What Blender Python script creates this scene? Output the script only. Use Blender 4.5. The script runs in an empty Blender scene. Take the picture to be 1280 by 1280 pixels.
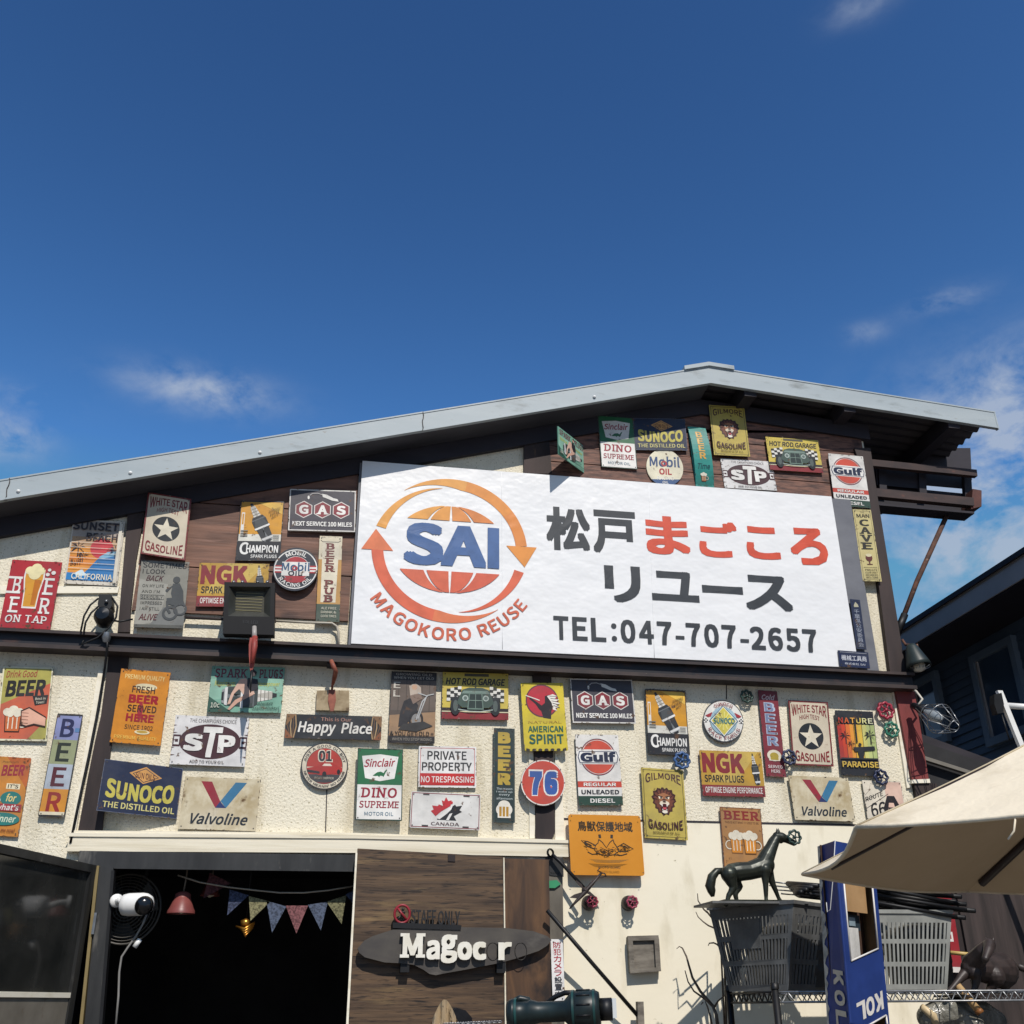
import bpy, math, random
from mathutils import Vector, Matrix, noise as mnoise
random.seed(7)
SC = bpy.context.scene
COL = SC.collection
PI = math.pi
# ------------------------------------------------------------------ camera
TH, YAW, ROLL, FPX = math.radians(25.71), math.radians(10.22), math.radians(-0.476), 1282.0
CAM = Vector((0, -4.7, 1.5))
_cy, _sy = math.cos(YAW), math.sin(YAW)
_r = Vector((_cy, -_sy, 0)); _f = Vector((_sy, _cy, 0)); _u = Vector((0, 0, 1))
FW = _f*math.cos(TH) + _u*math.sin(TH); _U = _u*math.cos(TH) - _f*math.sin(TH)
RT = _r*math.cos(ROLL) + _U*math.sin(ROLL); UP = _U*math.cos(ROLL) - _r*math.sin(ROLL)
cam = bpy.data.cameras.new('camera'); cob = bpy.data.objects.new('camera', cam); COL.objects.link(cob)
cob.matrix_world = Matrix(((RT.x, UP.x, -FW.x, CAM.x), (RT.y, UP.y, -FW.y, CAM.y), (RT.z, UP.z, -FW.z, CAM.z), (0, 0, 0, 1)))
cam.sensor_width = 36; cam.lens = 36*FPX/1280; cam.clip_start = 0.02; cam.clip_end = 3000
SC.camera = cob
def ray(px, py): return FW*FPX + RT*(px-640) + UP*(640-py)
def ony(px, py, y=0.0):
    d = ray(px, py); return CAM + d*((y-CAM.y)/d.y)
def onz(px, py, z):
    d = ray(px, py); return CAM + d*((z-CAM.z)/d.z)
def onx(px, py, x):
    d = ray(px, py); return CAM + d*((x-CAM.x)/d.x)
# ------------------------------------------------------------------ sun, sky, exposure
SUN = Vector((0.12, -1.0, 1.10)).normalized()
SUN_EL = math.asin(SUN.z); SUN_ROT = math.atan2(SUN.x, SUN.y)
sl = bpy.data.lights.new('sun', 'SUN'); sl.energy = 4.15; sl.angle = math.radians(0.53); sl.color = (1, .935, .865)
so = bpy.data.objects.new('sun', sl); COL.objects.link(so); so.location = (2, -12, 12)
so.rotation_euler = (-SUN).to_track_quat('-Z', 'Y').to_euler()
SC.view_settings.view_transform = 'Standard'; SC.view_settings.look = 'None'
SC.view_settings.exposure = 0.0; SC.view_settings.gamma = 1.0
W = bpy.data.worlds.new('World'); SC.world = W; W.use_nodes = True
def build_world():
    nt = W.node_tree; N = nt.nodes; L = nt.links; N.clear()
    out = N.new('ShaderNodeOutputWorld'); bg = N.new('ShaderNodeBackground'); bg.inputs[1].default_value = 0.062
    sky = N.new('ShaderNodeTexSky'); sky.sky_type = 'NISHITA'; sky.sun_disc = False
    sky.sun_elevation = SUN_EL; sky.sun_rotation = SUN_ROT; sky.altitude = 0; sky.air_density = 1.25; sky.dust_density = 0.9; sky.ozone_density = 2.6
    gm = N.new('ShaderNodeGamma'); gm.inputs[1].default_value = 2.1; L.new(sky.outputs[0], gm.inputs[0])
    cap = N.new('ShaderNodeMix'); cap.data_type = 'RGBA'; cap.blend_type = 'DARKEN'; cap.inputs[0].default_value = 1; cap.inputs[7].default_value = (5.2, 8, 16, 1); L.new(gm.outputs[0], cap.inputs[6])
    tn = N.new('ShaderNodeMix'); tn.data_type = 'RGBA'; tn.blend_type = 'MULTIPLY'; tn.inputs[0].default_value = 1; tn.inputs[7].default_value = (.62, .67, .55, 1); L.new(cap.outputs[2], tn.inputs[6])
    L.new(tn.outputs[2], bg.inputs[0])
    tc = N.new('ShaderNodeTexCoord')
    def math_(op, a, b=None):
        m = N.new('ShaderNodeMath'); m.operation = op
        for i, q in enumerate((a, b)):
            if q is None: continue
            if isinstance(q, (int, float)): m.inputs[i].default_value = q
            else: L.new(q, m.inputs[i])
        return m.outputs[0]
    def dot(v):
        m = N.new('ShaderNodeVectorMath'); m.operation = 'DOT_PRODUCT'; L.new(tc.outputs['Generated'], m.inputs[0]); m.inputs[1].default_value = v
        return m.outputs['Value']
    total = None
    # cloud banks: direction (from picture point), half widths in radians, strength
    for px, py, ra, rb, st in ((255, 488, .062, .018, 1.3), (4, 541, .032, .019, 1.6), (1225, 700, .085, .085, 1.5), (1275, 545, .080, .06, 1.7), (1185, 374, .030, .010, .7), (1080, 416, .018, .010, .6), (1072, 8, .025, .012, .6), (40, 497, .035, .010, .5), (1275, 455, .05, .022, .55), (1120, 600, .08, .06, .5)):
        c = ray(px, py).normalized(); a = c.cross(Vector((0, 0, 1))).normalized(); b = a.cross(c).normalized()
        x = math_('DIVIDE', dot(a), ra); y = math_('DIVIDE', dot(b), rb)
        r2 = math_('ADD', math_('MULTIPLY', x, x), math_('MULTIPLY', y, y))
        g = math_('MULTIPLY', math_('POWER', 2.718, math_('MULTIPLY', r2, -1.0)), st)
        g = math_('MULTIPLY', g, math_('GREATER_THAN', dot(c), 0.2))
        total = g if total is None else math_('ADD', total, g)
    mp = N.new('ShaderNodeMapping'); mp.inputs['Scale'].default_value = (14, 14, 22); mp.inputs['Rotation'].default_value = (.2, .25, .1); L.new(tc.outputs['Generated'], mp.inputs[0])
    nz = N.new('ShaderNodeTexNoise'); nz.inputs['Scale'].default_value = 1.0; nz.inputs['Detail'].default_value = 9; nz.inputs['Roughness'].default_value = .6; nz.inputs['Distortion'].default_value = .25
    L.new(mp.outputs[0], nz.inputs['Vector'])
    mr = N.new('ShaderNodeMapRange'); mr.inputs[1].default_value = .40; mr.inputs[2].default_value = .76; L.new(nz.outputs[0], mr.inputs[0])
    fac = math_('MINIMUM', math_('MULTIPLY', total, mr.outputs[0]), .8)
    cl = N.new('ShaderNodeBackground'); cl.inputs[0].default_value = (.50, .58, .72, 1); cl.inputs[1].default_value = .85
    mx = N.new('ShaderNodeMixShader'); L.new(fac, mx.inputs[0]); L.new(bg.outputs[0], mx.inputs[1]); L.new(cl.outputs[0], mx.inputs[2]); L.new(mx.outputs[0], out.inputs[0])
build_world()
# ------------------------------------------------------------------ materials
def lin(c): return c/12.92 if c <= .04045 else ((c+.055)/1.055)**2.4
def C(h, k=.86):
    h = h.lstrip('#'); return tuple(lin(int(h[i:i+2], 16)/255)*k for i in (0, 2, 4)) + (1,)
MATS = {}
def nmat(key, c1, c2, scale=(6, 6, 6), lo=.35, hi=.65, rough=.6, bump=0, bscale=None, bdist=.004, metal=0, spec=.4, detail=5, dist=0, spots=None, rrough=0, stain=None, pos=False):
    """Procedural material: two colours mixed by stretched noise, optional second spot layer, stains and bump."""
    if key in MATS: return MATS[key]
    m = bpy.data.materials.new(key); m.use_nodes = True; nt = m.node_tree; N = nt.nodes; L = nt.links
    b = N['Principled BSDF']; b.inputs['Roughness'].default_value = rough; b.inputs['Metallic'].default_value = metal
    b.inputs['Specular IOR Level'].default_value = spec
    tc = N.new('ShaderNodeTexCoord'); src = N.new('ShaderNodeNewGeometry').outputs['Position'] if pos else tc.outputs['Object']
    def noise_(sc, det=5, di=0):
        mp = N.new('ShaderNodeMapping'); mp.inputs['Scale'].default_value = sc; L.new(src, mp.inputs[0])
        n = N.new('ShaderNodeTexNoise'); n.inputs['Scale'].default_value = 1; n.inputs['Detail'].default_value = det; n.inputs['Distortion'].default_value = di
        n.inputs['Roughness'].default_value = .6; L.new(mp.outputs[0], n.inputs['Vector']); return n
    def rng(n, a, z):
        r = N.new('ShaderNodeMapRange'); r.inputs[1].default_value = a; r.inputs[2].default_value = z; L.new(n.outputs[0], r.inputs[0]); return r.outputs[0]
    def mix(f, a, c):
        x = N.new('ShaderNodeMix'); x.data_type = 'RGBA'; L.new(f, x.inputs[0])
        for i, q in ((6, a), (7, c)):
            if isinstance(q, tuple): x.inputs[i].default_value = q
            else: L.new(q, x.inputs[i])
        return x.outputs[2]
    n1 = noise_(scale, detail, dist)
    col = mix(rng(n1, lo, hi), c1, c2)
    for s in (spots, stain):
        if s: col = mix(rng(noise_(s[1], s[4] if len(s) > 4 else 4), s[2], s[3]), col, s[0])
    L.new(col, b.inputs['Base Color'])
    if rrough:
        r = N.new('ShaderNodeMapRange'); r.inputs[3].default_value = rough-rrough; r.inputs[4].default_value = rough+rrough; L.new(n1.outputs[0], r.inputs[0]); L.new(r.outputs[0], b.inputs['Roughness'])
    if bump:
        n2 = noise_(bscale or scale, 4); bp = N.new('ShaderNodeBump'); bp.inputs['Strength'].default_value = bump; bp.inputs['Distance'].default_value = bdist
        L.new(n2.outputs[0], bp.inputs['Height']); L.new(bp.outputs[0], b.inputs['Normal'])
    MATS[key] = m; return m
def paint(h, rough=.42, var=.12, k=.86):
    c = C(h, k); d = tuple(x*(1-var*1.6) for x in c[:3]) + (1,); e = tuple(min(.85, x*(1+var*.5)) for x in c[:3]) + (1,)
    return nmat('paint_%s_%.2f' % (h, rough), d, e, (14, 14, 14), .25, .6, rough, spec=.35, bump=.06, bscale=(8, 8, 8), bdist=.01, detail=6)
def tin(h):
    if not isinstance(h, str) or h in M: return h
    c = C(h); d = tuple(x*.80 for x in c[:3])+(1,); e = tuple(min(.85, x*1.05) for x in c[:3])+(1,); g = tuple(x*.62+.035 for x in c[:3])+(1,)
    return nmat('tin_'+h, d, e, (14, 14, 14), .25, .6, .4, spec=.4, bump=.10, bscale=(7, 7, 7), bdist=.012, detail=6, spots=(C('#5f432c'), (26, 26, 26), .625, .68, 8), stain=(g, (6, 6, 9), .46, .78, 8), pos=True)
def worn(h, rust='#6b4a2c', lo=.58, hi=.68, sc=22):
    c = C(h); d = tuple(x*.8 for x in c[:3]) + (1,)
    return nmat('worn_%s_%s_%.2f' % (h, rust, lo), d, c, (10, 10, 10), .3, .6, .5, spots=(C(rust), (sc, sc, sc*1.4), lo, hi, 7), bump=.08, bscale=(9, 9, 9), bdist=.01, pos=True)
M = {}
M['stucco'] = nmat('stucco', C('#ebe2c9', .90), C('#f2ebd6', .90), (1.2, 1.2, 1.8), .3, .65, .9, bump=.62, bscale=(95, 95, 95), bdist=.010, spec=.1,
                   spots=(C('#94875f', .9), (105, 105, 105), .59, .69, 3), stain=(C('#b3a582'), (6, 6, 1.1), .52, .80, 9))
M['render'] = nmat('smooth_render', C('#ece4cc', .95), C('#f2ead4', .95), (1.5, 1.5, 2.5), .3, .65, .85, bump=.12, bscale=(14, 14, 14), bdist=.01, spec=.15,
                   stain=(C('#bfb28e'), (5, 5, 1.8), .54, .86, 9), spots=(C('#a39672'), (30, 30, 30), .69, .75, 5))
M['creamwood'] = nmat('cream_board', C('#e8e0ca', .93), C('#cfc4a8', .93), (2, 8, 40), .45, .75, .75, bump=.25, bscale=(2, 8, 60), bdist=.006, stain=(C('#8f7f5c'), (5, 5, 30), .66, .8, 6))
M['trim'] = nmat('white_trim', C('#efe8d4', .95), C('#cfc4a6', .95), (3, 8, 20), .5, .8, .7, bump=.1, stain=(C('#83745a'), (9, 9, 14), .64, .75, 6))
M['plank'] = nmat('red_brown_board', C('#805b49', 1.05), C('#4a342b', .95), (2.0, 5, 15), .36, .66, .6, bump=.35, bscale=(4, 8, 90), bdist=.004, dist=.4, spots=(C('#382624', .9), (3.5, 3, 9), .57, .74, 7), stain=(C('#b58c7a', 1.1), (1.3, 1, 22), .62, .8, 7))
M['brickwood'] = nmat('dark_red_board', C('#7c5748', 1.0), C('#46312b', .95), (10, 5, 60), .4, .64, .62, bump=.4, bscale=(12, 8, 110), bdist=.004, dist=.3, spots=(C('#2b1d1d', .75), (5, 3, 12), .58, .72, 7))
M['post'] = nmat('dark_brown_post', C('#463936', .8), C('#2c2424', .8), (7, 7, 1.6), .35, .65, .7, bump=.3, bscale=(40, 40, 6), bdist=.004, stain=(C('#7d6046'), (18, 18, 3.2), .66, .74, 7))
M['beam'] = nmat('dark_beam', C('#37333a', .8), C('#29262d', .8), (3, 3, 9), .3, .7, .7, bump=.15, bscale=(10, 10, 40))
M['ledge'] = nmat('dark_steel_channel', C('#2c2a2e', .8), C('#1e1d22', .8), (4, 4, 10), .3, .7, .45, spec=.4, bump=.12, bscale=(10, 10, 14), bdist=.008, stain=(C('#4a342d'), (7, 7, 16), .62, .75, 7))
M['ledgelip'] = nmat('rust_brown_lip', C('#4e403b', .8), C('#2d2728', .8), (5, 5, 12), .35, .65, .6, bump=.1, spots=(C('#cfc3ad'), (26, 26, 50), .72, .76, 5))
M['fascia'] = nmat('galvanised_fascia', C('#b9c3c6', .78), C('#aab6bb', .78), (1.6, 3, 9), .3, .7, .5, spec=.4, bump=.07, bscale=(3, 3, 3), bdist=.02, stain=(C('#7b8180'), (5, 3, 16), .58, .80, 9), spots=(C('#8f8a80'), (20, 6, 60), .66, .74, 6))
M['soffit'] = nmat('grey_soffit', C('#54545a', .8), C('#434349', .8), (2, 6, 6), .3, .7, .7, bump=.1)
M['corr'] = nmat('corrugated_sheet', C('#4c484c', .8), C('#39363a', .8), (4, 2, 4), .3, .7, .55, bump=.1)
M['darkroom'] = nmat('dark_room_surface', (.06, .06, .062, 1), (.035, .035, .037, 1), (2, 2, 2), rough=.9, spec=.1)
M['alu'] = nmat('weathered_dark_aluminium', C('#3a3b3b', .7), C('#1c1d1d', .7), (14, 14, 2.5), .3, .68, .5, spec=.5, bump=.12, bscale=(20, 20, 4), stain=(C('#75726b'), (16, 16, 4), .6, .78, 8))
M['doorwood'] = nmat('walnut_print_board', C('#66503a', .9), C('#3a2c21', .9), (2.4, 3, 46), .36, .66, .55, bump=.3, bscale=(3, 3, 110), bdist=.003, dist=.35, spots=(C('#9a7f56', .9), (1.6, 2, 13), .58, .78, 8), stain=(C('#1e1713', .9), (11, 4, 150), .54, .66, 8))
M['doorwood2'] = nmat('stained_plywood', C('#6a4c31', .9), C('#3a2a20', .9), (14, 3, 2.6), .32, .66, .55, bump=.15, bscale=(30, 3, 5), dist=.8, spots=(C('#221a17', .9), (5, 5, 3.5), .55, .68, 6))
M['black'] = nmat('black_plastic', C('#1c1d20', .6), C('#131416', .6), (20, 20, 20), rough=.5, bump=.05)
M['blackgloss'] = nmat('black_gloss', C('#15161a', .6), C('#101114', .6), (6, 6, 6), rough=.18, spec=.6)
M['chrome'] = nmat('steel_wire', C('#a8aaac', .8), C('#7d8082', .8), (20, 20, 20), rough=.35, metal=.7)
M['rust'] = nmat('rusty_steel', C('#6f4a38'), C('#3d2e2b'), (18, 18, 18), .35, .62, .8, bump=.3, bscale=(60, 60, 60), spots=(C('#a9836a'), (26, 26, 26), .62, .72, 6))
M['dkblue'] = nmat('dark_blue_siding', C('#66788c', .95), C('#5b6d81', .95), (3, 3, 3), rough=.6, spec=.3)
M['dkfascia'] = nmat('charcoal_fascia', C('#c0bab6', .9), C('#b2adaa', .9), (3, 3, 3), rough=.55)
M['frame'] = nmat('slate_window_frame', C('#8294a6', .8), C('#788b9d', .8), (5, 5, 5), rough=.5)
M['winglass'] = nmat('dark_window_glass', C('#50657c', .8), C('#485c72', .8), (2, 2, 2), rough=.08, spec=.6)
M['white'] = nmat('white_enamel', C('#f2f2ef', .9), C('#e4e4e0', .9), (9, 9, 9), rough=.35)
M['canvas'] = nmat('cream_canvas', C('#efe2c8', .90), C('#e4d6bb', .90), (3, 3, 3), .3, .7, .9, spec=.1, bump=.35, bscale=(7, 7, 7), bdist=.03, stain=(C('#b9a98a'), (5, 5, 5), .56, .85, 9))
M['canvas_under'] = nmat('shaded_canvas_underside', C('#d2bc9c', 1.0), C('#c6af8d', 1.0), (3, 3, 3), .3, .7, .95, spec=.05, bump=.1, bscale=(5, 5, 5), bdist=.03)  # browner copy of the canvas; shade and light through cloth put into its colour
M['bronze'] = nmat('green_black_bronze', C('#3b4038', .8), C('#23271f', .8), (16, 16, 16), .3, .7, .38, metal=.35, spec=.5, bump=.15, bscale=(45, 45, 45), bdist=.003, stain=(C('#5d6354', .8), (22, 22, 22), .56, .75, 7))
M['dkbrown'] = nmat('dark_brown_cast', C('#3d322e', .9), C('#28201d', .9), (26, 26, 26), rough=.5, spec=.5, bump=.12, bscale=(45, 45, 45), bdist=.003)
M['basket'] = nmat('black_basket_plastic', C('#6a6b6a', .9), C('#555655', .9), (16, 16, 16), rough=.5, bump=.05)
M['gbasket'] = nmat('grey_basket_plastic', C('#a3a59f', .8), C('#8f918c', .8), (16, 16, 16), rough=.55, bump=.05)
M['twig'] = nmat('dry_twig', C('#75695c', .8), C('#4d443d', .8), (40, 40, 40), rough=.9)
M['ground'] = nmat('worn_concrete', C('#85807a', .8), C('#6b6763', .8), (1.4, 1.4, 1.4), rough=.9, bump=.2, bscale=(30, 30, 30), detail=9)
M['gold'] = nmat('gold_metal', C('#c08a3a'), C('#8a5a20'), (20, 20, 20), rough=.3, metal=.8)
# ------------------------------------------------------------------ mesh building
class MB:
    def __init__(s): s.v = []; s.f = []; s.mi = []; s.sm = []; s.mats = []
    def mat(s, m):
        if isinstance(m, str): m = M[m] if m in M else paint(m)
        if m not in s.mats: s.mats.append(m)
        return s.mats.index(m)
    def add(s, vs, fs, m, smooth=False):
        o = len(s.v); k = s.mat(m); s.v += [Vector(v) for v in vs]
        for f in fs: s.f.append([i+o for i in f]); s.mi.append(k); s.sm.append(smooth)
        return s
    def hexa(s, p, m):   # 8 corners: 0-3 one face (ccw), 4-7 opposite
        return s.add(p, [(0, 1, 2, 3), (7, 6, 5, 4), (0, 4, 5, 1), (1, 5, 6, 2), (2, 6, 7, 3), (3, 7, 4, 0)], m)
    def box(s, x0, x1, y0, y1, z0, z1, m):
        return s.hexa([(x0, y0, z0), (x1, y0, z0), (x1, y0, z1), (x0, y0, z1), (x0, y1, z0), (x1, y1, z0), (x1, y1, z1), (x0, y1, z1)], m)
    def prism(s, poly, vec, m, side=None):   # poly: list of 3D points, extruded by vec
        n = len(poly); vec = Vector(vec); p = [Vector(q) for q in poly]
        s.add(p + [q+vec for q in p], [tuple(range(n)), tuple(range(2*n-1, n-1, -1))], m)
        o = len(s.v)-2*n; k = s.mat(side or m)
        for i in range(n): s.f.append([o+i, o+n+i, o+n+(i+1) % n, o+(i+1) % n]); s.mi.append(k); s.sm.append(False)
        return s
    def pxprism(s, pts, y, t, m): return s.prism([ony(a, b, y) for a, b in pts], (0, t, 0), m)
    def tube(s, pts, r, m, n=8, closed=False):
        pts = [Vector(p) for p in pts]; N = len(pts); rs = r if isinstance(r, (list, tuple)) else [r]*N
        vs = []; fs = []; ref = None
        for i, p in enumerate(pts):
            a = pts[(i-1) % N] if (closed or i > 0) else p; b = pts[(i+1) % N] if (closed or i < N-1) else p
            d = (b-a).normalized()
            if ref is None: ref = d.orthogonal().normalized()
            ref = (ref - d*ref.dot(d)); ref = ref.normalized() if ref.length > 1e-6 else d.orthogonal().normalized()
            q = d.cross(ref)
            for k in range(n): an = 2*PI*k/n; vs.append(p + (ref*math.cos(an)+q*math.sin(an))*rs[i])
        for i in range(N if closed else N-1):
            j = (i+1) % N
            for k in range(n): fs.append((i*n+k, i*n+(k+1) % n, j*n+(k+1) % n, j*n+k))
        if not closed: fs += [tuple(range(n-1, -1, -1)), tuple(range((N-1)*n, N*n))]
        return s.add(vs, fs, m, True)
    def lathe(s, prof, o, ax, m, n=24):     # prof: (radius, height along ax)
        ax = Vector(ax).normalized(); e = ax.orthogonal().normalized(); g = ax.cross(e); o = Vector(o); vs = []; fs = []
        for r, h in prof:
            for k in range(n): an = 2*PI*k/n; vs.append(o+ax*h+(e*math.cos(an)+g*math.sin(an))*max(r, 1e-4))
        for i in range(len(prof)-1):
            for k in range(n): fs.append((i*n+k, i*n+(k+1) % n, (i+1)*n+(k+1) % n, (i+1)*n+k))
        return s.add(vs, fs, m, True)
    def build(s, name, parent=None, origin=None):
        if parent is not None: o = WL[parent.name]
        elif origin is not None: o = Vector(origin)
        else:
            o = Vector((sum(v.x for v in s.v)/len(s.v), sum(v.y for v in s.v)/len(s.v), min(v.z for v in s.v)))
        me = bpy.data.meshes.new(name); me.from_pydata([v-o for v in s.v], [], s.f)
        for m in s.mats: me.materials.append(m)
        me.polygons.foreach_set('material_index', s.mi); me.polygons.foreach_set('use_smooth', s.sm); me.update()
        ob = bpy.data.objects.new(name, me); COL.objects.link(ob)
        if parent is not None: ob.parent = parent
        else: ob.location = o
        WL[ob.name] = Vector(o)
        return ob
WL = {}
def tag(o, label, cat, group=None):
    o['label'] = label; o['category'] = cat
    if group: o['group'] = group
    return o
def empty(name, loc, label, cat, group=None):
    o = bpy.data.objects.new(name, None); COL.objects.link(o); o.location = loc; o.empty_display_size = .1; WL[o.name] = Vector(loc)
    return tag(o, label, cat, group)
# ------------------------------------------------------------------ lettering
FCU = bpy.data.curves.new('letter_source', 'FONT')
BF = FCU.font; IF = BF
try: IF = bpy.data.fonts.load(bpy.utils.system_resource('DATAFILES', path='fonts') + '/Noto Sans CJK Regular.woff2')     # a font that ships with Blender
except Exception: pass
FCU.font = IF
FOB = bpy.data.objects.new('letter_source', FCU); COL.objects.link(FOB)
TC = {}; CAPH = [0]
def glyphs(t, b=0.0, sh=0.0):
    """Letter outlines as flat faces; b thickens the strokes by laying shifted copies over each other."""
    k = (t, b, sh)
    if k not in TC:
        FCU.body = t; FCU.shear = sh; FCU.fill_mode = 'FRONT'; FCU.resolution_u = 3
        bpy.context.view_layer.update(); dg = bpy.context.evaluated_depsgraph_get()
        me = bpy.data.meshes.new_from_object(FOB.evaluated_get(dg))
        v0 = [(v.co.x, v.co.y) for v in me.vertices]; f0 = [tuple(p.vertices) for p in me.polygons]; bpy.data.meshes.remove(me)
        vs = []; fs = []
        if not CAPH[0]: CAPH[0] = 1; CAPH[0] = glyphs('H')[2][3]-glyphs('H')[2][1]
        d_ = min(b, .11)*CAPH[0]
        dirs = [(0, 0)] if b < .004 else [(i*d_, j*d_) for i in (-1, 0, 1) for j in (-1, 0, 1)]
        for i, (dx, dy) in enumerate(dirs):
            o = len(vs); vs += [(x+dx, y+dy, i*1.0) for x, y in v0]; fs += [tuple(j+o for j in f) for f in f0]
        xs = [v[0] for v in vs]; ys = [v[1] for v in vs]
        TC[k] = (vs, fs, (min(xs), min(ys), max(xs), max(ys)))
    return TC[k]
SERIF = {'B': [(.13, 0), (.13, 1)], 'E': [(.13, 0), (.13, 1)], 'R': [(.13, 0), (.13, 1), (.9, 0)], 'P': [(.13, 0), (.13, 1)], 'U': [(.12, 1), (.88, 1)], 'D': [(.13, 0), (.13, 1)],
         'I': [(.5, 0), (.5, 1)], 'N': [(.12, 0), (.10, 1), (.90, 1)], 'A': [(.1, 0), (.9, 0)], 'T': [(.5, 0)], 'H': [(.12, 0), (.12, 1), (.88, 0), (.88, 1)],
         'M': [(.1, 0), (.9, 0), (.1, 1), (.9, 1)], 'V': [(.1, 1), (.9, 1)], 'r': [(.2, 0), (.14, 1)], 'X': [(.12, 0), (.88, 0), (.12, 1), (.88, 1)], 'L': [(.13, 0), (.13, 1)], 'K': [(.13, 0), (.13, 1), (.9, 0), (.88, 1)], 'F': [(.13, 0), (.13, 1)], 'Y': [(.5, 0), (.1, 1), (.9, 1)]}
class Art:
    """Flat printed artwork on a panel: u to the right, v downwards, both 0..1."""
    def __init__(s, W_, H_): s.W = W_; s.H = H_; s.ops = []; s.asp = W_/H_
    def raw(s, vs, fs, c): s.ops.append((vs, fs, c))
    def p(s, c, *pts): s.raw(list(pts), [tuple(range(len(pts)))], c)
    def r(s, c, a, b, d, e): s.p(c, (a, b), (d, b), (d, e), (a, e))
    def frame(s, c, a, b, d, e, w):
        h = w*s.asp
        for q in ((a, b, d, b+h), (a, e-h, d, e), (a, b+h, a+w, e-h), (d-w, b+h, d, e-h)): s.ops.append(([(q[0], q[1]), (q[2], q[1]), (q[2], q[3]), (q[0], q[3])], [(0, 1, 2, 3)], c, 1))
    def e(s, c, cx, cy, ru, rv=None, n=28, a0=0, a1=360):
        rv = ru*s.asp if rv is None else rv
        full = a1-a0 >= 360
        pts = [(cx+ru*math.cos(math.radians(a0+(a1-a0)*i/n)), cy-rv*math.sin(math.radians(a0+(a1-a0)*i/n))) for i in range(n if full else n+1)]
        s.p(c, *pts)
    def ring(s, c, cx, cy, r0, r1, a0=0, a1=360, n=36, k=None):   # radii in u
        k = k or s.asp; vs = []; fs = []
        for i in range(n+1):
            a = math.radians(a0+(a1-a0)*i/n); q = i/n
            ra = r0(q) if callable(r0) else r0; rb = r1(q) if callable(r1) else r1
            vs += [(cx+ra*math.cos(a), cy-ra*k*math.sin(a)), (cx+rb*math.cos(a), cy-rb*k*math.sin(a))]
        for i in range(n): fs.append((2*i, 2*i+1, 2*i+3, 2*i+2))
        s.raw(vs, fs, c)
    def l(s, c, w, *pts):     # stroke, width in u
        vs = []; fs = []; P = [Vector((a, b/s.asp)) for a, b in pts]
        for i, q in enumerate(P):
            d = (P[min(i+1, len(P)-1)]-P[max(i-1, 0)]).normalized(); n = Vector((-d.y, d.x))*w/2
            vs += [((q+n).x, (q+n).y*s.asp), ((q-n).x, (q-n).y*s.asp)]
        for i in range(len(P)-1): fs.append((2*i, 2*i+1, 2*i+3, 2*i+2))
        s.raw(vs, fs, c)
    def t(s, c, txt, a, b, d, e, w=.018, sh=0, bend=0, serif=False, flare=0, tilt=0, arch=0):
        """Text stretched to fill the box (a,b)-(d,e). bend lifts the middle; flare makes the ends taller; tilt raises the right end."""
        def fin(x, y):     # x 0..1, y 0 bottom..1 top -> u, v
            q = (2*x-1)**2; hh = (e-b); top = b-flare*q*hh; bot = e-arch*(1-q)*hh; v = bot+(top-bot)*y
            return (a+(d-a)*x, v-bend*hh*(1-q)-tilt*x)
        if not serif:
            vs, fs, bb = glyphs(txt, w, sh)
            fn = lambda v: fin((v[0]-bb[0])/(bb[2]-bb[0]), (v[1]-bb[1])/(bb[3]-bb[1])) + (v[2],)
            s.raw([fn(v) for v in vs], fs, c); return
        x = 0; items = []; CH = CAPH[0] or 1
        cap = glyphs('H', w, sh)[2]; ch = cap[3]-cap[1]
        for chx in txt:
            if chx == ' ': x += .42*CH; continue
            vs, fs, bb = glyphs(chx, w, sh); items.append((chx, x-bb[0], vs, fs, bb)); x += bb[2]-bb[0]+.20*CH
        tot = x-.20*CH; V = []; F = []; S = []
        for chx, ox, vs, fs, bb in items:
            o = len(V); V += [(v[0]+ox, v[1], v[2]) for v in vs]; F += [tuple(i+o for i in f) for f in fs]
            for cx, at in SERIF.get(chx, []):
                X = ox+bb[0]+(bb[2]-bb[0])*cx; Y = bb[1] if at == 0 else bb[3]; sg = 1 if at == 0 else -1; sw = (.155+w*1.1)*CH
                S.append([(X-sw, Y), (X+sw, Y), (X+sw, Y+sg*.13*ch), (X-sw, Y+sg*.13*ch)])
        ymin = min(v[1] for v in V); ymax = max(v[1] for v in V)
        f2 = lambda v: fin(v[0]/tot, (v[1]-ymin)/(ymax-ymin)) + ((v[2],) if len(v) > 2 else (4.5,))
        s.raw([f2(v) for v in V], F, c)
        vs = []; fs = []
        for q in S: fs.append(tuple(range(len(vs), len(vs)+4))); vs += [f2(v) for v in q]
        if vs: s.raw(vs, fs, c)
    def vt(s, c, txt, a, b, d, e, w=.03, gap=.12, serif=False):      # letters stacked downwards
        n = len(txt); h = (e-b)/n
        for i, ch in enumerate(txt):
            if ch != ' ':
                k = .32 if ch == 'I' else 0
                s.t(c, ch, a+(d-a)*k, b+h*i+h*gap/2, d-(d-a)*k, b+h*(i+1)-h*gap/2, w, serif=serif)
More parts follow.
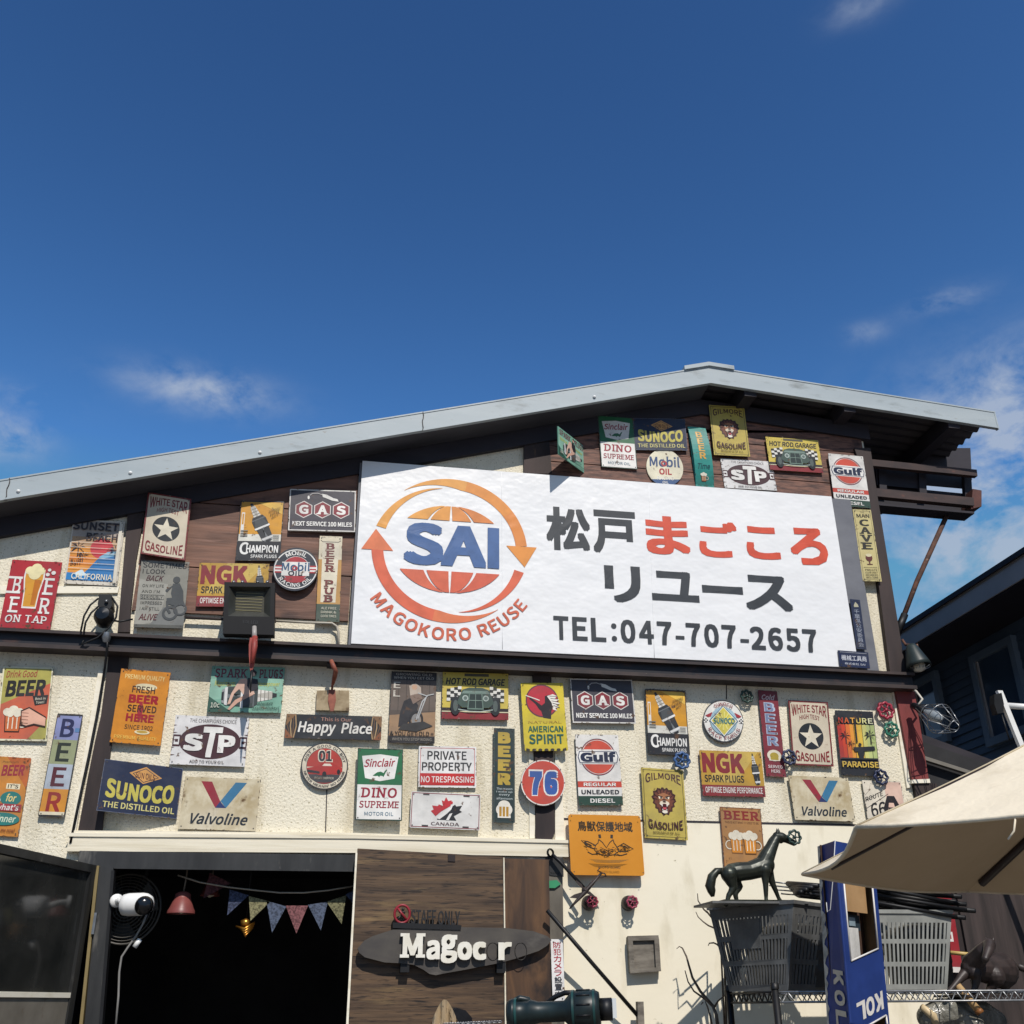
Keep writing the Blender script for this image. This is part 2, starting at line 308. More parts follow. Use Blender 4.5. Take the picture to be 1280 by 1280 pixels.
    def at(s, c, txt, cx, cy, rad, hgt, a0, a1, inward=True, w=.02, k=None):
        """Text on an arc. Angles in degrees (0 = right, 90 = up); inward: feet towards the centre; rad to the middle of the letters."""
        k = k or s.asp; ws = []; cap = glyphs('H', w)[2]; ch = cap[3]-cap[1]; sc = hgt/ch
        for q in txt: ws.append(.4*ch if q == ' ' else glyphs(q, w)[2][2]-glyphs(q, w)[2][0]+.16*ch)
        tot = sum(ws); x = 0; V = []; F = []
        for q, ww in zip(txt, ws):
            am = math.radians(a0+(a1-a0)*((x+ww/2)/tot)); x += ww
            if q == ' ': continue
            vs, fs, bb = glyphs(q, w); mx = (bb[0]+bb[2])/2; o = len(V)
            rot = am-PI/2 if inward else am+PI/2
            ws_ = abs(math.radians(a1-a0))*rad/tot
            sx = min(ws_, sc*1.4)
            for v in vs:
                lx = (v[0]-mx)*sx; ly = (v[1]-ch/2)*sc
                X = rad*math.cos(am)+lx*math.cos(rot)-ly*math.sin(rot); Y = rad*math.sin(am)+lx*math.sin(rot)+ly*math.cos(rot)
                V.append((cx+X, cy-Y*k, v[2]))
            F += [tuple(i+o for i in f) for f in fs]
        s.raw(V, F, c)
    def star(s, c, cx, cy, r, inner=.4, rot=90):
        pts = []
        for i in range(10):
            a = math.radians(rot+36*i); q = r if i % 2 == 0 else r*inner
            pts.append((cx+q*math.cos(a), cy-q*s.asp*math.sin(a)))
        s.p(c, *pts)
def rrect(Wm, Hm, r, n=4):
    if r <= 0: return [(0, 0), (1, 0), (1, 1), (0, 1)]
    a, b = r/Wm, r/Hm; P = []
    for cx, cy, s0 in ((1-a, b, 90), (1-a, 1-b, 0), (a, 1-b, -90), (a, b, -180)):
        for i in range(n+1):
            t = math.radians(s0-90*i/n); P.append((cx+a*math.cos(t), cy-b*math.sin(t)))
    return P
def sign(name, label, quad, bg, art, off=.014, tilt=.0, r=.006, th=.004, cat='sign', group=None, edge=None, shape=None, ytwist=0, curve=0, poly=None, parent=None, pname=None, screws=True):
    """One sign: a thin rigid panel at its real size on the wall, artwork in printed layers, all one mesh."""
    y0 = -off
    P = [ony(a, b, y0) for a, b in quad]
    A = ((P[1]-P[0])+(P[2]-P[3]))/2; B = ((P[3]-P[0])+(P[2]-P[1]))/2; cen = (P[0]+P[1]+P[2]+P[3])/4; O = cen-A/2-B/2
    Wm, Hm = A.length, B.length
    art_ = Art(Wm, Hm)
    if art: art(art_)
    yf = lambda u, v: -tilt*(v-.5) - ytwist*(u-.5) - curve*(4*(v-.5)**2)
    pt = lambda u, v, dz=0: O+A*u+B*v+Vector((0, yf(u, v)-dz, 0))
    mb = MB()
    if shape == 'round': pl = [(.5+.5*math.cos(2*PI*i/48), .5-.5*math.sin(2*PI*i/48)) for i in range(48)]
    elif poly: pl = poly
    else: pl = rrect(Wm, Hm, r)
    if curve: pl = [(1, 0)] + [(1, i/8) for i in range(1, 9)] + [(0, 1-i/8) for i in range(0, 9)]
    em = edge or '#57504a'
    mb.prism([pt(u, v) for u, v in pl], (0, th, 0), tin(bg), tin(em))
    if curve:
        mb.f.clear(); mb.mi.clear(); mb.sm.clear(); mb.v.clear()
        for i in range(12):
            a, b = i/12, (i+1)/12; mb.hexa([pt(0, b), pt(1, b), pt(1, a), pt(0, a)] + [q+Vector((0, th, 0)) for q in (pt(0, b), pt(1, b), pt(1, a), pt(0, a))], tin(bg))
    if screws and shape is None and not curve:
        for a_, b_ in ((0, 0), (1, 0), (1, 1), (0, 1)): art_.e('#4a4742', (.011 if a_ == 0 else Wm-.011)/Wm, (.011 if b_ == 0 else Hm-.011)/Hm, .0028/Wm, n=8)
    if screws and name == 'tin_sign':
        rng = random.Random(int(quad[0][0]*7+quad[0][1]*13))
        for k in range(26):
            u = rng.random(); e = rng.randrange(4); s_ = rng.uniform(.002, .0085); d_ = rng.uniform(.001, .0042)
            a_, b_ = s_/(Wm if e < 2 else Hm), d_/(Hm if e < 2 else Wm)
            q_ = [(-a_, .0), (-a_*.5, b_*.7), (a_*.1, b_), (a_*.6, b_*.5), (a_, .0)]
            P_ = [(u+x, y) for x, y in q_] if e == 0 else [(u+x, 1-y) for x, y in q_] if e == 1 else [(y, u+x) for x, y in q_] if e == 2 else [(1-y, u+x) for x, y in q_]
            art_.ops.append(([(min(1, max(0, x)), min(1, max(0, y))) for x, y in P_], [(0, 1, 2, 3, 4)], rng.choice(('#5a4330', '#6e553e', '#3f352d', '#8a8378')), 1))
    lay = 0
    for op in art_.ops:
        vs, fs, c = op[:3]
        if len(op) < 4: lay += 1
        d = .0004+.00016*lay + (.00008 if len(op) == 4 else 0)
        fs2 = []
        for f in fs:      # faces towards the viewer
            area = sum(vs[f[i]][0]*vs[f[(i+1) % len(f)]][1]-vs[f[(i+1) % len(f)]][0]*vs[f[i]][1] for i in range(len(f)))
            fs2.append(tuple(reversed(f)) if area > 0 else f)
        mb.add([pt(q[0], q[1], d+(q[2]*.000012 if len(q) > 2 else 0)) for q in vs], fs2, tin(c))
    if parent is not None: return mb.build(pname or name, parent)
    ob = mb.build(name, origin=cen)
    return tag(ob, label, cat, group)
def rq(cx, cy, rx, ry=None, slope=.03, lean=0):   # square picture box of a round sign
    ry = ry or rx; return [(cx-rx-lean, cy-ry-rx*slope), (cx+rx-lean, cy-ry+rx*slope), (cx+rx+lean, cy+ry+rx*slope), (cx-rx+lean, cy+ry-rx*slope)]
# ------------------------------------------------------------------ ground
g = MB(); g.add([(-400, -400, 0), (400, -400, 0), (400, 400, 0), (-400, 400, 0)], [(0, 1, 2, 3)], 'ground')
go = g.build('ground', origin=(0, 0, 0)); go['kind'] = 'structure'
# ------------------------------------------------------------------ shop building
shop = empty('shop_building', (0, 0, 0), 'cream stucco shop shed with dark beams and grey sloping roof, covered in tin signs', 'building')
RY = -.19
FL0 = ony(0, 626, RY); FLR = ony(888, 479, RY); FR = ony(1248, 535.5, RY)
slL = (FLR.z-FL0.z)/(FLR.x-FL0.x); slR = (FR.z-FLR.z)/(FR.x-FLR.x); XR = FLR.x
def zroof(x): return FLR.z + (slL*(x-XR) if x < XR else slR*(x-XR))
XL = -4.2; XC = 2.93; OPX0, OPX1, OPZ = -.95, 1.03, 2.07
w = MB()
def wallpoly(xs, zb, mat, y0=0.0, t=.1, drop=.02):
    top = [(x, y0, zroof(x)-drop) for x in xs]
    w.prism([(xs[0], y0, zb)] + [(xs[-1], y0, zb)] + top[::-1], (0, t, 0), mat)
wallpoly([XL, OPX0], 0, 'stucco'); wallpoly([OPX0, OPX1], OPZ, 'stucco'); wallpoly([OPX1, XR, XC-.03], 0, 'stucco')
w.build('front_wall', shop)
jz = ony(900, 1028).z
m = MB(); m.box(1.05, XC-.035, -.006, -.001, 0, jz, 'render'); m.box(1.06, 2.5, -.0085, -.0065, jz-.004, jz+.004, 'beam'); m.build('smooth_wall_panel', shop)
m = MB(); m.pxprism([(408, 985), (409.2, 985), (407.6, 1040), (406.4, 1040)], -.003, .002, 'beam'); m.pxprism([(907.5, 848), (908.5, 848), (908.8, 874), (907.8, 874)], -.003, .002, 'beam'); m.build('panel_joint', shop)
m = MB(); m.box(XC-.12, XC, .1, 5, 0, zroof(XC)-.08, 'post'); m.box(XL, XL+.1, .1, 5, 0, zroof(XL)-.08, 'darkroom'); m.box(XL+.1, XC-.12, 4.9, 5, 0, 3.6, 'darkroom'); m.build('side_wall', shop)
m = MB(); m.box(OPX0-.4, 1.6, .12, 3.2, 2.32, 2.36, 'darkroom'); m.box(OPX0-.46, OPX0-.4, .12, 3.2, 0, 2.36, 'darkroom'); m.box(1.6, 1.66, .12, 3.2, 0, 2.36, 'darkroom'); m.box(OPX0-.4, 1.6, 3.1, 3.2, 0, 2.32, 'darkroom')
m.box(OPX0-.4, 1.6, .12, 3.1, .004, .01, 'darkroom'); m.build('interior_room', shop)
# roof
rf = MB()
def roofslab(x0, x1, y0, y1, za, zb, mat, z0f=None):
    z0, z1 = zroof(x0), zroof(x1)
    rf.hexa([(x0, y0, z0+za), (x1, y0, z1+za), (x1, y0, z1+zb), (x0, y0, z0+zb), (x0, y1, z0+za), (x1, y1, z1+za), (x1, y1, z1+zb), (x0, y1, z0+zb)], mat)
FT = (ony(400, 536, RY).z-zroof(ony(400, 536, RY).x))
XE = FR.x
roofslab(XL-.1, XR, RY+.03, 5.1, FT-.028, FT-.012, 'corr')
# right slope: corrugated sheet (ridges running down the slope show at the eave and from below)
n = 560; vs = []; fs = []
for i in range(n+1):
    y = RY+.03+(5.1-RY)*i/n; a = .009*math.sin(i*PI/4)
    for x in (XR, XE-.015): vs += [(x, y, zroof(x)+FT-.035+a), (x, y, zroof(x)+FT-.028+a)]
for i in range(n):
    a, b = 4*i, 4*i+4
    fs += [(a, b, b+2, a+2), (a+1, a+3, b+3, b+1), (a+2, b+2, b+3, a+3), (a, a+1, b+1, b)]
rf.add(vs, fs, 'corr', False)
roof = rf.build('roof', shop)
m = MB()
def facstrip(x0, x1, y0, y1, mat, lip=True):
    for (ya, yb, za, zb) in ((y0, y1, .004, FT), (y0-.004, y0+.02, 0, .009), (y0-.003, RY+.1, FT-.006, FT+.002)):
        p = [(x0, ya, zroof(x0)+za), (x1, ya, zroof(x1)+za), (x1, ya, zroof(x1)+zb), (x0, ya, zroof(x0)+zb)]
        m.hexa(p + [(q[0], yb, q[2]) for q in p], mat)
jx = [XL-.1, ony(11, 614, RY).x, ony(528, 528, RY).x, XR]
for i in range(3): facstrip(jx[i]-(.012 if i else 0), jx[i+1], RY-.002*(i % 2), RY+.012, 'fascia')
facstrip(XR, XE, RY, RY+.012, 'fascia')
m.box(XE-.004, XE+.004, RY-.002, RY+.02, zroof(XE)-.004, zroof(XE)+FT+.004, 'fascia')
fas = m.build('fascia', roof)
for px, py in ((11.5, 602), (529, 515)):
    x = ony(px, py, RY-.004).x; m = MB(); m.tube([(x+.003*math.sin(i*1.7), RY-.004, zroof(x)+FT*i/6) for i in range(7)], .0022, 'dkbrown', 6); m.build('seam', fas)
for px, py in ((23, 614), (163, 591), (325, 565.5), (743, 496)):
    m = MB(); m.lathe([(.009, 0), (.008, .004), (.004, .007), (0, .008)], ony(px, py, RY-.003), (0, -1, 0), 'white', 12); m.build('rivet', fas)
m = MB(); c = ony(855, 462, RY).x; d = ony(917, 462, RY).x
for a, b in ((c, XR), (XR, d)): m.hexa([(a, RY-.012, zroof(a)+FT), (b, RY-.012, zroof(b)+FT), (b, RY-.012, zroof(b)+FT+.024), (a, RY-.012, zroof(a)+FT+.024), (a, 5, zroof(a)+FT), (b, 5, zroof(b)+FT), (b, 5, zroof(b)+FT+.024), (a, 5, zroof(a)+FT+.024)], 'fascia')
m.build('ridge_cap', roof)
m = MB()
for a, b in ((XL-.1, XR),): m.hexa([(a, RY+.012, zroof(a)+.004), (b, RY+.012, zroof(b)+.004), (b, RY+.012, zroof(b)+.016), (a, RY+.012, zroof(a)+.016), (a, .0, zroof(a)-.004), (b, .0, zroof(b)-.004), (b, .0, zroof(b)+.012), (a, .0, zroof(a)+.012)], 'soffit')
m.build('soffit', roof)
for px, py in ((938, 500), (1062, 518), (1192, 536)):
    q = ony(px, py, RY+.03); m = MB(); x = q.x; z = zroof(x)
    m.hexa([(x-.035, RY+.02, z-.03), (x+.035, RY+.02, z-.03), (x+.035, RY+.02, z+FT-.05), (x-.035, RY+.02, z+FT-.05), (x-.035, 4.8, z-.03), (x+.035, 4.8, z-.03), (x+.035, 4.8, z+FT-.05), (x-.035, 4.8, z+FT-.05)], 'beam'); m.build('rafter', roof)
# beam following the roof; over the boards this dark band stands in for shade
m = MB()
for a, b in ((XL, XR), (XR, XC)):
    m.hexa([(a, -.03, zroof(a)-.10), (b, -.03, zroof(b)-.10), (b, -.03, zroof(b)-.006), (a, -.03, zroof(a)-.006), (a, 0, zroof(a)-.10), (b, 0, zroof(b)-.10), (b, 0, zroof(b)-.006), (a, 0, zroof(a)-.006)], 'beam')
m.build('eave_beam_shade', shop)
# boards
def boards(name, xs, zs, mat, y=-.016, top=True):
    m = MB()
    for i in range(len(zs)-1):
        z0, z1 = zs[i]+.003, zs[i+1]-.003
        x0 = xs[0]+random.uniform(-.006, .006); x1 = xs[1]+random.uniform(-.004, .004); yy = y+random.uniform(-.003, .003)
        if top and i == len(zs)-2:
            m.prism([(x0, yy, z0), (x1, yy, z0), (x1, yy, zroof(x1)-.05), (min(max(XR, x0+.01), x1-.01), yy, zroof(min(max(XR, x0+.01), x1-.01))-.05), (x0, yy, zroof(x0)-.05)], (0, .014, 0), mat)
        else: m.box(x0, x1, yy, yy+.014, z0, z1, mat)
    return m.build(name, shop)
bl, br = ony(176, 700).x, ony(441, 700).x
boards('board_cladding', (bl, br), [ony(232, 768).z, ony(300, 714).z, ony(250, 634).z+.015, 9], 'plank')
bz = ony(880, 612).z-.03
boards('board_cladding', (ony(683, 560).x, ony(1084, 600).x), [bz, ony(1000, 603).z, ony(960, 577).z-.02, ony(930, 556).z, 9], 'brickwood')
# posts
def part_px(name, pts, y, t, mat, par=None):
    m = MB(); m.pxprism(pts, y, t, mat); return m.build(name, par or shop)
part_px('post', [(147, 790), (162, 790), (163, 765), (170, 700), (186, 610), (165, 614), (160, 636)], -.02, .02, 'post')
part_px('post', [(97, 1041), (110, 970), (119, 925), (126, 895), (134, 835), (136, 812), (162, 812), (159, 835), (147, 880), (139, 930), (127, 1041)], -.018, .018, 'post')
part_px('post', [(669, 1045), (671.5, 1049), (689, 1051), (694, 1040), (693, 1007), (689, 838), (666, 838), (670, 1007)], -.018, .018, 'post')
part_px('post', [(655, 592), (690, 592), (683, 512), (655, 512)], -.02, .02, 'post')
part_px('corner_post', [(1113, 842), (1133, 843), (1098, 627), (1088, 560), (1068, 560), (1081, 598)], -.03, .13, 'post')
part_px('painted_post', [(1140.5, 975), (1161, 974), (1142.5, 860), (1119, 860)], -.03, .13, nmat('worn_red_paint', C('#8c3f3c'), C('#7a3634'), (14, 14, 3), rough=.6, spots=(C('#5c2c2a'), (22, 22, 4), .58, .72, 6)))
part_px('post_cap', [(1140, 979), (1163, 978.5), (1162, 973.5), (1140, 974.5)], -.035, .13, 'trim')
m = MB(); m.box(XC-.10, XC+.02, -.025, .12, 0, ony(1150, 979, -.02).z, 'post'); m.build('corner_post', shop)
part_px('trim_board', [(0, 742), (147, 741), (149, 733), (0, 732)], -.012, .012, 'trim')
part_px('trim_board', [(84, 1066), (90, 1066), (129, 838), (123, 838)], -.014, .014, 'trim')
part_px('trim_board', [(662, 1048), (669, 1048), (668.5, 1007), (665, 900), (661, 900)], -.010, .010, 'trim')
part_px('trim_board', [(694, 1050), (706, 1050), (702, 960), (694, 940)], -.010, .010, 'trim')
part_px('trim_board', [(1134, 985), (1139, 984), (1119, 862), (1115, 862)], -.012, .012, 'trim')
part_px('trim_board', [(167, 792), (171, 792), (176, 704), (172, 702)], -.012, .012, 'trim')
# ledge channel between the storeys
Y = -.075; A0, A1 = ony(60, 791, Y), ony(1142, 844, Y); B0, B1 = ony(60, 808, Y), ony(1142, 859, Y)
def lineat(a, b, x): t = (x-a.x)/(b.x-a.x); return a.z+(b.z-a.z)*t
lx0, lx1 = XL, A1.x
ld = empty('ledge_channel', (0, 0, 0), '', ''); del ld['label'], ld['category']; ld.parent = shop
def ledge(za, zb, y0, y1, mat, name):
    m = MB()
    p = [(lx0, y0, lineat(B0, B1, lx0)+zb), (lx1, y0, lineat(B0, B1, lx1)+zb), (lx1, y0, lineat(A0, A1, lx1)+za), (lx0, y0, lineat(A0, A1, lx0)+za)]
    if name == 'upper_flange': p[0] = (lx0, y0, lineat(A0, A1, lx0)-.004); p[1] = (lx1, y0, lineat(A0, A1, lx1)-.004)
    if name == 'lower_flange': p[2] = (lx1, y0, lineat(B0, B1, lx1)+.006); p[3] = (lx0, y0, lineat(B0, B1, lx0)+.006)
    m.hexa(p + [(q[0], y1, q[2]) for q in p], mat); m.build(name, ld)
ledge(0, 0, -.058, 0, 'ledge', 'channel_web'); ledge(.010, 0, -.088, .0, 'ledgelip', 'upper_flange'); ledge(0, -.012, -.088, 0, 'ledgelip', 'lower_flange')
# lintel and door rail
part_px('lintel_board', [(83, 1064), (445, 1066), (711, 1071), (711, 1050), (445, 1041), (88, 1038)], -.03, .03, 'creamwood')
part_px('lintel_batten', [(83, 1045.5), (445, 1048), (711, 1054), (711, 1050), (445, 1043.5), (86, 1041)], -.036, .006, 'creamwood')
m = MB(); a = ony(96, 1084, -.03); b = ony(700, 1086, -.03); z1 = ony(300, 1066.5, -.03).z
m.box(a.x, b.x, -.03, .06, a.z+.004, z1, 'alu'); m.box(a.x, b.x, -.034, -.02, a.z-.004, a.z+.004, 'alu'); m.build('door_rail', shop)
# ---- sliding door with the walnut print, right of the opening
door = MB(); yd = -.085
door.pxprism([(447, 1060.5), (629.5, 1071), (631.5, 1300), (435, 1300)], yd, .03, 'doorwood'); dr = door.build('plank_door', shop)
m = MB(); m.pxprism([(630, 1073), (686, 1074.5), (690, 1300), (632.5, 1300)], yd-.006, .03, 'doorwood2'); m.build('door_plank', dr)
m = MB(); m.pxprism([(629.2, 1072), (630.6, 1072), (633.2, 1300), (631.4, 1300)], yd-.009, .03, 'creamwood'); m.build('edge_strip', dr)
m = MB(); m.pxprism([(560, 1068), (569, 1068.5), (569, 1077), (560, 1076.5)], yd-.004, .004, 'post'); m.build('patch_plate', dr)
m = MB(); m.pxprism([(444.5, 1066), (446.8, 1066), (434.6, 1300), (431.6, 1300)], yd-.004, .034, 'trim'); m.build('edge_strip', dr)
m = MB(); m.pxprism([(686, 1070), (703, 1071), (706, 1300), (690, 1300)], -.03, .03, nmat('grey_weathered_strip', C('#7d776c'), C('#5d584f'), (8, 8, 3), spots=(C('#3d3a35'), (14, 14, 8), .55, .7, 6))); fr = m.build('door_jamb', shop)
m = MB(); m.pxprism([(686, 1071), (704, 1072), (704.5, 1096), (687, 1094)], -.034, .004, 'alu'); m.build('jamb_plate', fr)
m = MB(); m.pxprism([(685, 1101), (696, 1100), (701, 1105), (694, 1110), (685, 1110)], -.040, .006, '#3f9a6c'); m.build('green_marker', fr)
# ---- aluminium mullion and the tinted folding leaf at the left of the opening
pst = MB(); 
def bar(mb, p0, p1, wx, y0, y1, mat):
    a = ony(p0[0], p0[1], y0); b = ony(p1[0], p1[1], y0)
    mb.hexa([(b.x-wx/2, y0, b.z), (b.x+wx/2, y0, b.z), (a.x+wx/2, y0, a.z), (a.x-wx/2, y0, a.z), (b.x-wx/2, y1, b.z), (b.x+wx/2, y1, b.z), (a.x+wx/2, y1, a.z), (a.x-wx/2, y1, a.z)], mat)
bar(pst, (133, 1084), (113, 1300), .055, -.045, .03, 'alu'); mul = pst.build('door_mullion', shop)
m = MB(); bar(m, (122, 1082), (99, 1300), .012, -.052, -.02, '#8a7a52'); m.build('brass_edge', mul)
m = MB(); bar(m, (141, 1088), (124, 1300), .012, -.05, .0, 'black'); m.build('rubber_seal', mul)
m = MB(); a = ony(120, 1141, -.055); m.box(a.x-.005, a.x+.005, -.062, -.045, a.z-.08, a.z, 'chrome'); m.build('latch', mul)
H0 = ony(116, 1082, -.05); zt = H0.z
T = onz(0, 1056, zt); dv = Vector((T.x-H0.x, T.y-H0.y, 0)).normalized(); nv = Vector((-dv.y, dv.x, 0)); Lf = .95
leaf = empty('folding_door', (H0.x, H0.y, 0), '', ''); del leaf['label'], leaf['category']; leaf.parent = shop
def lf(name, s0, s1, z0, z1, t0, t1, mat):
    o = Vector((H0.x, H0.y, 0)); q = lambda s, t, z: o+dv*s+nv*t+Vector((0, 0, z))
    m = MB(); m.hexa([q(s0, t0, z0), q(s1, t0, z0), q(s1, t0, z1), q(s0, t0, z1), q(s0, t1, z0), q(s1, t1, z0), q(s1, t1, z1), q(s0, t1, z1)], mat); return m.build(name, leaf)
zl = onz(100, 1245, 1.0); zr = ony(100, 1243, -.06).z
lf('stile', 0, .035, .08, zt, -.018, .018, 'alu'); lf('stile', Lf-.035, Lf, .08, zt, -.018, .018, 'alu'); lf('top_rail', .035, Lf-.035, zt-.03, zt, -.018, .018, 'alu')
lf('middle_rail', .035, Lf-.035, zr-.012, zr+.006, -.016, .016, 'trim')
lf('tinted_pane', .035, Lf-.035, zr+.006, zt-.03, -.004, .004, nmat('tinted_glass', (.016, .017, .016, 1), (.034, .034, .031, 1), (5, 5, 5), rough=.10, rrough=.05, spec=.5, detail=9))
lf('lower_panel', .035, Lf-.035, .1, zr-.012, -.010, .010, nmat('rust_spotted_panel', C('#8d877b'), C('#6f695e'), (4, 4, 4), spots=(C('#5c4428'), (7, 7, 6), .6, .72, 7)))
# ---- steel canopy frame at the right end
cf = empty('steel_frame', (0, 0, 0), '', ''); del cf['label'], cf['category']; cf.parent = shop
def fr_px(name, pts, y, t, mat): m = MB(); m.pxprism(pts, y, t, mat); return m.build(name, cf)
rb = nmat('rusty_brown_steel', C('#4e3b36', .8), C('#33292a', .8), (6, 6, 14), .35, .65, .65, bump=.15, spots=(C('#7a4a3a'), (9, 9, 22), .62, .76, 6))
fr_px('upper_rail', [(1090, 582), (1222, 595), (1221, 587), (1090, 574)], -.01, .03, rb)
fr_px('upper_web', [(1090, 600), (1214, 611), (1214, 589), (1090, 576)], .12, .01, 'beam')
fr_px('lower_rail', [(1094, 620), (1218, 632), (1217, 622), (1094, 610)], -.02, .04, rb)
fr_px('lower_web', [(1094, 632), (1217, 643), (1216, 618), (1094, 606)], .10, .012, 'beam')
fr_px('bottom_flange', [(1094, 631), (1218, 642), (1218, 639.5), (1094, 628.5)], .0, .10, 'beam')
fr_px('end_plate', [(1214, 636), (1227, 633), (1227, 613), (1216, 611)], -.01, .10, nmat('red_oxide_plate', C('#6a3f36'), C('#4a302b'), (9, 9, 9), rough=.7))
for px in (1100, 1150, 1207):
    o = (px-1090)*.097; fr_px('upright', [(px, 613+o), (px+9, 614+o), (px+7, 581+o), (px-2, 580+o)], .06, .03, 'beam')
fr_px('back_plate', [(1096, 606), (1150, 611), (1150, 588), (1094, 583)], .075, .01, 'beam')
fr_px('back_rail', [(1150, 594), (1215, 600), (1213, 560), (1150, 560)], .30, .05, 'beam')
m = MB(); m.tube([ony(1185, 641, .06), ony(1146, 727, .10), ony(1122, 790, .12)], [.014, .014, .014], 'rust'); m.build('brace', cf)
m = MB(); m.tube([ony(1131, 768, .098), ony(1121, 792, .108)], [.02, .022], 'black'); m.build('brace_sleeve', cf)
# ------------------------------------------------------------------ neighbouring house
HX = 4.8
hs = empty('neighbour_house', (HX, 2, 0), 'dark blue sided house with charcoal eaves standing beyond the right corner of the shop', 'house')
e0 = onx(1130, 778, HX-.45); e1 = onx(1280, 697, HX-.45); ez = (e0.z+e1.z)/2; fz = onx(1280, 722, HX-.45).z
m = MB(); n = 62; zb, ztp = 0, ez-.05; vs = []; fs = []
y0h, y1h = -2.5, 11
for i in range(n):
    za = zb+(ztp-zb)*i/n; zc = zb+(ztp-zb)*(i+1)/n; k = len(vs)
    vs += [(HX-.012, y0h, za), (HX-.012, y1h, za), (HX, y1h, zc), (HX, y0h, zc), (HX-.012, y0h, zc), (HX-.012, y1h, zc)]
    fs += [(k, k+1, k+2, k+3)]
m.add(vs, fs, 'dkblue'); m.box(HX+.002, HX+6, y0h, y1h, 0, ztp, 'dkblue'); m.build('siding_wall', hs)
m = MB(); m.box(HX-.45, HX+6.4, y0h-.4, y1h+.4, fz, ez, 'dkfascia'); m.box(HX-.47, HX-.45, y0h-.4, y1h+.4, ez-.02, ez+.015, 'beam'); m.build('eave_board', hs)
m = MB(); m.box(HX-.44, HX-.002, y0h-.4, y1h+.4, fz-.012, fz-.002, 'beam'); m.build('soffit', hs)
m = MB(); m.hexa([(HX-.45, y0h-.4, ez), (HX-.45, y1h+.4, ez), (HX+6.4, y1h+.4, ez), (HX+6.4, y0h-.4, ez), (HX+1.4, y0h-.4, ez+.4), (HX+1.4, y1h+.4, ez+.4), (HX+4.4, y1h+.4, ez+.4), (HX+4.4, y0h-.4, ez+.4)], 'dkfascia'); m.build('roof', hs)
def win(pts, zlow):
    q = [onx(a, b, HX-.03) for a, b in pts]; y1, y0 = q[0].y, q[1].y; zt = (q[0].z+q[1].z)/2; t = .055
    m = MB()
    for a, b, c, d in ((y0, y1, zt-t, zt), (y0, y1, zlow, zlow+t), (y0, y0+t, zlow+t, zt-t), (y1-t, y1, zlow+t, zt-t)): m.box(HX-.05, HX-.005, a, b, c, d, 'frame')
    m.box(HX-.035, HX-.006, y0+t, y0+t+.02, zlow+t, zt-t, 'dkfascia'); m.box(HX-.035, HX-.006, y1-t-.02, y1-t, zlow+t, zt-t, 'dkfascia')
    f = m.build('window', hs); m = MB(); m.box(HX-.02, HX-.014, y0+t+.02, y1-t-.02, zlow+t, zt-t, 'winglass'); m.build('pane', f)
win([(1136, 855), (1170, 839)], onx(1182, 930, HX).z); win([(1212, 821), (1266, 795)], onx(1240, 935, HX).z)
lt = empty('lean_to_roof', (3.6, .8, 0), 'low charcoal lean-to roof between the shop corner and the dark blue house', 'roof')
m = MB(); m.prism([ony(1148, 916, .5), ony(1262, 958, .5), ony(1262, 964, .5), ony(1150, 926, .5)], (0, 2.5, 0), 'beam'); m.build('roof_sheet', lt)
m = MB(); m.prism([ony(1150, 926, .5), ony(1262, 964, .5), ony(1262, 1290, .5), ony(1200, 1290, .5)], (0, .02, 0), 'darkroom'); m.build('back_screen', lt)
m = MB(); m.pxprism([(1153, 944), (1240, 972), (1240, 976), (1154, 949)], .45, .03, nmat('grey_bar', C('#8b877e'), C('#77736b'), (6, 6, 6))); m.build('gutter', lt)
# ------------------------------------------------------------------ sign artwork
K = '#2b2b2d'; WH = '#f1efe8'; RD = '#b3262f'; CR = '#efe6c4'
def mug(a, u, v, s, glass='#e9a53a', foam='#f6f0dc', line='#5d3413', flip=1):
    h = s*a.asp; g = flip
    a.ring(line, u+g*s*.62, v+h*.1, s*.26, s*.40, 0, 360, 20); a.ring(foam, u+g*s*.62, v+h*.1, s*.29, s*.37, 0, 360, 20)
    a.p(line, (u-.56*s, v-.55*h), (u+.56*s, v-.55*h), (u+.48*s, v+.78*h), (u-.48*s, v+.78*h))
    a.p(glass, (u-.50*s, v-.5*h), (u+.50*s, v-.5*h), (u+.43*s, v+.70*h), (u-.43*s, v+.70*h))
    for k in (-.28, 0, .28): a.r(foam, u+k*s-.035*s, v-.25*h, u+k*s+.035*s, v+.55*h)
    for dx, dy, r in ((-.4, -.62, .28), (0, -.74, .34), (.4, -.62, .28), (-.2, -.5, .24), (.25, -.48, .22)): a.e(foam, u+dx*s, v+dy*h, r*s, n=16)
def pint(a, u, v, w, h):
    P = [(-.42, -.42), (.42, -.42), (.44, -.25), (.33, .1), (.30, .46), (-.30, .46), (-.33, .1), (-.44, -.25)]
    a.p(WH, *[(u+x*w*1.12, v+y*h*1.05) for x, y in P]); a.p('#e3a233', *[(u+x*w*.96, v+y*h*.96) for x, y in P])
    a.p('#c8771d', (u+.05*w, v-.2*h), (u+.36*w, v-.2*h), (u+.25*w, v+.4*h), (u+.05*w, v+.4*h))
    for dx, dy, r in ((-.25, -.42, .22), (.05, -.48, .26), (.28, -.42, .2), (0, -.34, .3)): a.e('#f4e8b4', u+dx*w, v+dy*h, r*w, n=16)
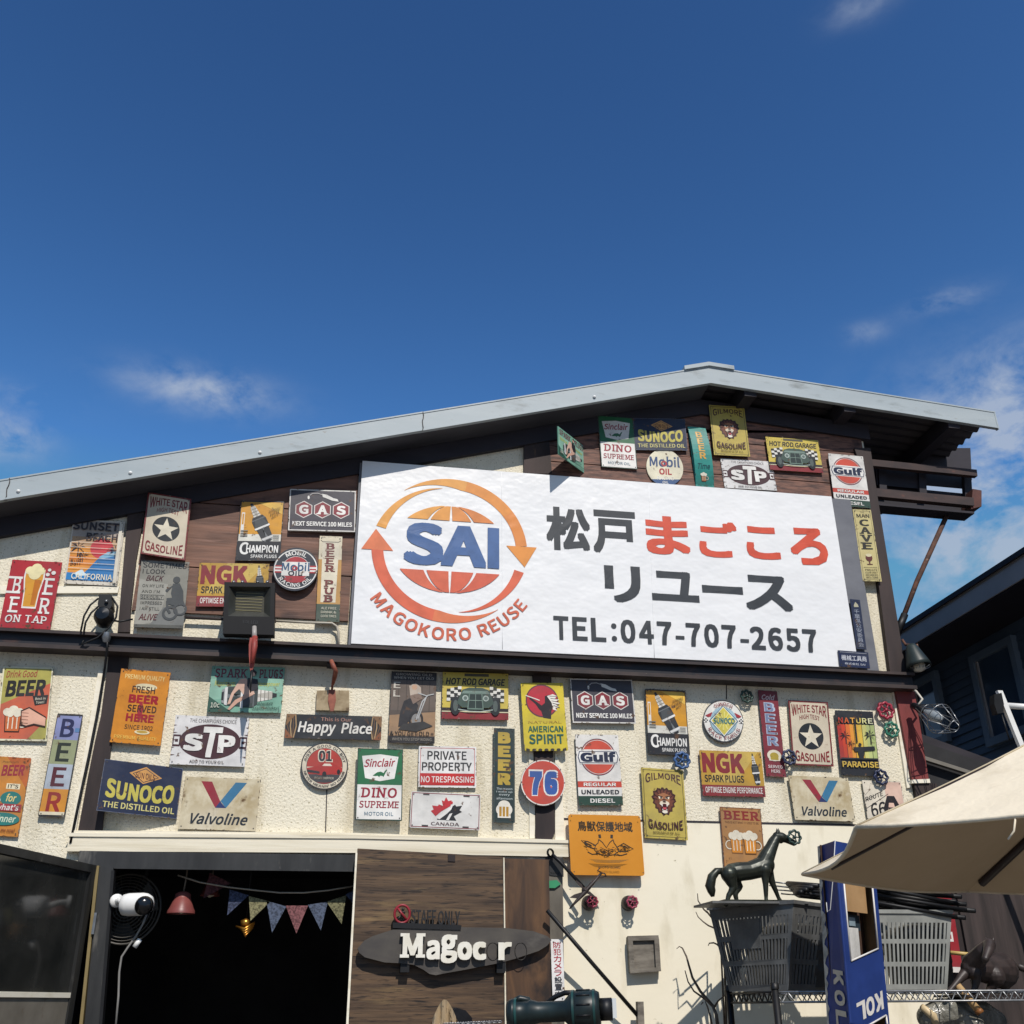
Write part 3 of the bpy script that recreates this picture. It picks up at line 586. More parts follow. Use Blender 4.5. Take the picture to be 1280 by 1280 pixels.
def barley(a):
    a.r('#b42a33', 0, 0, 1, 1); pint(a, .50, .41, .42, .62)
    a.t(WH, 'B', .12, .25, .27, .50, .02, serif=True); a.t(WH, 'E', .74, .25, .92, .50, .02, serif=True)
    a.t(WH, 'E', .13, .55, .30, .78, .02, serif=True); a.t(WH, 'R', .72, .55, .90, .78, .02, serif=True)
    a.t(WH, 'ON TAP', .09, .82, .90, .93, .02, serif=True, bend=.12)
    for x, y, r in ((.78, .13, .035), (.87, .17, .045), (.76, .20, .04)): a.e(WH, x, y, r, n=14)
def palm(a, c, u, v, s):
    h = s*a.asp
    a.l(c, s*.12, (u, v), (u+.05*s, v+.6*h), (u+.02*s, v+1.3*h))
    for an in (10, 50, 95, 140, 175, 215, 325):
        t = math.radians(an); x, y = math.cos(t), -math.sin(t)
        a.p(c, (u, v), (u+x*.5*s-y*.12*s, v+y*.5*h+x*.02*h-.12*h), (u+x*s, v+y*h+.16*h), (u+x*.45*s, v+y*.45*h+.06*h))
def sunset(a):
    a.r('#ded6c6', 0, 0, 1, 1); a.r('#b9aca0', .02, .02, .90, .30)
    for i, c in enumerate(('#c9a37c', '#e59a42', '#ef9336', '#f0a244')): a.r(c, .03, .27+.15*i, .90, .44+.15*i)
    a.e('#d8464c', .62, .44, .22, n=30)
    P = [(.90, .50), (.70, .52), (.55, .62), (.42, .76), (.30, .86), (.90, .90)]; a.p('#2f7fc0', *P)
    a.p('#8fc3e0', (.90, .47), (.74, .49), (.58, .58), (.66, .60), (.90, .54)); a.r('#2f86c6', .02, .83, .90, .94)
    a.p('#d9ecf2', (.18, .83), (.30, .77), (.36, .83), (.46, .86), (.2, .88))
    palm(a, '#3b2f33', .17, .44, .17); palm(a, '#3b2f33', .28, .56, .12); palm(a, '#2b3c55', .88, .46, .13)
    a.t('#3a2b2c', 'Surf', .06, .62, .27, .72, .02, tilt=.02)
    for y in (.36, .44, .52, .60, .68, .76): a.r('#efe5d2', .03, y, .90, y+.007)
    a.t('#33282c', 'SUNSET', .02, .04, .90, .17, .04); a.t('#33282c', 'BEACH', .30, .21, .90, .32, .04)
    a.t('#f0e7cf', 'CALIFORNIA', .12, .84, .89, .93, .02)
    a.r('#e9e2d0', .91, .02, .97, .97)
def whitestar(a):
    a.frame('#7d2b2c', .0, .0, 1, 1, .035)
    a.t('#86282c', 'WHITE STAR', .07, .06, .93, .26, .03, arch=.42); a.t('#86282c', 'HIGH TEST', .25, .24, .75, .31, .012, bend=.45)
    a.e('#25282b', .5, .55, .31, n=40); a.star('#e3dac3', .5, .56, .29)
    a.t('#86282c', 'GASOLINE', .08, .82, .92, .94, .03, flare=.5)
def lookback(a):
    a.r('#8f8d82', 0, 0, 1, 1); a.p('#a3a196', (.0, .28), (.6, .35), (.5, .9), (0, .98))
    a.p('#7b7c78', (.3, .97), (.55, .70), (1, .62), (1, .97))
    a.t('#303030', 'SOMETIMES', .05, .03, .95, .11, .02); a.t('#303030', 'I LOOK', .05, .13, .52, .20, .02); a.t('#4a2226', 'BACK', .14, .225, .5, .31, .02, sh=.3)
    for i, (s, x) in enumerate((('ON MY LIFE', .52), ('AND I\'M', .45), ('SERIOUSLY', .52), ('IMPRESSED', .52), ('I AM STILL', .48))): a.t('#45443f', s, .08, .36+.085*i, x, .405+.085*i, .008)
    a.frame('#55534e', .06, .515, .55, .585, .008)
    a.t('#5b1f27', 'ALIVE', .08, .80, .46, .89, .02, sh=.25)
    c = '#4a4d4d'
    a.e(c, .77, .28, .075, n=18); a.p(c, (.70, .34), (.84, .33), (.93, .45), (.95, .58), (.86, .62), (.74, .60), (.68, .48)); a.p(c, (.72, .36), (.60, .47), (.56, .45), (.57, .43))
    a.p(c, (.60, .56), (.92, .54), (.98, .64), (.80, .68), (.62, .64)); a.ring(c, .70, .78, .11, .16); a.ring(c, .9, .72, .10, .14)
    a.l(c, .05, (.62, .60), (.64, .72), (.70, .78)); a.r('#5f5f59', .0, .955, 1, 1)
def sparkplug(a, u0, v0, u1, v1, w, body='#303336'):
    d = Vector((u1-u0, (v1-v0)/a.asp)); L = d.length; d /= L; n = Vector((-d.y, d.x))
    def P(s, t): q = Vector((u0, v0/a.asp))+d*L*s+n*w*t; return (q.x, q.y*a.asp)
    def seg(c, s0, s1, t0, t1): a.p(c, P(s0, -t0), P(s1, -t1), P(s1, t1), P(s0, t0))
    seg('#2c2e30', 0, .10, .08, .13); seg('#e6e3da', .08, .36, .18, .30); seg('#bdb9ae', .08, .36, -.18, -.07)
    for k in range(3): seg('#8b8880', .14+.07*k, .155+.07*k, .22+.025*k, .22+.025*k)
    seg(body, .34, .40, .40, .50); seg('#6a6e70', .40, .425, .53, .53); seg(body, .425, .60, .56, .56); seg('#85898a', .43, .595, -.10, .10); seg('#4b4f51', .43, .595, .34, .52)
    seg('#ecebe6', .60, .645, .60, .58); seg(body, .645, .90, .48, .42); seg('#777c7e', .65, .88, -.05, .10)
    seg('#e2e2de', .88, .93, .44, .40); seg('#9a9d9d', .93, .98, .36, .30); seg('#232527', .945, .985, .22, .18)
def champ(a):
    a.r('#d99b2a', .02, .02, .98, .58); a.r('#e4e2d6', .02, .56, .98, .68); a.r(WH, .05, .2, .12, .56); a.r('#d99b2a', .065, .22, .105, .40)
    a.p('#f0c352', (.40, .03), (.97, .03), (.97, .22)); sparkplug(a, .24, .05, .72, .68, .30)
    for i in range(3): a.r('#7a7a74', .06, .50+.04*i, .22, .515+.04*i); a.r('#7a7a74', .80, .58+.03*i, .94, .59+.03*i)
    for i, s in enumerate(('DEPENDABLE', 'EVERY', 'RACE')): a.t('#4d3a1a', s, .66+.04*i, .17+.05*i, .92-.02*i, .21+.05*i, .006, tilt=.07)
    a.r('#26272b', 0, .68, 1, 1)
    a.t('#f3f2ec', 'C', .07, .70, .27, .90, .03); a.t('#f3f2ec', 'HAMPION', .22, .745, .94, .87, .04); a.t('#f3f2ec', 'SPARK PLUGS', .33, .90, .92, .955, .02)
def ngk(a):
    a.r('#c2993c', 0, 0, 1, 1); a.p('#d1b25a', (.4, 0), (.95, 0), (.55, .7), (.1, .7)); a.r('#8c3335', 0, .76, 1, 1)
    a.t('#8c2f33', 'NGK', .03, .05, .70, .50, .07); a.t('#2c2622', 'SPARK PLUGS', .05, .54, .68, .70, .035); a.t(WH, 'OPTIMISE ENGINE PERFORMANCE', .05, .80, .96, .93, .02)
    sparkplug(a, .85, .04, .90, .74, .10)
def gas(a):
    a.r('#45424a', .0, .0, 1, 1); a.frame('#e2dfd8', .0, .0, 1, 1, .018)
    for i, ch in enumerate('GAS'):
        u = .22+.28*i
        for s, c in ((1.0, '#e8e4dc'), (.90, '#8a2f37')): a.p(c, *[(u+.145*s*math.sin(k*PI/3)*1.0, .49-.145*s*a.asp*math.cos(k*PI/3)) for k in range(6)])
        a.t('#f3f1ea', ch, u-.07, .38, u+.07, .60, .06, serif=True)
    a.p(WH, (.48, .10), (.56, .12), (.66, .20), (.72, .22), (.74, .28), (.64, .26), (.54, .20), (.50, .18)); a.l('#b9b6b4', .012, (.30, .15), (.34, .10), (.42, .09), (.50, .13)); a.e(WH, .285, .20, .016, .045)
    a.t(WH, 'NEXT SERVICE 100 MILES', .06, .78, .95, .89, .05)
def mobil(a, racing=True):
    if racing:
        a.e('#2f3540', .5, .5, .5); a.ring(WH, .5, .5, .485, .46); a.e(WH, .5, .5, .31)
        for i in range(5): a.r('#b23c42' if i % 2 == 0 else WH, .04, .42+.035*i, .96, .455+.035*i)
        a.e('#b03239', .5, .5, .30, n=30); a.r(WH, .19, .34, .81, .66); a.p('#b03239', *[(.5+.25*math.cos(t*PI/12), .72+.10*math.sin(t*PI/12)) for t in range(13)])
        a.at(WH, 'MOBIL', .5, .5, .395, .105, 128, 52, w=.03); a.at(WH, 'RACING OIL', .5, .5, .395, .09, 212, 328, inward=False, w=.03)
        a.t('#27567e', 'Mobil', .19, .35, .82, .55, .025); a.ring('#b03239', .483, .488, .030, .062); a.t('#26313f', 'OIL', .34, .55, .66, .66, .04)
    else:
        a.e('#ece5c9', .5, .5, .5); a.p('#3a5a86', *[(.5+.5*math.cos(math.radians(t)), .5+.5*math.sin(math.radians(t))) for t in range(38, 143, 5)])
        a.t('#2a4c7c', 'Mobil', .09, .20, .91, .49, .03); a.ring('#b03239', .482, .40, .04, .085); a.t('#b03239', 'OIL', .34, .53, .68, .70, .05); a.t(WH, 'RACING', .28, .75, .72, .84, .02); a.t(WH, 'OIL', .42, .87, .58, .94, .02)
def beerpub(a):
    a.r('#c99a55', 0, 0, 1, 1); a.r('#e4d9bd', .0, .0, 1, .28); a.p('#e8dfc6', (.15, .06), (.88, .06), (.80, .78), (.16, .78)); a.r('#4c5a4c', 0, .80, 1, 1)
    a.l('#5b5348', .03, (.06, .05), (.15, .07), (.85, .07), (.94, .05)); a.vt('#7a3b36', 'BEER PUB', .33, .08, .68, .78, .05, serif=True)
    for i, s in enumerate(('ALE FREE', 'DRINK &', 'GOOD TIMES')): a.t('#d8d3be', s, .2, .835+.045*i, .85, .862+.045*i, .01)
def sinclair(a):
    a.r('#2d7048', .02, .01, .98, .51); a.r(WH, .02, .51, .98, .985); a.p(WH, (.10, .11), (.5, .08), (.90, .11), (.82, .42), (.5, .46), (.18, .42)); a.frame('#2d4a3c', 0, 0, 1, 1, .02)
    a.t('#a3293a', 'Sinclair', .15, .15, .83, .27, .03, sh=.25, tilt=.02)
    a.p('#2d7048', (.34, .385), (.40, .355), (.44, .335), (.52, .325), (.58, .345), (.61, .31), (.65, .295), (.655, .31), (.63, .33), (.60, .375), (.58, .40), (.55, .385), (.50, .385), (.49, .405), (.45, .385), (.40, .39))
    a.t('#9c2338', 'DINO', .12, .55, .88, .69, .03, serif=True, sh=.08); a.t('#9c2338', 'SUPREME', .07, .735, .93, .83, .02, serif=True, sh=.08); a.t('#5d7f93', 'MOTOR OIL', .19, .885, .81, .935, .008)
def sunoco(a):
    a.r('#232c47', 0, 0, 1, 1); a.frame('#6b7284', 0, 0, 1, 1, .006)
    a.p('#d9a05a', (.33, .21), (.53, .06), (.75, .25), (.52, .40)); a.p('#232c47', (.37, .213), (.53, .09), (.71, .248), (.52, .375)); a.p('#d9a05a', (.385, .215), (.53, .105), (.695, .247), (.52, .36)); a.t('#5a2f2c', 'SUN OILS', .41, .17, .66, .29, .02, tilt=-.03)
    a.t('#c9bd57', 'SUNOCO', .07, .38, .93, .72, .06, bend=-.12, flare=.12); a.t('#d8cf86', 'THE DISTILLED OIL', .06, .80, .96, .92, .03)
def teal(a):
    a.r('#2f8f85', 0, 0, 1, 1); a.frame('#57b5a8', 0, 0, 1, 1, .10); a.vt('#d9a94a', 'BEER', .34, .09, .68, .58, .05); a.t('#1f4f55', 'Time', .18, .64, .84, .73, .02, sh=.3); mug(a, .45, .86, .26, '#b9743a')
def lion(a, u, v, s):
    h = s*a.asp; n = 30; mane = []
    for i in range(n):
        t = 2*PI*i/n; r = (1 if i % 2 == 0 else .86)*(1.0+.07*math.sin(3*t)); mane.append((u+s*r*math.cos(t), v-h*1.12*r*math.sin(t)))
    a.p('#4a2a22', *mane); mane2 = [(u+(x-u)*.82, v+(y-v)*.82) for x, y in mane[1:]+mane[:1]]; a.p('#754230', *mane2)
    for q in range(9): t = PI*(.05+.9*q/8); a.l('#3a201b', s*.05, (u+.55*s*math.cos(t), v-.5*h*math.sin(t)), (u+.95*s*math.cos(t), v-1.0*h*math.sin(t)))
    a.p('#a9714c', (u-.50*s, v-.42*h), (u, v-.60*h), (u+.50*s, v-.42*h), (u+.42*s, v+.2*h), (u, v+.35*h), (u-.42*s, v+.2*h))
    for g in (-1, 1): a.p('#efe2c8', (u+g*.12*s, v-.30*h), (u+g*.46*s, v-.36*h), (u+g*.40*s, v-.12*h), (u+g*.14*s, v-.14*h)); a.e('#231613', u+g*.24*s, v-.20*h, .07*s); a.l('#2c1a16', s*.07, (u+g*.1*s, v-.26*h), (u+g*.48*s, v-.36*h))
    a.p('#5b3527', (u-.13*s, v-.12*h), (u+.13*s, v-.12*h), (u+.18*s, v+.08*h), (u, v+.16*h), (u-.18*s, v+.08*h))
    a.e('#e9dcc4', u, v+.22*h, .40*s, .20*h); a.e('#3a2019', u, v+.10*h, .14*s, .07*h); a.e('#4a1717', u, v+.52*h, .30*s, .28*h); a.p('#c7525a', (u-.15*s, v+.52*h), (u+.15*s, v+.52*h), (u+.1*s, v+.68*h), (u-.1*s, v+.68*h))
    for g in (-1, 1): a.p(WH, (u+g*.26*s, v+.30*h), (u+g*.14*s, v+.32*h), (u+g*.2*s, v+.50*h)); a.p(WH, (u+g*.2*s, v+.74*h), (u+g*.12*s, v+.74*h), (u+g*.16*s, v+.60*h))
    a.e('#efe6d3', u, v+.86*h, .22*s, .12*h)
def gilmore(a):
    a.r('#c2ae55', 0, 0, 1, 1); a.frame('#3e3a22', .035, .025, .965, .975, .012)
    a.t('#4d2a2c', 'GILMORE', .09, .08, .92, .235, .03, bend=.12, arch=.42); lion(a, .5, .46, .29); a.t('#4d2a2c', 'GASOLINE', .10, .76, .90, .86, .03, flare=.4, bend=-.12); a.t('#4a3a22', 'MONARCH OF ALL', .2, .90, .82, .935, .01)
def stp(a, torn=False):
    a.r('#e4e2df', 0, 0, 1, 1); a.t('#39312f', 'THE CHAMPIONS CHOICE', .2, .06, .83, .14, .012); a.e('#4b2c30', .5, .52, .41, .355, n=44)
    for g in (-1, 1):
        u = .5+g*.445; a.r('#4b2c30', u-.05, .40, u+.05, .64); a.r('#f0eeea', u-.035, .44, u+.035, .60); a.r('#4b2c30', u-.02, .49, u+.02, .55)
        for k in range(5): a.p('#6a4b47', (.5+g*.5, .2+.15*k), (.5+g*(.46-.02*(k % 3)), .205+.15*k), (.5+g*.5, .225+.15*k))
    a.t(WH, 'S', .15, .37, .41, .72, .08); a.t(WH, 'T', .40, .22, .66, .84, .055, sh=.12); a.t(WH, 'P', .61, .38, .84, .74, .08)
    a.t('#39312f', 'ADD TO YOUR OIL', .26, .90, .72, .96, .012)
def hotrod(a):
    a.r('#d9c255', 0, 0, 1, 1); a.r('#332a2b', .0, .76, 1, .86); a.r('#8f2f33', 0, .86, 1, 1); a.r('#e8e0b8', 0, .83, 1, .85); a.t('#2a2420', 'HOT ROD GARAGE', .05, .12, .95, .27, .045, sh=.15)
    a.r('#5f5a48', .33, .02, .70, .08)
    for g in (-1, 1):
        for i in range(4):
            for j in range(4): u = .5+g*(.24+.055*i); a.r('#24241f' if (i+j) % 2 else '#f2f0e6', u-.0275, .30+.065*j+.02*i, u+.0275, .365+.065*j+.02*i)
    c = '#46594f'
    for g in (-1, 1): a.e('#23282a', .5+g*.30, .72, .075, .20); a.e('#59645f', .5+g*.30, .72, .035, .12)
    a.p(c, (.30, .38), (.40, .33), (.60, .33), (.70, .38), (.78, .66), (.70, .76), (.30, .76), (.22, .66)); a.p('#7f958a', (.32, .40), (.68, .40), (.71, .46), (.29, .46))
    a.p('#6f8579', (.40, .44), (.60, .44), (.625, .80), (.375, .80)); a.p('#2c3a36', (.415, .47), (.585, .47), (.605, .77), (.395, .77)); a.r('#8da295', .497, .47, .503, .77); a.r('#8da295', .4, .60, .6, .612)
    for g in (-1, 1): a.e('#b9c7be', .5+g*.155, .56, .045); a.e('#6c7b74', .5+g*.155, .56, .028)
    a.l('#a9b8ae', .014, (.24, .80), (.42, .84), (.58, .84), (.76, .80)); a.r('#2b2f2c', .493, .26, .507, .34)
def gulf(a, part=False):
    a.r('#ece9e2', 0, 0, 1, 1); a.r('#cb4d3c', 0, .665, 1, .75); a.r('#ece9e2', 0, .75, 1, .87); a.r('#2d4a3c', 0, .87, 1, 1)
    a.ring('#b24a3c', .5, .32, .385, .40); a.e('#d1543f', .5, .32, .37, n=40); a.r('#ece9e2', .06, .215, .94, .425); a.ring('#2b3a5c', .5, .32, .40, .41, 20, 160); a.ring('#2b3a5c', .5, .32, .40, .41, 200, 340)
    a.p('#2b3a5c', (.07, .24), (.93, .24), (.97, .32), (.93, .41), (.07, .41), (.03, .32)); a.p('#f0eee8', (.085, .25), (.915, .25), (.95, .32), (.915, .40), (.085, .40), (.05, .32))
    a.t('#232b45', 'Gulf', .09, .25, .91, .395, .085); a.t(WH, 'REGULAR', .13, .685, .87, .735, .04); a.t('#2a2c33', 'UNLEADED', .07, .785, .93, .845, .04); a.t(WH, 'DIESEL', .26, .905, .82, .965, .04)
def mancave(a):
    a.r('#cfc187', 0, 0, 1, 1); a.frame('#6a5c38', .06, .02, .94, .98, .02); a.t('#4a4436', 'THE', .38, .03, .6, .055, .01); a.t('#37332a', 'MAN', .16, .065, .86, .12, .03); a.vt('#37332a', 'CAVE', .26, .135, .78, .57, .05, serif=True)
    a.e('#6a3a34', .5, .68, .18, .05); a.e('#e3d9b0', .5, .645, .16, .022); a.r('#6a3a34', .47, .72, .53, .77); a.r('#6a3a34', .35, .765, .65, .775); a.r('#57503a', .14, .81, .86, .814)
    for i, s in enumerate(('PRIVATE', 'CLUB ONLY', 'MEMBERS', 'WELCOME')): a.t('#4a4436', s, .2, .835+.034*i, .85, .858+.034*i, .008)
def spirit(a):
    a.e('#6c3a48', .48, .27, .385); a.e('#c0323f', .48, .27, .355)
    K2 = '#2a2326'
    a.p(K2, (.55, .20), (.66, .18), (.72, .26), (.74, .36), (.68, .42), (.66, .54), (.48, .52), (.44, .42), (.40, .40), (.32, .32), (.18, .24), (.20, .215), (.36, .29), (.46, .34), (.54, .30))
    a.p('#f0ece0', (.60, .20), (.74, .17), (.84, .20), (.78, .235), (.88, .25), (.80, .28), (.90, .31), (.80, .33), (.88, .37), (.77, .375), (.82, .42), (.72, .40), (.70, .30))
    for k in range(5): a.l(K2, .012, (.66+.02*k, .20+.035*k), (.84+.01*k, .205+.042*k))
    a.l('#f0ece0', .022, (.10, .19), (.30, .235), (.42, .265))
    a.t('#c9a84a', 'NATURAL', .13, .565, .90, .60, .004); a.t('#2f6b53', 'AMERICAN', .11, .64, .92, .73, .03); a.t('#24645a', 'SPIRIT', .12, .76, .92, .90, .03)
    for k in range(7): a.e('#3c3524', .08+.14*k, .985, .045, .018)
def r76(a):
    a.e('#efe9df', .5, .5, .5, n=44); a.e('#cb4f3f', .5, .5, .475, n=44)
    a.t('#efeae2', '7', .17, .225, .50, .79, .16, sh=.02); a.t('#efeae2', '6', .50, .225, .85, .79, .16); a.t('#3b5ea4', '7', .195, .26, .475, .77, .10, sh=.02); a.t('#3b5ea4', '6', .53, .255, .825, .76, .10)
    for k in range(10): t = 2*PI*k/10; a.e('#5a2c26', .5+.487*math.cos(t), .5+.487*math.sin(t), .013, n=8)
def valv(a):
    a.r('#cfc2a2', .0, .0, 1, 1)
    a.raw([(.0, .0), (1, 0), (1, 1), (0, 1)], [(0, 1, 2, 3)], nmat('rust_mottled_print', C('#d8cdb0'), C('#a99468'), (12, 12, 12), .38, .68, .6, spots=(C('#5f4322'), (17, 17, 17), .60, .72, 8), stain=(C('#e4dcc6'), (6, 6, 6), .52, .7, 6)))
    a.p('#9c2f3b', (.22, .08), (.36, .08), (.54, .58), (.44, .58)); a.p('#3f7ba0', (.82, .08), (.67, .08), (.50, .45), (.58, .58)); a.p('#2e3a6c', (.50, .45), (.54, .58), (.44, .58), (.475, .51)); a.p('#2e3a6c', (.495, .46), (.58, .58), (.44, .58))
    a.t('#2b3138', 'Valvoline', .14, .68, .88, .90, .03, sh=.28)
def dinkbeer(a):
    a.r('#e9e3c4', 0, 0, 1, 1); a.r('#b5ad58', .03, .025, .97, .975); a.p('#d3694a', (.97, .22), (.97, .70), (.62, .975), (.03, .975), (.03, .52)); a.p('#b5ad58', (.97, .72), (.97, .975), (.72, .975))
    a.t('#a3423a', 'Drink Good', .08, .06, .70, .16, .014, sh=.25, tilt=.02); a.t('#2a2521', 'BEER', .10, .20, .88, .42, .06, sh=.12, tilt=.03)
    a.p('#2a2521', (.64, .40), (.95, .38), (.93, .50), (.70, .53)); a.t('#efe8d0', 'Best in', .70, .42, .90, .455, .01, tilt=.01); a.t('#efe8d0', 'Town!', .72, .47, .88, .505, .01, tilt=.01)
    mug(a, .30, .74, .30, '#d5723f', '#f3ead2', '#3a2318')
    a.p('#3a2318', (.44, .60), (.60, .55), (.74, .60), (.95, .68), (.95, .82), (.72, .79), (.56, .82), (.46, .80)); a.p('#e9b49a', (.46, .615), (.60, .57), (.73, .62), (.94, .695), (.94, .80), (.72, .77), (.57, .80), (.48, .78))
    for k in range(4): a.l('#7a4635', .010, (.46, .63+.045*k), (.60, .635+.045*k))
def beerplates(a):
    for i, (bg, fc) in enumerate((('#8d93bd', '#2b2f55'), ('#9aa07a', '#33382f'), ('#b3bcc6', '#5d2c33'), ('#d99436', '#9c332c'))):
        a.r(bg, .03, .02+.24*i, .97, .02+.24*(i+1)); a.t(fc, 'BEER'[i], .24, .05+.24*i, .76, .235+.24*i, .035)
    a.r('#5f86b3', .8, .14, .97, .18); a.r('#e6dcc0', .03, .955, .97, .985)
def dinner(a):
    a.r('#d08a3c', 0, 0, 1, 1); a.p('#c26a36', (1, 0), (1, .4), (.4, 0)); a.t('#7a5a3a', 'Premium', .30, .055, .70, .085, .008, sh=.2, tilt=.01); a.t('#a52f3c', 'BEER', .32, .11, .88, .25, .05, sh=.1, tilt=.02)
    a.r('#efe3c0', .50, .34, .84, .41); a.t('#2a2420', 'IT\'S', .54, .35, .80, .40, .03); a.e('#2f7f79', .66, .53, .26, .09); a.t('#f0d78a', 'for', .55, .47, .80, .57, .03, sh=.2)
    mug(a, .22, .55, .2, '#a9633a'); a.r('#b03239', .20, .60, .96, .69); a.t(WH, 'what\'s', .34, .605, .90, .68, .03, sh=.15); a.e('#2f7f79', .55, .79, .42, .08); a.t('#d9e4c8', 'Dinner', .3, .74, .88, .83, .03, sh=.2); a.t('#7a3a2a', 'Beer me now!', .35, .90, .90, .955, .008, sh=.25)
def premium(a):
    a.r('#dc8f2e', 0, 0, 1, 1); a.t('#f3dc94', 'PREMIUM QUALITY', .10, .065, .90, .145, .016); a.e('#efe2b8', .55, .225, .22, .045); a.t('#4a2f24', 'FRESH', .28, .22, .74, .315, .03); a.t('#a8222c', 'BEER', .24, .34, .83, .455, .08)
    a.e('#a8323a', .5, .56, .05, .13); a.t('#4a2f24', 'SERVED', .24, .48, .82, .575, .03); a.t('#a8222c', 'HERE', .24, .60, .80, .705, .06); a.t('#6a4a2c', 'SINCE 1902', .24, .75, .80, .81, .012); a.e('#efe2b8', .6, .84, .15, .03); a.e('#c9a44a', .6, .835, .11, .018); a.t('#f0c860', 'PREMIUM QUALITY', .07, .895, .90, .955, .014)
def pinplug(a):
    a.r('#7fb09a', 0, 0, 1, 1); a.p('#94c2ac', (0, .28), (1, .2), (1, .55), (0, .75)); a.p('#2f5a4a', (0, .66), (.33, 1), (0, 1)); a.t('#7a3346', 'SPARK', .05, .05, .48, .25, .03, serif=True); a.t('#7a3346', 'PLUGS', .66, .05, .98, .25, .03, serif=True)
    a.t('#c7c65a', 'Maximum', .06, .31, .34, .44, .01, sh=.2); a.t('#c7c65a', 'Horsepower', .64, .33, .95, .45, .01, sh=.2); sparkplug(a, .92, .62, .16, .66, .30, '#3a4442')
    a.p('#e0b9a3', (.40, .28), (.48, .26), (.56, .42), (.62, .60), (.50, .68), (.40, .50), (.34, .60), (.30, .82), (.26, .84), (.30, .60), (.36, .40)); a.p('#d8ab94', (.52, .60), (.60, .62), (.40, .80), (.30, .96), (.27, .94), (.36, .74)); a.p('#2c2a30', (.50, .25), (.64, .28), (.66, .50), (.56, .56), (.50, .42)); a.e('#e0b9a3', .57, .16, .035); a.p('#3a2622', (.53, .13), (.57, .06), (.62, .12), (.61, .20), (.58, .13))
    a.t('#d9dccb', '10c', .04, .80, .16, .91, .02); a.t('#24463a', 'Always', .66, .78, .88, .86, .01, sh=.25, tilt=.02); a.t('#24463a', 'starts today!', .60, .88, .97, .96, .008, sh=.25, tilt=.02)
def happy(a):
    a.r('#2c2e31', 0, 0, 1, 1)
    for g in (0, 1):
        for k in range(4): u = abs(g-.035-.02*k); a.l('#b3946a' if k % 2 else '#6a4f38', .012, (u, .02), (abs(g-.02-.03*k), .5), (abs(g-.06-.01*k), .98))
        a.p('#8c6a48', (g, 0), (abs(g-.10), 0), (abs(g-.02), .4), (g, .5)); a.p('#8c5a3c', (g, 1), (abs(g-.08), 1), (abs(g-.02), .7), (g, .6))
    a.t('#b98a7a', 'This is Our', .36, .10, .68, .26, .012); a.t('#eeeae0', 'Happy', .13, .30, .52, .88, .035, sh=.15); a.t('#eeeae0', 'Place', .58, .28, .90, .76, .035, sh=.15)
def r01(a):
    a.e('#3b3a3c', .5, .5, .5, n=44); a.e('#e3d8c0', .5, .5, .475, n=44); a.e('#3b3a3c', .5, .5, .385, n=44); a.e('#bc4338', .5, .5, .375, n=44)
    a.p('#e3d8c0', *([(.13, .52), (.87, .52)] + [(.5+.375*math.cos(t*PI/20), .52+.17*math.sin(t*PI/20)) for t in range(21)])); a.p('#4a4a4c', *[(.5+.33*math.cos(t*PI/20), .68+.18*math.sin(t*PI/20)) for t in range(21)])
    a.t('#e9dfc9', '01', .35, .15, .67, .42, .09); a.t('#2f2e32', '01', .37, .17, .65, .40, .05)
    a.p('#b8362f', (.12, .55), (.38, .50), (.46, .43), (.66, .43), (.80, .51), (.88, .53), (.88, .62), (.62, .68), (.42, .70), (.14, .63)); a.p('#efe2d0', (.45, .50), (.49, .45), (.62, .45), (.66, .50)); a.p('#2f2e32', (.13, .58), (.40, .62), (.40, .67), (.14, .63)); a.e('#232326', .50, .68, .045, .065); a.e('#232326', .80, .62, .035, .05)
    a.at('#3b3a3c', 'JUST A GOOD OL\' BOY', .5, .5, .43, .055, 170, 10, w=.01); a.at('#3b3a3c', 'NEVER MEANIN\' NO HARM', .5, .5, .43, .05, 195, 345, inward=False, w=.01); a.t('#d9d0bc', 'ROAD TRIPPER', .30, .735, .70, .785, .01)
def biker(a):
    a.r('#5d5148', 0, 0, 1, 1); a.r('#3a3431', 0, 0, 1, .12); a.r('#6d6056', .0, .12, 1, .55); a.p('#a98866', (0, .62), (1, .56), (1, .90), (0, .90)); a.r('#2f2b2a', 0, .91, 1, 1)
    for i in range(6): a.r('#4d443d', .17*i, .12, .17*i+.012, .56)
    a.t('#b9b2a6', 'GROWING OLD', .1, .02, .9, .055, .008); a.t('#c9c1b4', 'WHEN YOU GET OLD', .06, .07, .94, .105, .01); a.t('#cfc8bb', 'E', .06, .15, .21, .24, .03); a.t('#cfc8bb', 'L', .06, .27, .21, .36, .03)
    a.p('#2d2b2d', (.30, .42), (.48, .36), (.62, .48), (.55, .62), (.34, .76), (.20, .78), (.22, .60)); a.p('#c2b2a2', (.40, .20), (.54, .16), (.66, .22), (.68, .34), (.58, .40), (.44, .38)); a.e('#d0a98c', .52, .22, .06); a.p('#8a7568', (.42, .34), (.66, .30), (.70, .38), (.50, .46))
    a.ring('#1f1f21', .58, .68, .115, .155, k=a.asp*1.35); a.ring('#8f8d8a', .58, .68, .03, .10, k=a.asp*1.35); a.l('#b9bab8', .025, (.58, .68), (.70, .42), (.82, .33), (.95, .31)); a.l('#b9bab8', .025, (.62, .66), (.76, .40), (.80, .34), (.60, .30)); a.p('#3a3836', (.30, .74), (.75, .70), (.95, .76), (.6, .84), (.2, .82))
    a.t('#241f1c', '& YOU GET OLD =', .03, .84, .97, .90, .02); a.t('#9d968a', 'WHEN YOU STOP RIDING', .08, .93, .93, .97, .006)
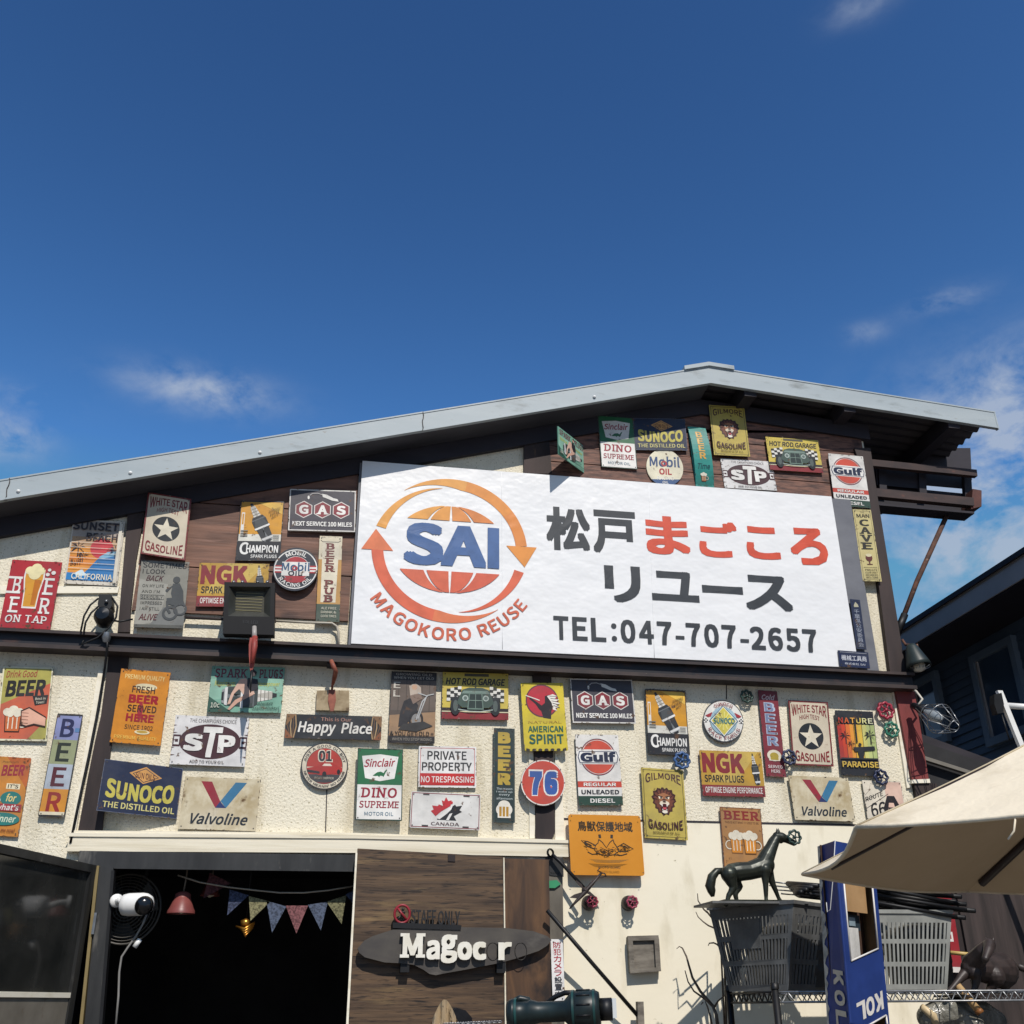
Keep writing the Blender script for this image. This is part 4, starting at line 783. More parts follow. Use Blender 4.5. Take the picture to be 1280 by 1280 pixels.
def private(a):
    a.frame('#c9443f', .03, .04, .97, .95, .008); a.t('#3b3b3c', 'PRIVATE', .15, .12, .83, .33, .03); a.t('#3b3b3c', 'PROPERTY', .06, .39, .92, .60, .03); a.r('#c9302f', .03, .66, .97, .94); a.t('#f6efe8', 'NO TRESPASSING', .05, .73, .95, .88, .02)
def canada(a):
    a.frame('#8c3b41', .012, .025, .988, .975, .010)
    for u in (.22, .80): a.r('#4b4a48', u-.05, .05, u+.04, .09); a.r('#4b4a48', u-.05, .91, u+.04, .95)
    L = [(.50, .12), (.535, .23), (.58, .20), (.57, .36), (.635, .30), (.65, .36), (.735, .34), (.70, .47), (.735, .51), (.62, .66), (.64, .74), (.53, .71), (.52, .80), (.49, .80), (.49, .71), (.39, .75), (.40, .68), (.29, .52), (.33, .48), (.305, .37), (.385, .38), (.40, .33), (.46, .37), (.44, .21), (.475, .24)]
    a.p('#c2343a', (.50, .12), (.535, .23), (.58, .20), (.57, .36), (.44, .52), (.36, .66), (.29, .52), (.33, .48), (.305, .37), (.385, .38), (.40, .33), (.46, .37), (.44, .21), (.475, .24))
    a.p('#2b2a2d', (.57, .40), (.635, .32), (.65, .37), (.735, .34), (.70, .47), (.735, .51), (.62, .64), (.66, .76), (.38, .75), (.46, .62), (.52, .50))
    a.p('#efece6', (.47, .55), (.60, .36), (.58, .46), (.52, .58), (.42, .74), (.38, .72)); a.p('#efece6', (.56, .58), (.60, .56), (.55, .76), (.51, .76)); a.e('#c2343a', .585, .27, .015, .04)
    a.t('#5a3a3c', 'CANADA', .30, .82, .70, .91, .008)
def greenbeer(a):
    a.r('#2b3a38', 0, 0, 1, 1); a.frame('#4d5c56', .03, .007, .97, .993, .015); a.vt('#c0a445', 'BEER', .20, .03, .80, .62, .10, .16)
    for i, s in enumerate(('The reason', 'I wake up', 'every', 'afternoon')): a.t('#c9d2d0', s, .14+.12*(i == 2), .635+.034*i, .88-.12*(i == 2), .66+.034*i, .008)
    a.e('#efe9da', .5, .865, .38, .07); a.e('#efe9da', .5, .82, .28, .05); a.r('#efe9da', .2, .86, .8, .95)
    for k in range(3): a.r('#b98a2e', .27+.16*k, .835, .38+.16*k, .935)
def chojyu(a):
    B = '#3c2f1c'; a.t(B, '鳥獣保護地域', .12, .11, .88, .28, .03)
    for g in (-1, 1): a.l(B, .035, (.5+g*.085, .33), (.5+g*.08, .39))
    for P in ([(.40, .41), (.45, .46), (.50, .55), (.55, .46), (.60, .41)], [(.40, .41), (.39, .47), (.36, .50), (.33, .58), (.38, .65), (.50, .68), (.60, .66), (.67, .60), (.63, .50), (.61, .47), (.60, .41)], [(.34, .57), (.24, .53), (.16, .43), (.25, .45), (.35, .51)], [(.64, .54), (.74, .47), (.87, .56), (.76, .61), (.66, .60)], [(.38, .65), (.30, .66), (.24, .62)], [(.60, .66), (.70, .67), (.78, .64)], [(.70, .50), (.80, .55)], [(.20, .46), (.30, .52)]): a.l(B, .011, *P)
    random.seed(5)
    for k in range(80):
        u, v = random.choice(((.25, .49), (.40, .58), (.74, .54), (.60, .58), (.48, .63), (.5, .60))); u += random.uniform(-.06, .06); v += random.uniform(-.035, .035); t = random.uniform(-.2, 1.2); a.l(B, .008, (u, v), (u+.030*math.cos(t), v+.03*math.sin(t)))
    for k in range(5): a.l('#8a6428', .005, (.25+.02*k, .75+.012*k), (.5, .765+.010*k), (.78-.03*k, .75+.012*k))
    a.t(B, 'PHOTO ISLAND', .36, .86, .66, .90, .012)
def racefuel(a):
    a.e('#3d3f42', .5, .5, .5, n=44); a.e('#f0eee6', .5, .5, .48, n=44)
    for g in (-1, 1):
        for i in range(3):
            for j in range(3): a.r('#2e2f33' if (i+j) % 2 else '#f0eee6', .5+g*(.40+.035*i)-.0175, .44+.035*j, .5+g*(.40+.035*i)+.0175, .475+.035*j)
        a.p('#a8323a', (.5+g*.45, .38), (.5+g*.28, .30), (.5+g*.25, .38), (.5+g*.38, .42))
    a.e('#a5c3cf', .5, .5, .33, n=36); a.p('#3f6f84', (.5, .14), (.86, .5), (.5, .88), (.14, .5)); a.p('#f0eee6', (.5, .16), (.83, .5), (.5, .86), (.17, .5)); a.p('#d9cc58', (.5, .18), (.80, .5), (.5, .83), (.20, .5))
    for k in range(12): t = 2*PI*k/12; a.p('#e9e184', (.5, .5), (.5+.22*math.cos(t), .5+.22*math.sin(t)), (.5+.22*math.cos(t+.2), .5+.22*math.sin(t+.2)))
    a.t('#3f7f86', 'SUNOCO', .24, .43, .77, .57, .04); a.at('#8c3a44', 'SUNOCO', .5, .5, .405, .085, 125, 55, w=.02); a.at('#8c3a44', 'RACE FUELS', .5, .5, .405, .085, 205, 335, inward=False, w=.02)
def coldbeer(a):
    a.r('#84303a', 0, 0, 1, 1); a.t('#e9d3cf', 'Cold', .15, .045, .85, .11, .02, sh=.3); a.vt('#b9c3d4', 'BEER', .22, .13, .80, .66, .07, .16); a.vt('#7f8fb0', 'BEER', .26, .135, .70, .655, .02, .24)
    a.e('#efe6cf', .5, .76, .36, .065); a.r('#efe6cf', .22, .72, .78, .82); a.e('#b9a23c', .5, .765, .22, .04); a.r('#b9a23c', .30, .75, .70, .81); a.t('#e9dcd8', 'SERVED', .13, .87, .87, .905, .02); a.t('#e9dcd8', 'HERE', .27, .92, .73, .957, .02)
def nature(a):
    a.r('#2c2d31', 0, 0, 1, 1)
    for i, c in enumerate(('#b23a30', '#c9482f', '#dd7436', '#e59a3c', '#e2b345', '#dfbb4a', '#d3cf7c', '#c3cd85', '#b7c57e')): a.r(c, .02+.107*i, .215, .02+.107*(i+1)-.012*(i % 2), .75)
    c = '#2c2d31'; palm(a, c, .20, .40, .15); palm(a, c, .34, .52, .11); palm(a, c, .84, .38, .17); a.r(c, .03, .735, .97, .76)
    a.e(c, .55, .53, .04); a.p(c, (.48, .57), (.62, .57), (.64, .66), (.60, .76), (.52, .76), (.48, .66)); a.p(c, (.36, .575), (.92, .55), (.93, .61), (.60, .63), (.40, .64)); a.r(c, .46, .10, .50, .50)
    for i, ch in enumerate('NATURE'): a.t(('#b8402f', '#d86a34', '#eeb04c', '#ead06a', '#e6e2a0', '#eeedc4')[i], ch, .05+.155*i, .115, .05+.155*i+.12, .20, .03)
    a.t('#d8b752', 'PARADISE', .04, .79, .97, .88, .035)
def route(a):
    a.r('#e9dfcb', 0, 0, 1, 1); a.r('#e6c3b0', .55, .02, .98, .98); a.l('#8a8278', .008, (.02, .30), (.15, .20), (.20, .06), (.42, .12), (.55, .04)); a.l('#3c3836', .012, (.0, .42), (.56, .16)); a.l('#3c3836', .012, (.02, .56), (.62, .26)); a.t('#3c3836', 'ROUTE', .02, .34, .48, .43, .02, tilt=.13)
    a.t('#2b2928', '66', .12, .46, .50, .74, .02, tilt=.05); a.p('#2b2526', (.46, .52), (.58, .30), (.76, .30), (.88, .52), (.95, .85), (.50, .95)); a.p('#e9c3ae', (.60, .44), (.72, .44), (.76, .62), (.70, .74), (.86, .98), (.56, .98), (.60, .74), (.56, .58)); a.r('#2b2526', .57, .53, .76, .58); a.e('#a33a40', .67, .67, .03, .02)
def beermugs(a):
    a.r('#b0814e', 0, 0, 1, 1); a.frame('#7a4a2c', 0, 0, 1, 1, .02); a.t('#8c2f28', 'BEER', .10, .055, .93, .20, .05, serif=True); a.t('#5c3a24', 'THIS IS NOT WHAT IT USED TO BE', .10, .225, .92, .26, .006)
    mug(a, .35, .58, .28, '#dd8f2c', '#efe6cf', '#8a5a2a', -1); mug(a, .67, .58, .28, '#dd8f2c', '#efe6cf', '#8a5a2a', 1); a.t('#4a3222', 'MENU', .25, .88, .80, .96, .04, serif=True)
# ------------------------------------------------------------------ the signs on the wall
U = 'tin signs on the upper wall'; D = 'tin signs on the lower wall'
TS = 'tin_sign'
cream_worn = worn('#d6cab2', '#8a5a4a', .62, .74, 16)
sign(TS, 'red tin sign with tall beer glass between the letters of BEER ON TAP', [(15, 699.5), (78.5, 703), (62, 787), (-1, 784)], '#b42a33', barley, group=U)
sign(TS, 'faded sunset and surf wave poster sign reading CALIFORNIA under the roof', [(92.5, 648), (156, 653), (147, 732), (79.5, 730)], '#ded6c6', sunset, off=.016, group=U)
sign(TS, 'cream tin sign with white star in black disc, half shaded beside the dark post', [(184.7, 615), (239.5, 624), (231, 700.5), (176, 692)], cream_worn, whitestar, off=.055, th=.012, edge='#7d2b2c', group=U)
sign(TS, 'faded grey sign of a rider on motorcycle with text ending ALIVE', [(177, 701), (237, 702), (229, 786.5), (167, 783.5)], '#8f8d82', lookback, off=.03, group=U)
sign(TS, 'yellow and black spark plug sign on the brown boards left of the banner', [(301.5, 626.5), (355.4, 626), (350, 702.5), (294, 700.5)], '#26272b', champ, off=.03, group=U)
sign(TS, 'mustard spark plugs sign half hidden behind the black floodlight', [(250, 704), (336.5, 704.5), (334, 759.5), (244.5, 757.5)], '#8c3335', ngk, off=.03, group=U)
sign(TS, 'black sign with three red hexagons spelling GAS on the upper brown boards', [(362.5, 611), (445, 614), (444, 664.8), (360, 663)], '#45424a', gas, off=.04, th=.014, edge='#dedbd2', group=U)
sign('round_sign', 'round black rimmed racing oil sign with red and white stripes, beside floodlight', rq(369.4, 711.5, 28, 27, .02, -2), '#2f3540', mobil, off=.05, th=.012, shape='round', edge='#2a2c30', group=U)
sign(TS, 'narrow tan strip sign reading BEER PUB downwards, left of the banner', [(399.8, 669.8), (427.7, 671), (424.5, 777.5), (394.4, 777)], '#c99a55', beerpub, off=.03, group=U)
sign(TS, 'green and white motor oil sign with dinosaur, half shaded under the roof ridge', [(747.3, 519.5), (791, 522.5), (797, 587), (751.7, 583.3)], WH, sinclair, off=.03, group=U)
sign(TS, 'navy distilled oil sign with yellow lettering, half shaded under the roof ridge', [(792, 524), (855.5, 522.5), (860, 564.5), (793, 561)], '#232c47', sunoco, off=.03, group=U)
sign('round_sign', 'round cream oil sign with blue bottom just above the white banner', rq(831, 584.5, 23, 23, .05, 1), '#ece5c9', lambda a: mobil(a, False), off=.026, shape='round', group=U)
sign(TS, 'narrow curved teal sign with gold BEER letters under the ridge', [(862.2, 530), (883, 531), (896, 607.5), (871.2, 605.5)], '#2f8f85', teal, off=.05, curve=-.03, r=0, group=U)
sign(TS, 'yellow sign with lion head, top half in shade under roof ridge', [(886, 506), (930, 509), (937.8, 570.6), (892.5, 568.7)], '#c2ae55', gilmore, off=.04, group=U)
sign(TS, 'white worn sign with brown oval, tucked behind top edge of banner', [(901, 573), (964, 577), (972, 613.5), (905, 609.5)], '#e4e2df', stp, off=.024, r=.012, group=U)
sign(TS, 'yellow hot rod garage sign high on the dark boards under the roof', [(956.5, 546.5), (1022.5, 550), (1029, 592), (963, 586.5)], '#d9c255', hotrod, off=.034, group=U)
sign(TS, 'white sign with orange disc at the top right corner by the post', [(1035.4, 567.3), (1078, 570), (1089, 636), (1043, 631)], '#ece9e2', gulf, off=.038, group=U)
sign(TS, 'narrow cream strip sign reading MAN CAVE on the right corner post', [(1065.4, 637), (1088.7, 637), (1102, 727.4), (1078.8, 726)], '#cfc187', mancave, off=.045, group=U)
# lower wall
sign(TS, 'green and orange sign of hand gripping a beer mug, far left', [(1.9, 832.8), (69, 834), (56.3, 927), (-3.8, 925.4)], '#2a2521', dinkbeer, group=D)
sign(TS, 'narrow strip of four coloured plates spelling BEER, left of the dark post', [(72, 892), (103.8, 893), (80.6, 1021.6), (47.2, 1020)], '#3a3a3c', beerplates, off=.022, group=D)
sign(TS, 'orange beer dinner sign cut off by the left picture edge', [(-11, 945), (39.8, 947.6), (22, 1046.5), (-28, 1043)], '#d08a3c', dinner, group=D)
sign(TS, 'orange sign reading FRESH BEER SERVED HERE on top of dark post', [(152.3, 836.3), (213.8, 842), (200.3, 931.6), (136.5, 927)], '#b8752a', premium, off=.04, tilt=-.02, edge='#8a5a24', group=D)
sign(TS, 'navy oil sign with yellow lettering leaning off the left dark post', [(132, 951), (228.7, 958.4), (218.3, 1021.8), (123.7, 1015)], '#232c47', sunoco, off=.055, ytwist=-.075, th=.006, group=D)
sign(TS, 'white worn sign with brown oval below the pale green sign', [(218.7, 893.7), (313, 897.5), (305, 958.7), (212.5, 955)], '#e4e2df', stp, off=.02, group=D)
sign(TS, 'rusty cream sign with red and blue V, above the doorway at left', [(231.3, 970), (326.5, 974.8), (319.4, 1038.5), (222.8, 1036.5)], '#cfc2a2', valv, off=.02, edge='#5c452a', group=D)
sign(TS, 'pale green spark plugs sign of woman seated on plug below floodlight arm', [(265, 833), (356.6, 834), (351, 891.6), (259, 889.4)], '#5d8a78', pinplug, off=.02, r=.012, group=D)
sign(TS, 'long black wooden look sign reading Happy Place', [(357.8, 892), (478, 896), (475.6, 925.2), (356, 922.7)], '#2c2e31', happy, off=.026, group=D)
sign('round_sign', 'round cream sign with red car and number 01 under the black plank sign', rq(405.6, 957.8, 29.5, 29.2, .02, -1), '#3b3a3c', r01, off=.018, shape='round', group=D)
sign(TS, 'brown photo sign of a biker on chopper reading YOU GET OLD', [(489.2, 839.7), (546.2, 840.6), (542.8, 930.2), (485.4, 927.8)], '#3a3431', biker, off=.02, group=D)
sign(TS, 'yellow hot rod garage sign right of the biker sign, under the ledge', [(553.4, 840.6), (635.4, 841.8), (635.4, 900.8), (552, 897.8)], '#7f3a34', hotrod, off=.022, group=D)
sign(TS, 'green and white motor oil sign with dinosaur, above the plank door', [(447, 935.2), (504.2, 936.6), (502.2, 1026.2), (444.2, 1025)], WH, sinclair, off=.045, th=.008, group=D)
sign(TS, 'white private property sign with red no trespassing band', [(523.4, 932.5), (595.7, 933.4), (595.2, 985), (522.5, 984)], '#f0eee9', private, off=.016, group=D)
sign('licence_plate', 'white souvenir licence plate with red and black maple leaf reading CANADA', [(514, 988.7), (601.2, 993.4), (599.4, 1037.6), (512.2, 1034.7)], '#e6e4de', canada, off=.03, cat='plate')
sign(TS, 'narrow dark green strip sign reading BEER beside the red number disc', [(617.2, 910), (643.5, 911), (643.5, 1029), (616.7, 1028.2)], '#2b3a38', greenbeer, off=.024, group=D)
sign(TS, 'yellow sign with red disc and headdress silhouette above the orange 76 disc', [(650.3, 853.8), (703.8, 853.4), (709.8, 938.6), (656, 938.6)], '#dcc738', spirit, off=.04, group=D)
sign('round_sign', 'round orange sign with blue number 76 on central post', rq(678.8, 978.4, 27.6, 29.2, .02, 0), '#5a4a44', r76, off=.045, th=.01, shape='round', group=D)
sign(TS, 'black sign with three red hexagons spelling GAS below the white banner', [(712.2, 849), (790, 849), (794.8, 905.4), (716, 902.5)], '#45424a', gas, off=.024, edge='#cfccc4', group=D)
sign(TS, 'white sign with orange disc between the three hexagon sign and orange wildlife board', [(719.2, 918.4), (772.2, 918.4), (779.2, 1007.2), (723.4, 1006.5)], '#2f3433', gulf, off=.02, group=D)
sign(TS, 'yellow and black spark plug sign under the right end of the banner', [(806, 861), (856.6, 863.5), (862.2, 944.8), (810.2, 942.8)], '#26272b', champ, off=.022, group=D)
sign('wildlife_board', 'large orange board with Japanese wildlife protection lettering and line drawing', [(710.3, 1017.5), (800, 1020), (806, 1094.6), (713.7, 1093.8)], nmat('orange_enamel', C('#dd9530'), C('#d58c26'), (5, 5, 5), rough=.35), chojyu, off=.05, th=.008, r=.012)
sign(TS, 'yellow sign with lion head beside the blue valve wheel', [(801, 958.8), (853.8, 963.4), (859.8, 1049.8), (806, 1047.8)], '#c2ae55', gilmore, off=.024, edge='#4d4730', group=D)
sign('round_sign', 'round white race fuels sign with yellow diamond', rq(904.2, 901.6, 25.2, 26.6, .03, 1), '#3d3f42', racefuel, off=.018, shape='round', group=D)
sign(TS, 'mustard and maroon spark plugs sign above the horse statue', [(874, 937.8), (951, 940), (957.2, 996.7), (878.4, 994.4)], '#8c3335', ngk, off=.02, group=D)
sign(TS, 'narrow leaning dark red strip sign reading Cold BEER SERVED HERE', [(947.2, 862), (971.6, 865), (982.2, 971), (958.4, 971)], '#84303a', coldbeer, off=.02, group=D)
sign(TS, 'cream and maroon sign with white star in black disc, fully sunlit', [(985.3, 875.7), (1034.7, 877.2), (1042.2, 958.8), (991, 955.4)], cream_worn, whitestar, off=.022, group=D)
sign(TS, 'black sign with rainbow stripes and palm silhouettes reading NATURE PARADISE', [(1043, 887.5), (1091.2, 889.8), (1100.2, 970), (1052, 969.2)], '#2c2d31', nature, off=.02, r=.012, group=D)
sign(TS, 'rusty cream sign with red and blue V, beside umbrella tip', [(985.3, 969.4), (1059.8, 972.2), (1069.2, 1027.2), (993.8, 1024.5)], '#cfc2a2', valv, off=.022, edge='#4a3e28', group=D)
sign(TS, 'cream ROUTE 66 sign with dark haired woman partly behind the umbrella', [(1077, 975.6), (1126.3, 976.6), (1136, 1040), (1087, 1038)], '#e9dfcb', route, off=.016, group=D)
sign(TS, 'tan sign with two frothy beer mugs behind the horse statue', [(899, 1008.8), (950.8, 1010.6), (957.2, 1090), (905.6, 1087.2)], '#b0814e', beermugs, off=.018, group=D)
# sign standing out from the wall under the ridge
q0 = ony(729.3, 575, -.02); hz = (ony(729.3, 557, -.02).z, ony(729.5, 591, -.02).z)
far = ony(697.5, 540, -.20)
def outsign():
    P = [Vector((far.x, -.20, hz[0])), Vector((q0.x, -.02, hz[0])), Vector((q0.x, -.02, hz[1])), Vector((far.x, -.20, hz[1]))]
    A = P[1]-P[0]; B = P[3]-P[0]; nrm = A.cross(B).normalized(); nrm = nrm if nrm.y < 0 else -nrm
    a = Art(A.length, B.length); pinplug(a); mb = MB(); mb.prism(P, -nrm*.005, '#5d8a78'); lay = 0
    for op in a.ops: lay += 1; mb.add([P[0]+A*q[0]+B*q[1]+nrm*(.0004+.00016*lay+(q[2]*.000012 if len(q) > 2 else 0)) for q in op[0]], op[1], tin(op[2]))
    mb.tube([Vector((q0.x+.004, -.004, hz[0]+.01)), Vector((q0.x+.004, -.004, hz[1]-.01))], .008, 'black')
    tag(mb.build('projecting_sign', origin=sum(P, Vector())/4), 'pale green spark plug sign sticking out from the wall above the banner', 'sign', U)
outsign()
# ------------------------------------------------------------------ the large white banner
def banner():
    y0 = -.060
    TL, TR, BR, BL = (ony(a, b, y0) for a, b in ((451, 577), (1038.6, 619.3), (1074, 834), (441, 806)))
    x0, x1 = (TL.x+BL.x)/2, (TR.x+BR.x)/2; z1, z0 = (TL.z+TR.z)/2, (BL.z+BR.z)/2+.002
    root = empty('shop_banner', ((x0+x1)/2, -.04, z0), 'large white shop banner with orange circular arrow logo and Japanese lettering on the ledge', 'banner')
    def q(px, py): p = ony(px, py, y0); return ((p.x-x0)/(x1-x0), (z1-p.z)/(z1-z0))
    vin = nmat('white_vinyl', C('#f0f0ef', .92), C('#e9eaea', .92), (2, 2, 2), rough=.33, spec=.5, bump=.50, bscale=(2.6, 1, 3.6), bdist=.022)
    gm = M['board'] = nmat('grey_backing_board', C('#74767c', .9), C('#66686f', .9), (5, 5, 9), rough=.6)
    gx = ony(1062, 630, -.03).x
    m = MB(); m.box(x0-.012, gx, -.045, -.022, z0-.006, z1-.004, 'board'); m.build('backing_board', root)
    # vinyl sheet with shallow creases, really bent
    nx, nz = 130, 52; vs = []; fs = []
    def bend(x, z):
        d = .0016*mnoise.noise(Vector((x*3.1, z*4.3, 0)))+.0009*mnoise.noise(Vector((x*9, z*11, 5)))
        for cx, cz, an, ln, am in ((.80, 3.62, 1.15, .30, .0022), (1.28, 3.86, .75, .28, .0022), (1.47, 3.30, -.85, .34, .002), (.30, 3.62, -.25, .22, .002), (2.0, 3.42, .4, .3, .0015), (1.75, 3.93, -.06, .5, .0018), (.55, 3.18, .5, .2, .0015), (1.20, 3.48, -.6, .35, .002), (2.42, 3.7, 1.2, .25, .0014)):
            dx, dz = x-cx, z-cz; s = dx*math.cos(an)+dz*math.sin(an); t = -dx*math.sin(an)+dz*math.cos(an)
            d += am*math.exp(-(s/ln)**2)*math.exp(-(t/.012)**2)
        return -.0595-d*.45
    for j in range(nz+1):
        for i in range(nx+1): x = x0+(x1-x0)*i/nx; z = z0+(z1-z0)*j/nz; vs.append((x, bend(x, z), z))
    for j in range(nz):
        for i in range(nx): k = j*(nx+1)+i; fs.append((k, k+1, k+nx+2, k+nx+1))
    m = MB(); m.add(vs, fs, vin, True)
    for sx, sz in (((627, 590), (628, 812)), ((811, 606), (818, 822))):
        a_, b_ = ony(*sx, y0), ony(*sz, y0); m.tube([Vector((a_.x+(b_.x-a_.x)*k/10, bend(a_.x+(b_.x-a_.x)*k/10, a_.z+(b_.z-a_.z)*k/10)+.0006, a_.z+(b_.z-a_.z)*k/10)) for k in range(11)], .0016, vin, 6)
    m.box(x0, x1, -.0548, -.046, z0, z1, vin)
    m.build('sheet', root)
    def layer(name, fn):
        a = Art(x1-x0, z1-z0); fn(a); mb = MB(); k = 0
        for op in a.ops:
            k += 1; vv = []
            for q_ in op[0]: x = x0+(x1-x0)*q_[0]; z = z1-(z1-z0)*q_[1]; vv.append((x, bend(x, z)-.0016-.0001*k-(q_[2]*.000015 if len(q_) > 2 else 0), z))
            mb.add(vv, op[1], op[2])
        return mb.build(name, root)
    OR1, OR2, RE1, RE2, BLU, DG, RDD = '#eaa650', '#e59442', '#de6a4b', '#e27d52', '#46689c', '#3c4044', '#d9583f'
    cu, cv = q(563, 686); R = (q(652, 686)[0]-q(475, 686)[0])/2*1.02; asp = (x1-x0)/(z1-z0)
    def logo(a):
        wd = R*.16
        for c, a0, a1 in ((OR1, 128, 78), (OR2, 78, 36), ('#e08c44', 36, 6)):
            f = lambda s, a0=a0, a1=a1: R+wd*.5-wd*max(.03, min(1, (128-(a0+(a1-a0)*s))/46)); a.ring(c, cu, cv, f, R+wd*.5, a0, a1, 26)
        a.ring(OR1, cu, cv, lambda s: R-wd*.45, lambda s: R-wd*.45+wd*(1-s*.97)*.86, 165, 98, 24)
        t = math.radians(4); ux, uy = cu+R*math.cos(t), cv-R*math.sin(t)*asp; hw = wd*1.35
        a.p(OR2, (ux-hw, uy-wd*.2*asp), (ux+hw, uy-wd*.2*asp), (ux+wd*.25, uy+wd*1.75*asp))
        for c, a0, a1 in ((RE2, 308, 258), (RE1, 258, 216), (RE1, 216, 184)):
            f = lambda s, a0=a0, a1=a1: R+wd*.5-wd*max(.03, min(1, (308-(a0+(a1-a0)*s))/46)); a.ring(c, cu, cv, f, R+wd*.5, a0, a1, 26)
        a.ring(RE1, cu, cv, lambda s: R-wd*.45, lambda s: R-wd*.45+wd*(1-s*.97)*.86, 344, 278, 24)
        t = math.radians(183); ux, uy = cu+R*math.cos(t), cv-R*math.sin(t)*asp
        a.p(RE2, (ux-hw, uy+wd*.2*asp), (ux+hw, uy+wd*.2*asp), (ux-wd*.2, uy-wd*1.75*asp))
        gr = R*.80
        for sg, cols, cut in ((1, (OR1, '#e69e4a', '#e0904a', '#de8848'), .72), (-1, ('#dd6e50', '#dc6a4c', '#da664a', '#d9644a'), .575)):
            for k, (b0, b1) in enumerate(((-1, -.53), (-.47, -.03), (.03, .47), (.53, 1))):
                top = .985; P = []; yr = cut*.9
                ys = [yr+(top-yr)*i/10 for i in range(11)]
                e = lambda y: math.sqrt(max(0, 1-y*y))
                P = [(cu+gr*b0*e(y), cv-sg*gr*.82*y*asp) for y in ys]+[(cu+gr*b1*e(y), cv-sg*gr*.82*y*asp) for y in ys[::-1]]
                a.p(cols[k], *P)
        p0, p1 = q(506, 652), q(624, 712); a.t(BLU, 'SAI', p0[0], p0[1], p1[0], p1[1], .058)
        rr = (q(660, 762)[0]-q(474, 757)[0])/2/math.cos(math.radians(37)); a.at('#d4694c', 'MAGOKORO REUSE', cu, cv, R*1.235, R*.17*1.0, 216, 325, inward=False, w=.03)
    layer('logo', logo)
    def letters(a):
        for c, s, A_, B_, w_ in ((DG, '松戸', (681, 632.5), (799, 694), .048), (RDD, 'まごころ', (805.5, 643.5), (1037.5, 708), .048), (DG, 'リユース', (754.5, 706), (992.5, 769), .048), (DG, 'TEL:047-707-2657', (691.5, 769.8), (1027.5, 816), .042)):
            p0, p1 = q(*A_), q(*B_); n = len(s)
            if s[0] == 'T':
                ww = [1.0 if ch not in ':-' else .6 for ch in s]; tot = sum(ww); x = 0
                for ch, wv in zip(s, ww):
                    a0 = p0[0]+(p1[0]-p0[0])*x/tot; a1 = p0[0]+(p1[0]-p0[0])*(x+wv*.80)/tot; x += wv; h = p1[1]-p0[1]
                    if ch == '-': a.r(c, a0, p0[1]+h*.58, a1, p0[1]+h*.72)
                    elif ch == ':': a.e(c, (a0+a1)/2, p0[1]+h*.30, (a1-a0)*.3); a.e(c, (a0+a1)/2, p0[1]+h*.84, (a1-a0)*.3)
                    else: a.t(c, ch, a0, p0[1], a1, p1[1], w_)
            elif s == 'リユース':
                for ch, f0, f1, v0, v1 in (('リ', .0, .19, 0, .92), ('ユ', .245, .495, .06, .82), ('ー', .515, .735, .36, .55), ('ス', .745, 1.0, .02, .92)): a.t(c, ch, p0[0]+(p1[0]-p0[0])*f0, p0[1]+(p1[1]-p0[1])*v0, p0[0]+(p1[0]-p0[0])*f1, p0[1]+(p1[1]-p0[1])*v1, w_)
            elif s == 'まごころ':
                for ch, f0, f1, v0, v1 in (('ま', .0, .235, 0, .97), ('ご', .285, .50, .04, .96), ('こ', .545, .73, .10, .93), ('ろ', .79, 1.0, .04, 1.0)): a.t(c, ch, p0[0]+(p1[0]-p0[0])*f0, p0[1]+(p1[1]-p0[1])*v0, p0[0]+(p1[0]-p0[0])*f1, p0[1]+(p1[1]-p0[1])*v1, w_)
            else:
                for i, ch in enumerate(s): g = (p1[0]-p0[0])/n; a.t(c, ch, p0[0]+g*i+g*.02, p0[1], p0[0]+g*(i+1)-g*.04, p1[1], w_)
    layer('lettering', letters)
banner()
sign('permit_plate', 'narrow navy permit plate with white vertical Japanese lettering on the grey board', [(1062.5, 748.6), (1074.8, 750), (1083.2, 812), (1070.8, 811)], '#262f49', lambda a: (a.p('#b9b49a', (.3, .12), (.5, .05), (.72, .10), (.78, .15), (.3, .16)), a.vt('#aab0bd', '千葉県公安委員会', .22, .20, .78, .96, .0)), off=.064, r=0, cat='plate')
sign('permit_plate', 'small wide navy dealer plate with white Japanese lettering at banner corner', [(1047, 812.7), (1085.4, 815.6), (1087.3, 835.6), (1049.8, 833)], '#1f2a4a', lambda a: (a.r('#c9cdd6', .06, .08, .94, .10), a.t('#d8dbe2', '機械工具商', .09, .26, .92, .60, .012), a.t('#c9cdd6', '株式会社 SAI', .18, .72, .85, .86, .006)), off=.068, r=0, cat='plate')
# camera notice strip beside the plank door
sign('notice_strip', 'white vertical notice strip with red Japanese security camera lettering beside the plank door', [(688.4, 1174), (703.2, 1174), (706.5, 1252), (690.8, 1252)], '#f0eeea', lambda a: (a.vt('#b0263c', '防犯カメラ', .2, .04, .82, .60, .012, .10), a.vt('#3c3a3c', '設置中', .2, .60, .82, .94, .012, .10)), off=.10, r=0, th=.003)
